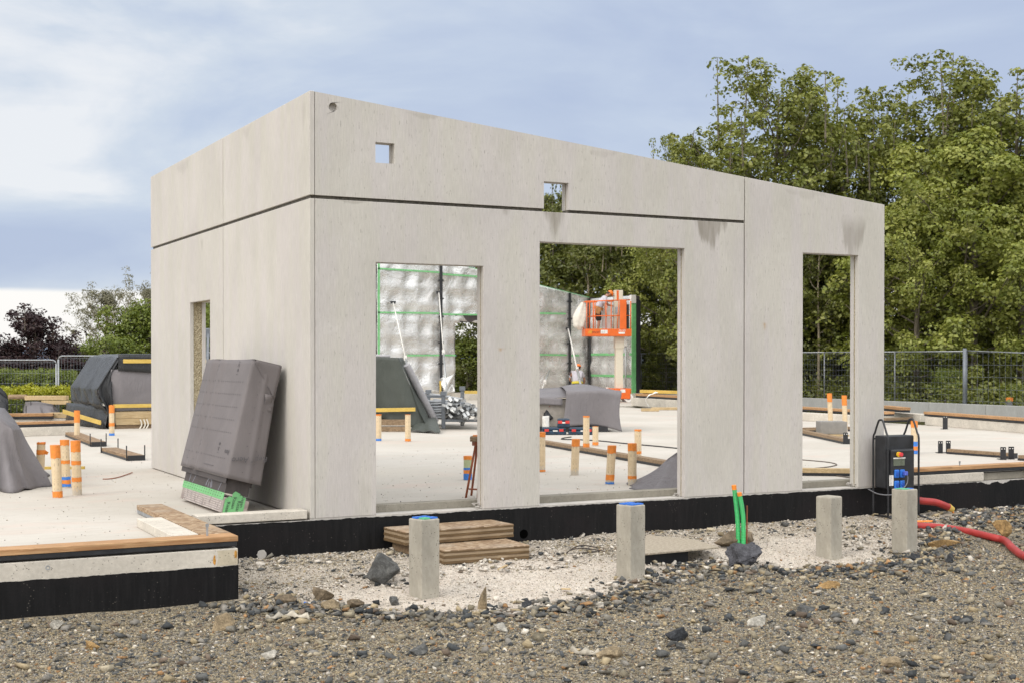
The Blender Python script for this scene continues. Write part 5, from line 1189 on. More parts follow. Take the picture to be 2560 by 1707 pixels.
for i, (px, py) in enumerate(spots):
    c = rk(px, py, rr.uniform(-.25, .35))
    if pr is None:
        pr = thing('steel_prop', 'galvanised steel prop lying in the rack with its open end towards the camera', 'prop', c, gE)
        mb = MB(); mb.ring((c.x, c.y, c.z), (0, 1, 0), .032, .040, 2.4, 10); make('prop_tube', mb, M['steel'], pr)
        mb = MB()
        for s_ in (-1, 1): mb.obox(Vector((c.x, c.y, c.z)) - FV*.08 + RV*.05*s_, RV*.005, FV*.09, ZV*.03)
        mb.obox(Vector((c.x, c.y, c.z)) - FV*.16, RV*.055, FV*.006, ZV*.03); make('prop_fork', mb, M['steel'], pr)
        dr = pr
    else:
        dr = copy_thing(pr, c)
    dr.rotation_euler = (rr.uniform(-.06, .06), rr.uniform(-1.3, 1.3), rr.uniform(-.4, .1))
mb = MB()
for i in range(7): 
    yy = 923 + i*6.2; mb.tube([rk(968, yy + rr.uniform(-2, 2), .2), rk(1022, yy - 3 + rr.uniform(-2, 2), .1)], .036, 8); 
    single('steel_prop', 'galvanised steel prop lying in the rack with its shaft showing left of the post', 'prop', mb, M['zinc'], rk(968, yy, .2), gE); mb = MB()
# orange tripod
tr = W(1074, 1142); 
def tk(px, py, dep=0): return up_at(px, py, tr) + FV*dep
hd = tk(1096, 1008)
t = thing('tripod', 'red-brown tripod with a wooden head behind the first opening', 'tripod', tr)
mb = MB(); mb.bar(tk(1080, 1006.5), tk(1122, 1006.5), .22, .055); make('head_board', mb, M['woodw'], t, bevel=.006)
mb = MB(); mb.box(*(lambda a, b_: (min(a.x, b_.x), max(a.x, b_.x), a.y-.03, a.y+.05, b_.z, a.z))(tk(1088, 1011), tk(1104, 1023))); make('head_clamp', mb, M['rust'], t, bevel=.006)
mb = MB(); mb.bar(tk(1086, 1001), tk(1106, 1001), .08, .03); make('levelling_wedge', mb, M['otape'], t, bevel=.004)
for (a, b_, dep) in (((1093, 1018), (1070, 1145), 0), ((1097, 1018), (1081, 1144), .25), ((1103, 1018), (1098, 1144), -.1), ((1110, 1018), (1140, 1144), .2)):
    mb = MB(); p = tk(*a); q = tk(*b_, dep); q.z = .0; mb.tube([p, q], .014, 8); make('leg', mb, M['rust'], t, smooth=True)
mb = MB(); mb.tube([tk(1077, 1122), tk(1120, 1124)], .010, 8); make('brace', mb, M['rust'], t)

# ------------------------------------------------------------------ inside view of the second opening
tb = W(1385, 991)
def ck(px, py, dep=0): return up_at(px, py, tb) + FV*dep
t = thing('draped_table', 'low stack under a smooth grey membrane in the second opening', 'covered stack', tb)
def dr_(u, v):
    x = 1300 + 128*u
    ytop = 898 + 6*math.sin(3.1*u) * -1 + 4*u
    if v < .35:
        k = v/.35; p = ck(x - 8*(1-k), ytop - 7*(1-k), 1.5*(1-k)); return p + ZV*.03*math.sin(5*u+3*k)
    k = (v-.35)/.65; yb = 978 + 12*u - 8*math.sin(3.14*u); p = ck(x + (-10*k*k if u < .1 else 0) - 6*math.sin(k*3.14)*(u > .85)*(u-.85)/.15, ytop + (yb-ytop)*k, -.05 - .06*k*math.sin(7*u+1)); return p
mb = MB(); mb.grid(dr_, 34, 26); make('sheet', mb, M['membs'], t, smooth=True, solid=.008)
mb = MB(); mb.grid(lambda u, v: ck(1180 + 128*u, 893 + 2*math.sin(4*u) + 20*v, 1.5*(1-v)), 16, 6); mb.grid(lambda u, v: ck(1180 + 112*u, 913 + 16*v + 1*math.sin(8*u), -.02), 16, 4); make('sheet', mb, M['membs'], t, smooth=True, solid=.008)
mb = MB(); p = ck(1200, 950, .5); q = ck(1412, 950, .5); mb.bar(p, q, .9, .62); make('panel_stack', mb, simple('stack_side', (.27, .245, .215), .9), t)
mb = MB(); p = ck(1200, 990, .25); q = ck(1396, 990, .25); p.z = q.z = .06; mb.bar(p, q, .6, .12); make('skid', mb, M['rubber'], t)
def caseobj(px, py, w_, h, lab, z=0, rot=0):
    c = up_at(px, py, W(px, 997)) if z == 0 else up_at(px, py, W(px, 997)); c = Vector((c.x, c.y, z)); t = thing('tool_case', lab, 'tool case', c, 'navy tool cases in front of the draped stack')
    A = RV*w_/2; Dp = FV*.17; mb = MB(); mb.obox(c+ZV*h*.3, A, Dp, ZV*h*.29); make('case_body', mb, M['navy'], t, bevel=.02)
    mb = MB(); mb.obox(c+ZV*h*.8, A*.97, Dp*.97, ZV*h*.19); make('case_lid', mb, M['navy'], t, bevel=.02)
    for s_ in (-.6, .6): mb = MB(); mb.obox(c+A*s_-Dp-FV*.008+ZV*h*.62, RV*.045, FV*.008, ZV*h*.17); make('latch', mb, M['case_red'], t, bevel=.004)
    mb = MB(); mb.obox(c-Dp-FV*.006+ZV*h*.55+A*.1, RV*.05, FV*.004, ZV*h*.08); make('case_label', mb, M['paper'], t); return t
caseobj(1272, 1000, .52, .16, 'left navy tool case with red latches on the slab'); caseobj(1335, 1001, .55, .155, 'right navy tool case with red latches on the slab')
caseobj(1294, 990, .26, .18, 'small navy case stacked on the left tool case', .162)
c = W(1262, 992) + FV*.25; mb = rock_mesh((c.x, c.y, c.z+.24), (.17, .14, .27), 44); single('tool_bag', 'black tool bag behind the left tool case', 'bag', mb, M['rubber'], (c.x, c.y, 0), smooth=True)
mb = MB(); p = c + ZV*.55; q = ck(1277, 915, .1); mb.tube([p, q], .028, 8); single('red_shaft', 'dark red tool shaft leaning on the grey draped stack', 'shaft', mb, simple('dark_red', (.22, .012, .012), .5), p)
mb = MB(); c2 = W(1251, 992); mb.grid(lambda u, v: c2 + RV*(.15*u-.05) + ZV*(.36*v) + FV*(.05*math.sin(5*u+4*v)), 6, 8); single('white_bag', 'white plastic bag beside the black tool bag', 'bag', mb, M['paper'], c2, solid=.01, smooth=True)
cr = W(1520, 1118)
drape('covered_pile', 'small grey membrane heap behind the sill at the right of the second opening', 'covered pile', [W(1462, 1121), W(1510, 1128), W(1600, 1128), W(1640, 1110), W(1600, 1095), W(1520, 1095), W(1480, 1105)], [up_at(1528, 1062, cr), up_at(1540, 1050, cr), up_at(1590, 1030, cr), up_at(1600, 1022, cr), up_at(1580, 1025, cr), up_at(1552, 1040, cr), up_at(1535, 1052, cr)], M['membs'], (8, 13), .05, 9, n=110, k=20)
# ------------------------------------------------------------------ foil-wrapped walls of the next wing
YF, XF = 34.6, 23.8
fz = lambda x: 4.12 + (XF - x)*.196          # sloping top edge
ZB = .30
def dimple(u, v, s=0):
    return .05*abs(math.sin(3.1416*u/.62+s))*abs(math.sin(3.1416*v/.62)) + .03*math.sin(2.1*u+3.7*v+s) + .012*math.sin(7.3*u-4.1*v)
def foil_panel(name_lab, x0, x1, holes=(), z0=ZB, parent=None):
    mb = MB(); nu = max(4, int((x1-x0)/.09)); nv = 48
    vs = []; 
    for j in range(nv+1):
        for i in range(nu+1):
            x = x0 + (x1-x0)*i/nu; z = z0 + (fz(x)-z0)*j/nv; vs.append((x, YF + dimple(x, z)*(1 if 0 < i < nu and 0 < j < nv else .2), z))
    fs = []
    for j in range(nv):
        for i in range(nu):
            a = j*(nu+1)+i; q = (a, a+1, a+nu+2, a+nu+1); cx = sum(vs[k][0] for k in q)/4; cz = sum(vs[k][2] for k in q)/4
            if any(h[0] < cx < h[1] and h[2] < cz < h[3] for h in holes): continue
            fs.append(q)
    mb.add(vs, fs); return mb
xs0 = at(866, 700, y=YF).x; xj1 = at(1011, 700, y=YF).x; xd0 = at(1047, 740, y=YF).x; zd = at(1060, 740, y=YF).z; xj2 = at(1306, 700, y=YF).x
t = thing('foil_wall', 'long silver foil-wrapped wall with green tape lines and sloping top seen through the openings', 'wall', (xs0, YF, ZB))
mb = foil_panel('', xs0, XF, [(xd0, xd0+1.9, -1, zd)]); w1 = make('foil_sheet', mb, M['foil'], t, smooth=True, solid=.05)
mb = MB(); pts = []
vs = [(xs0, YF+.07, ZB), (xd0, YF+.07, ZB), (xd0, YF+.07, zd+.25), (xd0+1.9, YF+.07, zd+.25), (xd0+1.9, YF+.07, ZB), (XF+.3, YF+.07, ZB), (XF+.3, YF+.07, fz(XF)), (xs0, YF+.07, fz(xs0))]
mb.prism([vs[0], vs[1], vs[2], (xs0, YF+.07, zd+.25)], (0, .25, 0)); mb.prism([vs[4], vs[5], (XF+.3, YF+.07, zd+.25), vs[3]], (0, .25, 0)); mb.prism([(xs0, YF+.07, zd+.2505), (XF+.3, YF+.07, zd+.2505), vs[6], vs[7]], (0, .25, 0)); make('wall_core', mb, M['board'], t)
mb = MB(); mb.box(xd0-.02, xd0+1.92, YF-.02, YF+.3, zd, zd+.28); make('lintel', mb, M['board'], t)
def tape_line(x0, y0, x1, y1, w_=.07): 
    p, q = at(x0, y0, y=YF-.075), at(x1, y1, y=YF-.075); mb = MB(); mb.bar(p, q, .006, w_) if abs((q-p).normalized().z) < .7 else mb.bar(p, q, .006, w_, FV); make('green_tape', mb, M['gtape'], t)
def bartape(p, q, w_): mb = MB(); d = (q-p); n = Vector((0, 1, 0)); up = d.normalized().cross(n); mb.obox((p+q)/2, d/2, n*.004, up*w_*.36); make('green_tape', mb, M['gtape'], t)
for (xa, ya, xb_, yb_) in ((868, 617, 1009, 626), (1013, 630, 1200, 642), (868, 718, 1009, 720), (1013, 722, 1200, 725), (935, 816, 1009, 815.5), (1013, 815.5, 1046, 815.5), (1200, 719, 1300, 721), (1230, 814, 1302, 815), (1312, 816, 1330, 816)):
    bartape(at(xa, ya, y=YF-.08), at(xb_, yb_, y=YF-.08), .085)
bartape(at(870, 590, y=YF-.08), at(870, 880, y=YF-.08), .12)
bartape(Vector((xj1+1.2, YF-.06, fz(xj1+1.2))), Vector((XF, YF-.06, fz(XF))), .03)
for xx, ytop in ((xj1, 700), (xj2, 700)):
    mb = MB(); rr = random.Random(int(xx*10)); zc = ZB+.05
    mb.box(xx-.055, xx+.055, YF-.11, YF-.085, .35, fz(xx)-.02); st_ = make('joint_strip', mb, M['rubber'], t)
    for z in (1.4, 2.2, 3.2, 3.9, 4.6):
        if z < fz(xx)-.2: mb = MB(); mb.box(xx-.13, xx+.10, YF-.13, YF-.1105, z, z+.07); make('strap_clip', mb, M['rubber'], st_)
mb = MB(); mb.box(xs0-.1, XF+.4, YF-.05, YF+.4, .0, ZB-.005); make('footing', mb, M['kerb'], t)
ye = at(1454, 800, x=XF).y
t2 = thing('foil_wall', 'short silver foil-wrapped return wall with a green taped end behind the orange lift', 'wall', (XF, ye, ZB))
zt2 = 4.06
mb = MB(); nu, nv = 36, 44
mb.grid(lambda u, v: Vector((XF - dimple(u*3+5, v*3.7)*(1 if 0 < u < 1 and 0 < v < 1 else .2), YF-.16 + (ye-YF+.16)*u, ZB + (zt2-ZB)*v)), nu, nv); make('foil_sheet', mb, M['foil'], t2, smooth=True, solid=.05)
mb = MB(); mb.box(XF+.07, XF+.32, ye+.03, YF-.16, ZB, zt2); make('wall_core', mb, M['board'], t2)
mb = MB(); mb.box(XF-.06, XF+.12, ye-.03, ye+.025, ZB-.15, zt2-.1); make('green_tape', mb, M['gtape'], t2)
mb = MB(); mb.box(XF+.1205, XF+.34, ye-.015, ye+.025, ZB, zt2-.15); make('end_strip', mb, M['rubber'], t2)
for z in (1.75, 2.75, .9): mb = MB(); mb.box(XF-.075, XF-.055, ye+.03, YF-.2, z, z+.09); make('green_tape', mb, M['gtape'], t2)
mb = MB(); mb.box(XF-.10, XF-.07, YF-.30, YF-.18, .4, fz(XF)-1.25); make('joint_strip', mb, M['rubber'], t2)
mb = MB(); mb.box(XF-.12, XF+.1, ye-.06, ye+.08, zt2-.30, zt2+.02); make('end_cap', mb, M['paper'], t2)
mb = MB(); mb.box(XF-.05, XF+.4, ye-.05, YF, .0, ZB-.006); make('footing', mb, M['kerb'], t2)
gRp = 'steel props bracing the foil walls'
def brace(px, py, qx, qy, lab, y0, y1, knob=.45, r=.03):
    p = at(px, py, y=y0); q = at(qx, qy, y=y1); q.z = max(q.z, .02); t = thing('wall_prop', lab, 'prop', q, gRp)
    mb = MB(); mb.tube([p, p.lerp(q, knob)], r*.72, 8); make('inner_tube', mb, M['paper'], t, smooth=True)
    mb = MB(); mb.tube([p.lerp(q, knob), q], r*1.15, 8); make('outer_tube', mb, M['steel'], t, smooth=True)
    mb = MB(); c = p.lerp(q, knob); mb.obox(c, RV*.05, FV*.05, ZV*.09); mb2 = MB(); mb2.obox(p, RV*.10, FV*.03, ZV*.05); make('collar', mb, M['paper'], t); make('head_plate', mb2, M['blackmetal'], t)
brace(903, 695, 950, 905, 'thin prop bracing the left part of the foil wall', YF-.2, 30.5, .62)
brace(1008, 672, 1026, 905, 'white prop beside the black joint strip of the foil wall', YF-.2, 31.5, .6)
brace(1393-88, 755, 1341, 915, 'pale prop beside the crouching worker', YF-.2, 29.8, .6, .04)
brace(1437, 735, 1437, 922, 'upright prop between lift and green taped wall end', 31.6, 31.4, .3)
brace(1240, 905, 1262, 850, 'short prop low on the foil wall at the left of the second opening', 31, YF-.2, .5)
mb = MB(); mb.grid(lambda u, v: at(1012 + 30*u + 8*v*(1-u), 868 + 40*v - 10*u, y=YF-.35) + Vector((0, .12*math.sin(5*u+6*v), 0)), 10, 10); single('loose_foil', 'loose crumpled silver foil hanging below the foil wall by the doorway', 'foil', mb, M['foil'], at(1030, 890, y=YF-.35), smooth=True, solid=.01)
# two timber props seen through the side window
gw = 'weathered beams leaning inside the shell'
p = at(478, 765, x=2.3); q = at(472, 1000, x=1.4); q.z = 0
t = thing('wall_prop', 'grey steel prop with bolted head seen through the narrow side window', 'prop', q, 'props inside the shell'); mb = MB(); mb.bar(q, p, .05, .05); make('prop_tube', mb, M['greysteel'], t, bevel=.01); mb = MB(); mb.obox(p, Vector((.08, 0, 0)), Vector((0, .05, 0)), ZV*.09); make('prop_head', mb, M['greysteel'], t, bevel=.02)

# ------------------------------------------------------------------ mast lift
LW = P0(1440, 922); K = 50*KD/FPX
LC = LW - RV*(1440-1394)*KD*((LW-Vector(CAM)).dot(FV))/FPX
DL = (LW-Vector(CAM)).dot(FV); mpp = DL*KD/FPX
LR = 0.10
ux = (RV*math.cos(LR) + FV*math.sin(LR)); uy = (FV*math.cos(LR) - RV*math.sin(LR))
def Lp(x, y, z): return LC + ux*x + uy*y + ZV*z
def px2(x): return (x-1394)*mpp
def pz(y): return 1.6 + (897.7/KD - y)*mpp
lift = thing('mast_lift', 'orange mast lift with raised basket and cream telescopic mast in front of the foil wall', 'lift', (LC.x, LC.y, 0))
def lb(name, m, x0, x1, y0, y1, z0, z1, parent=None, bev=.012):
    mb = MB(); mb.obox(Lp((x0+x1)/2, (y0+y1)/2, (z0+z1)/2), ux*(x1-x0)/2, uy*(y1-y0)/2, ZV*(z1-z0)/2); return make(name, mb, m, parent or lift, bevel=bev)
lb('chassis', M['lift'], px2(1340), px2(1446), -.38, .38, .18, pz(891)); lb('side_cover', M['lift'], px2(1412), px2(1444), -.42, -.38, .12, pz(893)); lb('chassis_label', M['paper'], px2(1421), px2(1432), -.425, -.4205, .36, .48, bev=0)
for x in (-.72, px2(1440)):
    for s_ in (-.33, .33):
        mb = MB(); c = Lp(x, s_, .17); mb.ring(c - uy*.06, uy, .09, .17, .12, 20); wh = make('wheel', mb, M['paper'], lift); mb = MB(); mb.ring(c - uy*.05, uy, .02, .089, .10, 14); make('hub', mb, M['zinc'], wh)
zB, zT = pz(773), pz(692)
lb('mast', M['cream'], px2(1413), px2(1430), -.16, .16, pz(891), pz(797)); lb('mast', M['cream'], px2(1411.5), px2(1432), -.19, .19, pz(800), zB+.05); lb('mast', M['cream'], px2(1410), px2(1430), -.13, .13, zB+.06, pz(667))
lb('mast_stripe', M['lift'], px2(1415), px2(1420), -.135, -.1305, pz(692), pz(668), bev=0)
xl, xr_ = px2(1341), px2(1446); bk = thing
lb('platform', M['lift'], xl, xr_, -.45, .45, zB, zB+.06); lb('toe_board', M['lift'], xl, xr_, -.475, -.451, zB, pz(756)); lb('toe_board', M['lift'], xl, xr_, .451, .475, zB, pz(756)); lb('toe_board', M['lift'], xl-.022, xl-.001, -.45, .45, zB, pz(756))
lb('control_panel', M['lift'], px2(1419), px2(1434), -.49, -.40, pz(757), pz(690)); lb('control_box', M['blackmetal'], px2(1436), px2(1442), -.30, -.05, pz(757), pz(700)); lb('control_box', M['paper'], px2(1385), px2(1407), .1, .3, pz(757), pz(708), bev=.02); lb('control_box', M['zinc'], px2(1410), px2(1416), -.44, -.3, pz(722), pz(706))
def rail(pts, r=.022): mb = MB(); mb.tube([Lp(*p) for p in pts], r, 8); make('guard_rail', mb, M['lift'], lift, smooth=True)
for s_ in (-.45, .45):
    rail([(xl, s_, zT-.04), (px2(1395), s_, zT), (xr_-.05, s_, zT+.03)]); rail([(px2(1354), s_, pz(727)), (xr_-.05, s_, pz(726))], .018)
    for x in (1343, 1358, 1362, 1387, 1399, 1413, 1444):
        if s_ > 0 and x in (1362, 1387): continue
        rail([(px2(x), s_, pz(756)), (px2(x) + (.06 if x == 1413 else 0), s_, zT-.02)], .024 if x in (1358, 1444) else .017)
rail([(xl, -.45, zT-.04), (xl, .45, zT-.04)]); rail([(xl, 0, zB+.1), (xl, 0, zT-.04)], .018)
mb = MB(); 
lettering(mb, 'snorkel', .17, Lp(px2(1369), -.4775, pz(763.5)), ux, ZV, .001); make('lettering', mb, simple('dark_lettering', (.12, .03, .01), .5), lift)
mb = MB(); mb.obox(Lp(px2(1382.5), -.477, pz(763)), ux*.13, uy*.0015, ZV*.07); make('sticker', mb, M['paper'], lift)
mb = MB(); mb.obox(Lp(px2(1423), -.477, pz(765.5)), ux*.12, uy*.0015, ZV*.035); make('sticker', mb, M['paper'], lift)
mb = MB(); lettering(mb, 'ALLES', .10, Lp(px2(1424), -.4775, pz(760)), ux, ZV, .001); make('lettering', mb, M['paper'], lift)
mb = MB()
for k in range(3): mb.prism([Lp(px2(1346+k*3), -.4775, pz(767)), Lp(px2(1347+k*3), -.4775, pz(767)), Lp(px2(1349+k*3), -.4775, pz(760)), Lp(px2(1348+k*3), -.4775, pz(760))], uy*-.002)
make('hazard_stripes', mb, M['hivis'], lift)
mb = MB()
def bag(u, v):
    a = u*6.283; w_ = (.10 + .32*math.sin(min(1, v*1.25)*2.4)**1.0*(.6+.4*v)) if v < .8 else .42*(1-v)/.2 + .02
    return Lp(xl - .05 - .30*v*(1-.55*v) + w_*.75*math.cos(a), -.05 + w_*.5*math.sin(a) + .02*math.sin(5*a+4*v), zT - .05 - 1.05*v)
mb.grid(bag, 22, 14); single('waste_bag', 'white sack hanging from the left end of the lift basket', 'bag', mb, M['white'], Lp(xl, 0, zT), smooth=True)

# ------------------------------------------------------------------ people
def skin(name, verts, edges, radii, m, parent, sub=2, root=0):
    me = bpy.data.meshes.new(name); wp = parent.location if parent else Vector((0, 0, 0))
    me.from_pydata([tuple(Vector(v) - wp) for v in verts], edges, []); me.update(); o = bpy.data.objects.new(name, me); COL.objects.link(o); o.parent = parent; me.materials.append(m)
    md = o.modifiers.new("skin", 'SKIN'); md.use_smooth_shade = True
    for i, r in enumerate(radii):
        sv_ = me.skin_vertices[0].data[i]; sv_.radius = (r, r) if not hasattr(r, '__len__') else r; sv_.use_root = (i == root)
    md = o.modifiers.new("subsurf", 'SUBSURF'); md.levels = sub; md.render_levels = sub; return o
def figure(label, J, loc, facing):
    """J: joint positions in world; builds one skinned body, then clothes"""
    t = thing('person', label, 'person', loc)
    names = ['pelvis', 'waist', 'chest', 'neck', 'headlow', 'head', 'headtop']
    V = [J[n] for n in names]; Rr = [(.145, .12), (.135, .11), (.165, .125), .062, .066, (.085, .098), .06]; E = [(i, i+1) for i in range(6)]
    def chain(root, pts, rads):
        prev = root
        for p, r in zip(pts, rads): V.append(Vector(p)); Rr.append(r); E.append((prev, len(V)-1)); prev = len(V)-1
        return prev
    for s_ in 'LR':
        sh, el, wr_ = J['sh'+s_], J['el'+s_], J['wr'+s_]
        wi = chain(2, [sh, sh.lerp(el, .5), el, el.lerp(wr_, .5), wr_, wr_ + (wr_-el).normalized()*.055], [.066, .052, .043, .04, .028, (.040, .022)])
        d = (wr_-el).normalized(); sd = d.cross(ZV); sd = sd.normalized() if sd.length > .1 else RV.copy(); base = wr_ + d*.085
        for k, L in enumerate((.062, .075, .07, .052)):
            b_ = base + sd*(k-1.5)*.019; chain(wi, [b_, b_ + d*L*.5 - ZV*.006, b_ + d*L - ZV*.02], [.009, .008, .006])
        b_ = wr_ + d*.035 + sd*.038; chain(wi, [b_, b_ + sd*.02 + d*.03], [.010, .008])
        hp, kn, an = J['hp'+s_], J['kn'+s_], J['an'+s_]; chain(0, [hp, hp.lerp(kn, .5), kn, kn.lerp(an, .35), an], [.092, .08, .056, .057, .036])
    skin('body', V, E, Rr, M['skin'], t)
    # shirt
    V2 = [J['pelvis'].lerp(J['waist'], .25), J['waist'], J['chest'], J['chest'].lerp(J['neck'], .75)]; R2 = [(.19, .16), (.19, .16), (.215, .165), .085]; E2 = [(0, 1), (1, 2), (2, 3)]
    for s_ in 'LR':
        sh, el = J['sh'+s_], J['el'+s_]; V2 += [sh, sh.lerp(el, .72)]; R2 += [.105, .088]; E2 += [(2, len(V2)-2), (len(V2)-2, len(V2)-1)]
    skin('shirt', V2, E2, R2, M['shirt'], t)
    V3 = [J['pelvis'] + (J['waist']-J['pelvis'])*.35, J['pelvis']]; R3 = [(.17, .145), (.185, .155)]; E3 = [(0, 1)]
    for s_ in 'LR':
        hp, kn = J['hp'+s_], J['kn'+s_]; V3 += [hp, hp.lerp(kn, .55), hp.lerp(kn, .95)]; R3 += [.128, .118, .105]; n = len(V3); E3 += [(1, n-3), (n-3, n-2), (n-2, n-1)]
    skin('shorts', V3, E3, R3, M['shorts'], t)
    for s_ in 'LR':
        an, kn = J['an'+s_], J['kn'+s_]; f = J['toe'+s_]; skin('boot', [an + (kn-an).normalized()*.13, an, an.lerp(f, .5) - ZV*.03, f], [(0, 1), (1, 2), (2, 3)], [.055, .058, .05, .042], M['boot'], t)
    # belt
    c = J['pelvis'].lerp(J['waist'], .45); ax = (J['waist']-J['pelvis']).normalized(); sx = J['hpR']-J['hpL']; sx.normalize(); sy = ax.cross(sx); mb = MB(); n = 20; vs = []
    for (k, z) in ((0, -.045), (1, .045)):
        for i in range(n): a = 6.283*i/n; vs.append(c + ax*z + sx*math.cos(a)*.215 + sy*math.sin(a)*.185)
    mb.add(vs, [(i, (i+1) % n, (i+1) % n + n, i+n) for i in range(n)]); make('belt', mb, M['leather'] if 'lift' in label else M['hivis'], t, solid=.012)
    mb = MB(); p = c + sx*.18 - ax*.13; mb.obox(p, sx*.035, sy*.10, ax*.10); make('tool_pouch', mb, M['leather'] if 'lift' in label else M['shorts'], t, bevel=.02)
    # hair, face, helmet
    hd = J['head']; up_ = (J['headtop']-J['headlow']).normalized(); fw = (facing - up_*facing.dot(up_)).normalized(); sd = up_.cross(fw)
    mb = MB()
    def capf(u, v): a = 6.283*u; b2 = v*math.pi*.5; return hd + (fw*math.cos(a)*.122 + sd*math.sin(a)*.108)*math.sin(b2+.001) + up_*(.03 + .125*math.cos(b2))
    mb.grid(capf, 24, 10); mb.grid(lambda u, v: hd + fw*(.095 + .075*v) + sd*(u-.5)*.19*(1-.4*v) + up_*(.03 - .012*v), 8, 3); make('hard_hat', mb, M['helmet'], t, smooth=True, solid=.006)
    mb = MB(); mb.grid(lambda u, v: hd + (fw*math.cos(2.1+2.1*u)*.102 + sd*math.sin(2.1+2.1*u)*.092) + up_*(.04 - .10*v), 10, 4); make('hair', mb, M['hair'], t, smooth=True, solid=.012)
    mb = MB()
    for s_ in (-1, 1): mb.obox(hd + fw*.094 + sd*.034*s_ + up_*.012, fw*.004, sd*.013, up_*.006)
    mb.obox(hd + fw*.092 - up_*.062, fw*.004, sd*.024, up_*.004); make('face_marks', mb, M['hair'], t)
    mb = MB(); mb.obox(hd + fw*.10 - up_*.018, fw*.016, sd*.013, up_*.024); make('nose', mb, M['skin'], t, bevel=.01)
    for s_ in (-1, 1): mb = MB(); mb.obox(hd + sd*.092*s_ - up_*.01, fw*.02, sd*.008, up_*.03); make('ear', mb, M['skin'], t, bevel=.008)
    return t
# standing in the basket, bent forward to the right
f0 = Lp(px2(1374), -.05, zB+.06); X, Y = ux, uy
def jp(x, y, z): return f0 + X*x + Y*y + ZV*z
J = dict(pelvis=jp(-.03, 0, .93), waist=jp(.02, 0, 1.08), chest=jp(.15, 0, 1.33), neck=jp(.30, 0, 1.47), headlow=jp(.35, 0, 1.50), head=jp(.42, 0, 1.535), headtop=jp(.47, 0, 1.61),
         shL=jp(.22, .17, 1.38), elL=jp(.40, .20, 1.13), wrL=jp(.60, .12, 1.08), shR=jp(.21, -.18, 1.37), elR=jp(.20, -.24, 1.06), wrR=jp(.24, -.22, .82),
         hpL=jp(-.02, .10, .86), knL=jp(.03, .11, .48), anL=jp(-.02, .12, .09), toeL=jp(.14, .13, .045), hpR=jp(-.03, -.10, .86), knR=jp(.0, -.13, .48), anR=jp(-.06, -.13, .09), toeR=jp(.10, -.14, .045))
figure('person in orange helmet and grey T-shirt standing bent forward in the lift basket', J, f0, X - ZV*.5)
# crouching with the back to the camera
f0 = at(1328, 918, z=.0); sc_ = (f0-Vector(CAM)).dot(FV); f0 = f0 + FV*.6; X, Y = RV, FV
J = dict(pelvis=jp(0, 0, .60), waist=jp(-.01, .03, .74), chest=jp(-.02, .16, .98), neck=jp(.03, .25, 1.16), headlow=jp(.04, .27, 1.20), head=jp(.05, .31, 1.27), headtop=jp(.05, .31, 1.36),
         shL=jp(-.20, .18, 1.04), elL=jp(-.30, .30, .80), wrL=jp(-.18, .48, .66), shR=jp(.17, .18, 1.06), elR=jp(.30, .25, .80), wrR=jp(.27, .42, .58),
         hpL=jp(-.11, .03, .55), knL=jp(-.20, .40, .48), anL=jp(-.16, .05, .10), toeL=jp(-.18, .22, .05), hpR=jp(.11, .03, .55), knR=jp(.18, .36, .12), anR=jp(.15, -.05, .10), toeR=jp(.16, .04, .04))
figure('person in orange helmet and grey T-shirt crouching with the back turned at the foil wall', J, f0, FV)

# ------------------------------------------------------------------ fences
FM = M['zinc']
def fence_panel(a, b_, z0, z1, lab, group, curved=False, nv=None, nh=9, posts=True, sag=0, wire=.004):
    a = Vector(a); b_ = Vector(b_); L = (b_-a).length; d = (b_-a)/L; t = thing('mesh_fence', lab, 'fence', (a.x, a.y, z0), group)
    e = .10 if curved else 0
    for q, s_ in ((a, 1), (b_, -1)):
        mb = MB(); mb.tube([(q.x, q.y, z0), (q.x, q.y, z1-e)] if posts else [(q.x, q.y, z0+.2), (q.x, q.y, z1-e)], .024 if posts else .018, 8); make('post', mb, FM, t, smooth=True)
    mb = MB(); top = [a+ZV*(z1-e), a + d*.03+ZV*(z1-.03), a+d*e+ZV*z1] if curved else [a+ZV*(z1-.01)]
    top += [a.lerp(b_, .5) + ZV*(z1-.01-sag)] if sag else []
    top += [b_-d*e+ZV*z1, b_-d*.03+ZV*(z1-.03), b_+ZV*(z1-e)] if curved else [b_+ZV*(z1-.01)]
    mb.tube(top, .018, 7); make('top_rail', mb, FM, t, smooth=True)
    mb = MB(); nv = nv or int(L/.10)
    for i in range(1, nv): p = a.lerp(b_, i/nv); mb.tube([p+ZV*(z0+.08), p+ZV*(z1-.03)], wire, 3, False)
    for j in range(nh): z = z0+.08 + (z1-z0-.15)*j/(nh-1); mb.tube([a+ZV*z, b_+ZV*z], wire*1.25, 3, False)
    make('wire_mesh', mb, M['greysteel'], t); return t
XFe = 25.6; gF = 'wire mesh fence panels along the right side'
ys_ = [37.0, 33.4, 29.6, 25.8, 22.2, 18.9, 15.95, 11.0, 6.2, 1.4]
for i in range(len(ys_)-1):
    lab = ['fence panel behind the green taped wall end', 'fence panel right of the green taped wall end', 'fence panel at the right edge of the second opening', 'fence panel hidden mostly behind the right front panel', 'fence panel on the left in the third opening', 'fence panel on the right in the third opening', 'fence panel left of the tall grey post at the right', 'fence panel right of the tall grey post at the right', 'fence panel at the right edge of the picture'][i]
    if i < 6: fence_panel((XFe, ys_[i], 0), (XFe, ys_[i+1], 0), -.05, 1.84, lab, gF, nh=11, nv=int((ys_[i]-ys_[i+1])/.14), wire=.003)
    else: fence_panel((XFe, ys_[i], 0), (XFe, ys_[i+1], 0), -.05, 1.86, lab, gF, nh=6, nv=int((ys_[i]-ys_[i+1])/.20), sag=.09 if i == 6 else .05, wire=.0045)
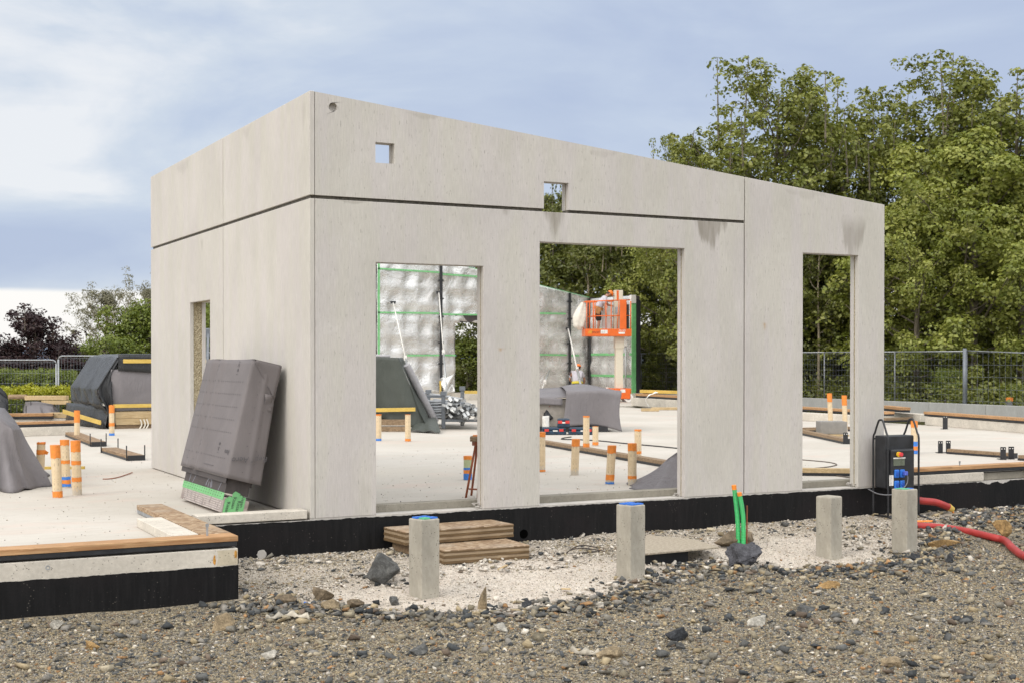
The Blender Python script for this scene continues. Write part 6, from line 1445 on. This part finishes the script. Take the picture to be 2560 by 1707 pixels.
mb = MB(); mb.tube([(XFe-.08, 15.95, -.1), (XFe-.08, 15.95, 1.92)], .055, 10); single('fence_post', 'sturdy grey steel post joining the fence panels on the right', 'post', mb, M['greysteel'], (XFe-.08, 15.95, 0), smooth=True)
a = at(1016, 815, y=46); 
fence_panel(at(1030, 905, y=48).xy.to_3d(), at(1110, 905, y=48).xy.to_3d(), -.1, 1.95, 'fence panel seen through the doorway of the foil wall', gF, nh=9)
for i, (u, v, w_, h, lab) in enumerate(((1072, 835, 12, 5, 'white sign plate on the fence in the doorway'), (1068, 857, 4, 8, 'pale tilted tag on the fence in the doorway'), (1082, 857, 5, 6, 'small white tag on the fence in the doorway'))):
    c = at(u, v, y=47.9); mp = (c-Vector(CAM)).dot(FV)*KD/FPX; mb = MB(); mb.obox(c, RV*w_*mp/2, FV*.004, ZV*h*mp/2 + RV*(.05 if i == 1 else 0)); single('tag', lab, 'sign', mb, M['paper'], c, 'tags on the fence')
gL = 'precast concrete blocks at the foot of the right fence'
yb_ = [37.0 - 2.2*i for i in range(18)]
for i in range(17):
    mb = MB(); y1, y0 = yb_[i], yb_[i+1]+.012; mb.box(25.36, 25.56, y0, y1, -.1, .30)
    single('precast_block', 'one of the grey precast blocks lined up under the right fence', 'block', mb, M['lblock'], (25.36, y0, -.1), gL, bevel=.01)
gF2 = 'rounded temporary fence panels at the far left'
for i, (x0, y0, x1, y1) in enumerate(((-120, 826.5, 129, 820.5), (134, 819.5, 390, 817), (390, 817, 640, 815))):
    zt = 1.66 + .0; D = 38
    def fp(x, y): v = at(x, y, d=1) - Vector(CAM); return Vector(CAM) + v*(D/v.dot(FV))
    p, q = fp(x0, y0), fp(x1, y1); fence_panel((p.x, p.y, 0), (q.x, q.y, 0), -.35, p.z if i == 0 else q.z, ['left temporary fence panel with rounded corners before the plum tree', 'temporary fence panel partly behind the wrapped stack', 'temporary fence panel hidden behind the shell'][i], gF2, curved=True, nh=7, nv=36)

# ------------------------------------------------------------------ trees
def leaf_mat(name, stops, trans=.24):
    def f(b):
        c = b.attr('lc'); col = b.ramp(c, stops); m1 = b.n('ShaderNodeBsdfDiffuse'); b.set(m1.inputs[0], col); m2 = b.n('ShaderNodeBsdfTranslucent'); b.set(m2.inputs[0], b.hsv(col, .49, 1.1, 1.2))
        g = b.n('ShaderNodeBsdfGlossy'); g.inputs['Roughness'].default_value = .45; b.set(g.inputs[0], (.6, .6, .6)); x = b.n('ShaderNodeMixShader'); x.inputs[0].default_value = trans; b.nt.links.new(m1.outputs[0], x.inputs[1]); b.nt.links.new(m2.outputs[0], x.inputs[2])
        y = b.n('ShaderNodeMixShader'); y.inputs[0].default_value = .05; b.nt.links.new(x.outputs[0], y.inputs[1]); b.nt.links.new(g.outputs[0], y.inputs[2]); return y.outputs[0]
    return mat(name, f)
LM = {'poplar': leaf_mat('poplar_leaves', [(0, (0.099, 0.124, 0.021)), (.5, (0.185, 0.206, 0.043)), (1, (0.304, 0.313, 0.081))]),
      'maple': leaf_mat('maple_leaves', [(0, (0.125, 0.159, 0.026)), (.5, (0.238, 0.266, 0.052)), (1, (0.383, 0.389, 0.104))]),
      'dark': leaf_mat('thicket_leaves', [(0, (0.066, 0.083, 0.016)), (.6, (0.132, 0.147, 0.030)), (1, (0.251, 0.254, 0.062))]),
      'plum': leaf_mat('plum_leaves', [(0, (.018, .010, .012)), (.6, (.04, .020, .022)), (1, (.075, .045, .035))], .2),
      'olive': leaf_mat('olive_leaves', [(0, (.15, .145, .095)), (.6, (.24, .23, .15)), (1, (.34, .32, .215))], .2),
      'bright': leaf_mat('bright_leaves', [(0, (.075, .11, .017)), (.5, (.14, .18, .028)), (1, (.25, .28, .06))]),
      'yellow': leaf_mat('yellow_hedge_leaves', [(0, (.22, .24, .02)), (.5, (.36, .37, .035)), (1, (.50, .48, .07))])}
BARK = simple('grey_bark', (.16, .135, .10), .9, var=.3, nscale=9, bump=.5, bscale=20, stretch=(1, 1, .2)); BARKL = simple('pale_bark', (.36, .30, .21), .9, var=.25, nscale=9, stretch=(1, 1, .2))
def leaves_mesh(C, N, ls, sig, seed, up=.5, flat=.6, shell=False):
    """C clump centres (k,3), N leaves; leaves sit on the upper, outer side of each clump"""
    r = np.random.default_rng(seed); k = len(C); ci = r.integers(0, k, N); ctone = r.random(k); cs = r.uniform(.65, 1.35, k)
    if shell:
        d = r.normal(size=(N, 3)); d[:, 2] += .55; out = C[ci].copy(); out[:, 2] = 0; ol = np.linalg.norm(out, axis=1)[:, None] + .3; d += .55*out/ol
        d /= np.linalg.norm(d, axis=1)[:, None]
        P = C[ci] + d*(sig*1.7*cs[ci]*r.uniform(.45, 1.0, N)**.6)[:, None]*np.array([1, 1, .75])
        n = d + r.normal(size=(N, 3))*.45; n[:, 2] += .25
    else:
        P = C[ci] + r.normal(size=(N, 3))*np.array([sig, sig, sig*flat]); n = r.normal(size=(N, 3)); n[:, 2] = np.abs(n[:, 2]) + up
    n /= np.linalg.norm(n, axis=1)[:, None]
    a = np.cross(n, r.normal(size=(N, 3))); a /= np.linalg.norm(a, axis=1)[:, None]; b_ = np.cross(n, a)
    s_ = ls*.86*r.uniform(.6, 1.3, (N, 1)); V = np.stack([P - a*s_*.5, P - b_*s_*.34 + n*s_*.08, P + a*s_*.5, P + b_*s_*.34 + n*s_*.08], 1)
    tone = np.clip(.5*ctone[ci] + .5*r.random(N), 0, 1)
    return V.reshape(-1, 3), np.arange(N*4).reshape(N, 4), np.repeat(tone, 4)
PROTO = {}
def tree_proto(key, H, Rad, zb, seed, style, N, ls, sig, nl=22, trunk=.14, spires=6, m='poplar', bark=None, prof=None, sub=5, droop=0, shell=True, el0=15, el1=50, broad=False):
    rr = random.Random(seed); root = bpy.data.objects.new('tree', None); COL.objects.link(root)
    mb = MB(); tp = [Vector((0, 0, -.3))]; n = 8
    for i in range(1, n+1): tp.append(Vector((.10*math.sin(i*1.3+seed)*i/n*H*.06, .10*math.cos(i*1.7+seed)*i/n*H*.06, H*(.86 if broad else .95)*i/n)))
    mb.tube(tp, [trunk*(1-.9*i/n)+.012 for i in range(n+1)], 8)
    cl = []
    if broad: prof = lambda t: .50 + .50*math.sin(math.pi*(.12 + .72*t))
    prof = prof or (lambda t: max(.12, math.sin(math.pi*min(1, .18+.82*t)**.8)))
    for i in range(nl):
        t = (i+.5)/nl; z = zb + (H-zb)*t*(.74 if broad else .9); az = i*2.39996 + rr.uniform(-.4, .4); L = Rad*prof(t)*rr.uniform(.7, 1.2); el = R(el0 + el1*t + rr.uniform(-12, 12)) - droop
        k = z/H*.95*n/.95; b0_ = tp[0].lerp(tp[-1], min(1, z/(H*(.86 if broad else .95)))); P = [b0_]
        dv_ = Vector((math.cos(az)*math.cos(el), math.sin(az)*math.cos(el), math.sin(el)))
        for s_ in range(1, 5): P.append(b0_ + dv_*L*s_/4 + ZV*(L*.12*(s_/4)**2) + Vector((rr.uniform(-1, 1), rr.uniform(-1, 1), rr.uniform(-1, 1)))*L*.05)
        mb.tube(P, [max(.012, trunk*.38*(1-.85*s_/4)*(1-.5*t)) for s_ in range(5)], 5, False)
        for s_ in range(sub + 2):
            f = .28 + .72*(s_+.5)/(sub+2); q = b0_ + dv_*L*f + ZV*(L*.12*f*f); tw = Vector((rr.gauss(0, 1), rr.gauss(0, 1), rr.gauss(.3, .7))).normalized()*L*rr.uniform(.12, .34); e = q + tw
            mb.tube([q, e], [.012, .006], 3, False); cl += [e, q.lerp(e, .55)]
        cl += [P[-1], P[-2].lerp(P[-1], .5)]
    for i in range(spires):
        az = rr.uniform(0, 6.28); ro = Rad*(.95 if broad else .6)*math.sqrt(rr.random()); q = Vector((ro*math.cos(az), ro*math.sin(az), H*(rr.uniform(.62, .80) - (.10*ro/Rad if broad else -.05)))); e = q + Vector((rr.uniform(-.15, .15)*H*.1, rr.uniform(-.15, .15)*H*.1, H*rr.uniform(.14, .32)*(1-.35*ro/Rad)))
        mb.tube([q, e], [.03, .008], 4, False)
        for s_ in range(6): cl.append(q.lerp(e, s_/5.3) + Vector((rr.gauss(0, .13), rr.gauss(0, .13), 0)))
    make('trunk', mb, bark or BARK, root, smooth=True)
    C = np.array([c[:] for c in cl]); V, F, T = leaves_mesh(C, N, ls, sig, seed, shell=shell); me = bpy.data.meshes.new('crown'); mesh_np(me, V, F); fattr(me, 'lc', T); me.materials.append(LM[m])
    o = bpy.data.objects.new('crown', me); COL.objects.link(o); o.parent = root; PROTO[key] = root; root['_h'] = float(np.percentile(V[:, 2], 99.8)); return root
tree_proto('poplar', 12, 2.8, 2.0, 1, 0, 21000, .15, .17, nl=36, spires=20, el0=14, el1=44, sub=5, broad=True)
tree_proto('poplar2', 11, 3.0, 1.6, 2, 0, 23000, .145, .18, nl=36, spires=18, el0=10, el1=44, sub=5, broad=True)
tree_proto('maple', 9.0, 3.2, .9, 3, 0, 36000, .14, .24, nl=34, spires=2, m='maple', sub=4)
tree_proto('thicket', 9, 2.6, .4, 4, 0, 17000, .17, .24, nl=32, spires=4, m='dark', sub=4)
tree_proto('slender', 10, 1.7, 3.6, 5, 0, 6000, .16, .20, nl=18, trunk=.09, spires=5, m='dark', bark=BARKL)
tree_proto('plum', 4.6, 1.9, .8, 6, 0, 9000, .14, .16, nl=20, spires=5, m='plum', trunk=.1)
tree_proto('olive', 7.6, 4.0, 1.6, 7, 0, 15000, .13, .20, nl=28, spires=0, m='olive', trunk=.2, bark=BARKL)
tree_proto('bush', 4.0, 2.1, .1, 8, 0, 11000, .14, .20, nl=26, spires=4, m='bright', trunk=.08)
used_p = set()
def tree(key, px, top, D, label, cat='tree', base=-.35, wid=1.0, group='trees behind the building site', rz=None, name=None):
    v = at(px, 825, d=1) - Vector(CAM); p = Vector(CAM) + v*(D/v.dot(FV)); zt = 1.6 + (897.7/KD - top)*KD*D/FPX; pr_ = PROTO[key]; s_ = (zt-base)/pr_['_h']
    if key not in used_p: o = pr_; used_p.add(key)
    else: o = copy_thing(pr_)
    o.name = name or {'plum': 'plum_tree', 'olive': 'tree', 'bush': 'bush', 'maple': 'maple_tree', 'poplar': 'poplar_tree', 'poplar2': 'poplar_tree'}.get(key, 'tree')
    o.location = (p.x, p.y, base); o.scale = (s_*wid, s_*wid, s_); o.rotation_euler = (0, 0, rz if rz is not None else (px*1.7) % 6.28); props(o, label, cat, group); return o
TR = [
 ('poplar', 1782, 148, 51, 'tall loose-crowned poplar rising highest left of the gap in the tree line', 1.15),
 ('poplar2', 1925, 186, 54, 'rounded poplar just right of the tallest loose-crowned one', 1.05),
 ('poplar2', 1655, 305, 50, 'lower poplar whose twigs show above the sloping wall top furthest left', 1.1),
 ('poplar', 1575, 318, 53, 'thin sprig-like treetop at the left end of the tree line', .7),
 ('poplar', 2185, 150, 53, 'tall pale poplar behind the bright maple', 1.25),
 ('poplar2', 2335, 168, 52, 'tall poplar at the right edge of the picture', 1.25),
 ('poplar2', 2075, 262, 55, 'poplar in the gap between the two tall groups', 1.1),
 ('maple', 2235, 305, 46.5, 'bright broad maple in front of the tree line right of the building', 1.25),
 ('maple', 2105, 430, 46, 'lower bright maple touching the right end of the building', 1.0),
 ('maple', 2345, 420, 46, 'bright maple crown at the right edge of the picture', 1.0),
 ('thicket', 2000, 390, 52, 'dark tree behind the right end of the sloping wall', 1.1),
 ('thicket', 1860, 400, 53, 'dark tree behind the joint of the right front panel', 1.1),
 ('thicket', 1730, 380, 52, 'dark tree below the tall loose-crowned poplar', 1.1),
 ('thicket', 1262, 428, 66, 'dark tree whose tips show in the right small square hole', .8),
 ('thicket', 1296, 420, 65, 'tree with pointed tips behind the right small square hole', .8),
 ('thicket', 1215, 560, 64, 'dark tree behind the foil wall between the first two openings', 1.2),
 ('thicket', 1110, 592, 62, 'tree peeping over the foil wall in the first opening', 1.1),
 ('slender', 1350, 470, 60, 'slender pale-stemmed tree left of the lift in the second opening', 1.1),
 ('slender', 1405, 470, 58, 'slender tree above the worker in the lift', 1.1),
 ('thicket', 1360, 460, 63, 'dark tree filling the left of the second opening', 1.2),
 ('thicket', 1440, 450, 60, 'dark tree filling the middle of the second opening', 1.2),
 ('maple', 1548, 500, 56, 'bright tree at the right side of the second opening', 1.0),
 ('thicket', 1500, 440, 62, 'dark tree behind the bright one in the second opening', 1.2),
 ('slender', 1880, 430, 49.5, 'thin pale-stemmed tree in the middle of the third opening', .8),
 ('thicket', 1920, 470, 51, 'dark tree on the right of the third opening', 1.0),
 ('thicket', 1840, 470, 51, 'dark tree on the left of the third opening', 1.0),
 ('thicket', 2140, 480, 50, 'dark thicket tree behind the bright maples', 1.2),
 ('thicket', 2290, 480, 50, 'dark thicket tree at the back right behind the fence', 1.2),
 ('thicket', 2400, 400, 50, 'dark tree beyond the right picture edge', 1.2),
 ('thicket', 1620, 460, 57, 'dark tree hidden behind the middle front panel', 1.2),
]
for k_, px, top, D, lab, wd in TR: tree(k_, px, top, D, lab, wid=wd)
gBu = 'bushes behind the right fence'
for i, (k_, px, top, D, lab, wd) in enumerate((('bush', 2172, 845, 44, 'bush just left of the tall grey fence post', .9), ('thicket', 2060, 790, 45.5, 'leafy shrub beside the right end of the building behind the fence', .9), ('thicket', 2300, 800, 45, 'dark shrub right of the tall grey fence post', .9), ('bush', 2335, 880, 42.5, 'low bush behind the fence at the right picture edge', 1.2), ('thicket', 1950, 840, 48, 'shrub behind the fence at the right of the third opening', 1.2), ('thicket', 1530, 760, 54, 'bush behind the fence at the right of the second opening', 1.3), ('thicket', 1480, 740, 62, 'bush behind the green taped wall end', 1.4), ('thicket', 1400, 800, 70, 'bush behind the foil wall beside the lift', 1.6), ('bush', 1075, 775, 62, 'bush seen through the doorway of the foil wall', 1.6))):
    tree(k_, px, top, D, lab, 'bush', wid=wd, group=gBu, name='bush')
gT = 'trees at the far left'
tree('plum', 78, 702, 44, 'dark red plum tree at the far left', wid=1.15, group=gT); tree('plum', 20, 775, 44, 'lower dark red shrub at the left edge', wid=1.4, group=gT, name='shrub'); tree('plum', 140, 770, 44, 'small dark red shrub right of the plum tree', wid=1.2, group=gT, name='shrub')
tree('olive', 245, 622, 64, 'bare-looking grey-green tree left of the building', wid=1.0, group=gT); tree('olive', 348, 618, 66, 'grey twiggy treetop just behind the left building edge', wid=.8, group=gT)
tree('bush', 322, 698, 52, 'bright green bushy tree beside the left building edge', wid=1.05, group=gT, name='tree'); tree('bush', 262, 770, 50, 'green bush left of the bright bushy tree', wid=1.2, group=gT); tree('bush', 210, 790, 50, 'low olive bush behind the wrapped stack', wid=1.3, group=gT)
tree('bush', 420, 690, 52, 'green tree behind the side window', wid=1.2, group=gT, name='tree'); tree('bush', 500, 700, 50, 'green tree showing in the side window', wid=1.2, group=gT, name='tree')
tree('bush', 560, 660, 52, 'green tree hidden behind the building corner', wid=1.2, group=gT, name='tree')
for i, px in enumerate((-10, 40, 90, 140)): tree('bush', px, 846, 40.5, ['green hedge bush at the left edge below the plum tree', 'green hedge bush below the plum tree', 'green hedge bush right of the plum tree', 'green hedge bush behind the wrapped stack'][i], 'bush', wid=1.3, group='hedge bushes at the far left')
for i, px in enumerate((-20, 30, 75, 120, 160, -60)): tree('plum', px, 818, 42, 'one of the dark shrubs behind the far left fence', 'shrub', wid=2.0, group='dark shrubs behind the far left fence', name='shrub')
# yellow-green hedge strip and sleepers
def fpt(px, py, D): v = at(px, py, d=1) - Vector(CAM); return Vector(CAM) + v*(D/v.dot(FV))
rr = np.random.default_rng(4); A = fpt(-120, 904, 37.2); B_ = fpt(175, 900, 37.2); C = np.array([(A.lerp(B_, u))[:] for u in rr.random(320)]) + rr.normal(size=(320, 3))*np.array([.15, .25, .05])
V, F, T = leaves_mesh(C, 12000, .085, .085, 5); me = bpy.data.meshes.new('hedge'); mesh_np(me, V - np.array(A[:]), F); fattr(me, 'lc', T); me.materials.append(LM['yellow']); o = bpy.data.objects.new('hedge', me); COL.objects.link(o); o.location = A; props(o, 'low yellow-green clipped hedge strip behind the sleepers at the far left', 'hedge')
gSl = 'stacked timber sleepers at the far left'
for i, (xa, xb_, y0, y1, lab) in enumerate(((60, 155, 908, 918, 'upper pale timber sleeper before the yellow hedge'), (98, 160, 919, 928, 'lower pale timber sleeper before the yellow hedge'), (20, 62, 905, 916, 'round brown log left of the pale sleepers'))):
    p = fpt(xa, (y0+y1)/2, 36); q = fpt(xb_, (y0+y1)/2, 36); h = (y1-y0)*KD*36/FPX; mb = MB()
    if i < 2: mb.bar(p, q, .25, h)
    else: mb.tube([p, q], h/2, 10)
    single('sleeper' if i < 2 else 'log', lab, 'timber', mb, M['pale'] if i < 2 else M['woodw'], p, gSl, bevel=.01 if i < 2 else 0)
# forest floor undergrowth: one mass nobody could count
rr = np.random.default_rng(9); n = 1500; yy = rr.uniform(-2, 60, n); xx = 26.4 + np.abs(rr.normal(0, 1.6, n)) + np.clip((yy-38)*-.0, 0, 0); m_ = yy > 38; xx[m_] = rr.uniform(6, 30, m_.sum()); yy[m_] = rr.uniform(49, 58, m_.sum())
C = np.stack([xx, yy, rr.uniform(-.2, .7, n)], 1); V, F, T = leaves_mesh(C, 30000, .15, .35, 10); me = bpy.data.meshes.new('undergrowth'); mesh_np(me, V, F); fattr(me, 'lc', T); me.materials.append(LM['dark']); o = bpy.data.objects.new('undergrowth', me); COL.objects.link(o); props(o, 'tangled dark undergrowth behind the fence under the trees', 'undergrowth', None, 'stuff')
for k_, pr_ in PROTO.items():
    if '_h' in pr_: del pr_['_h']
for o in bpy.data.objects:
    if '_h' in o: del o['_h']
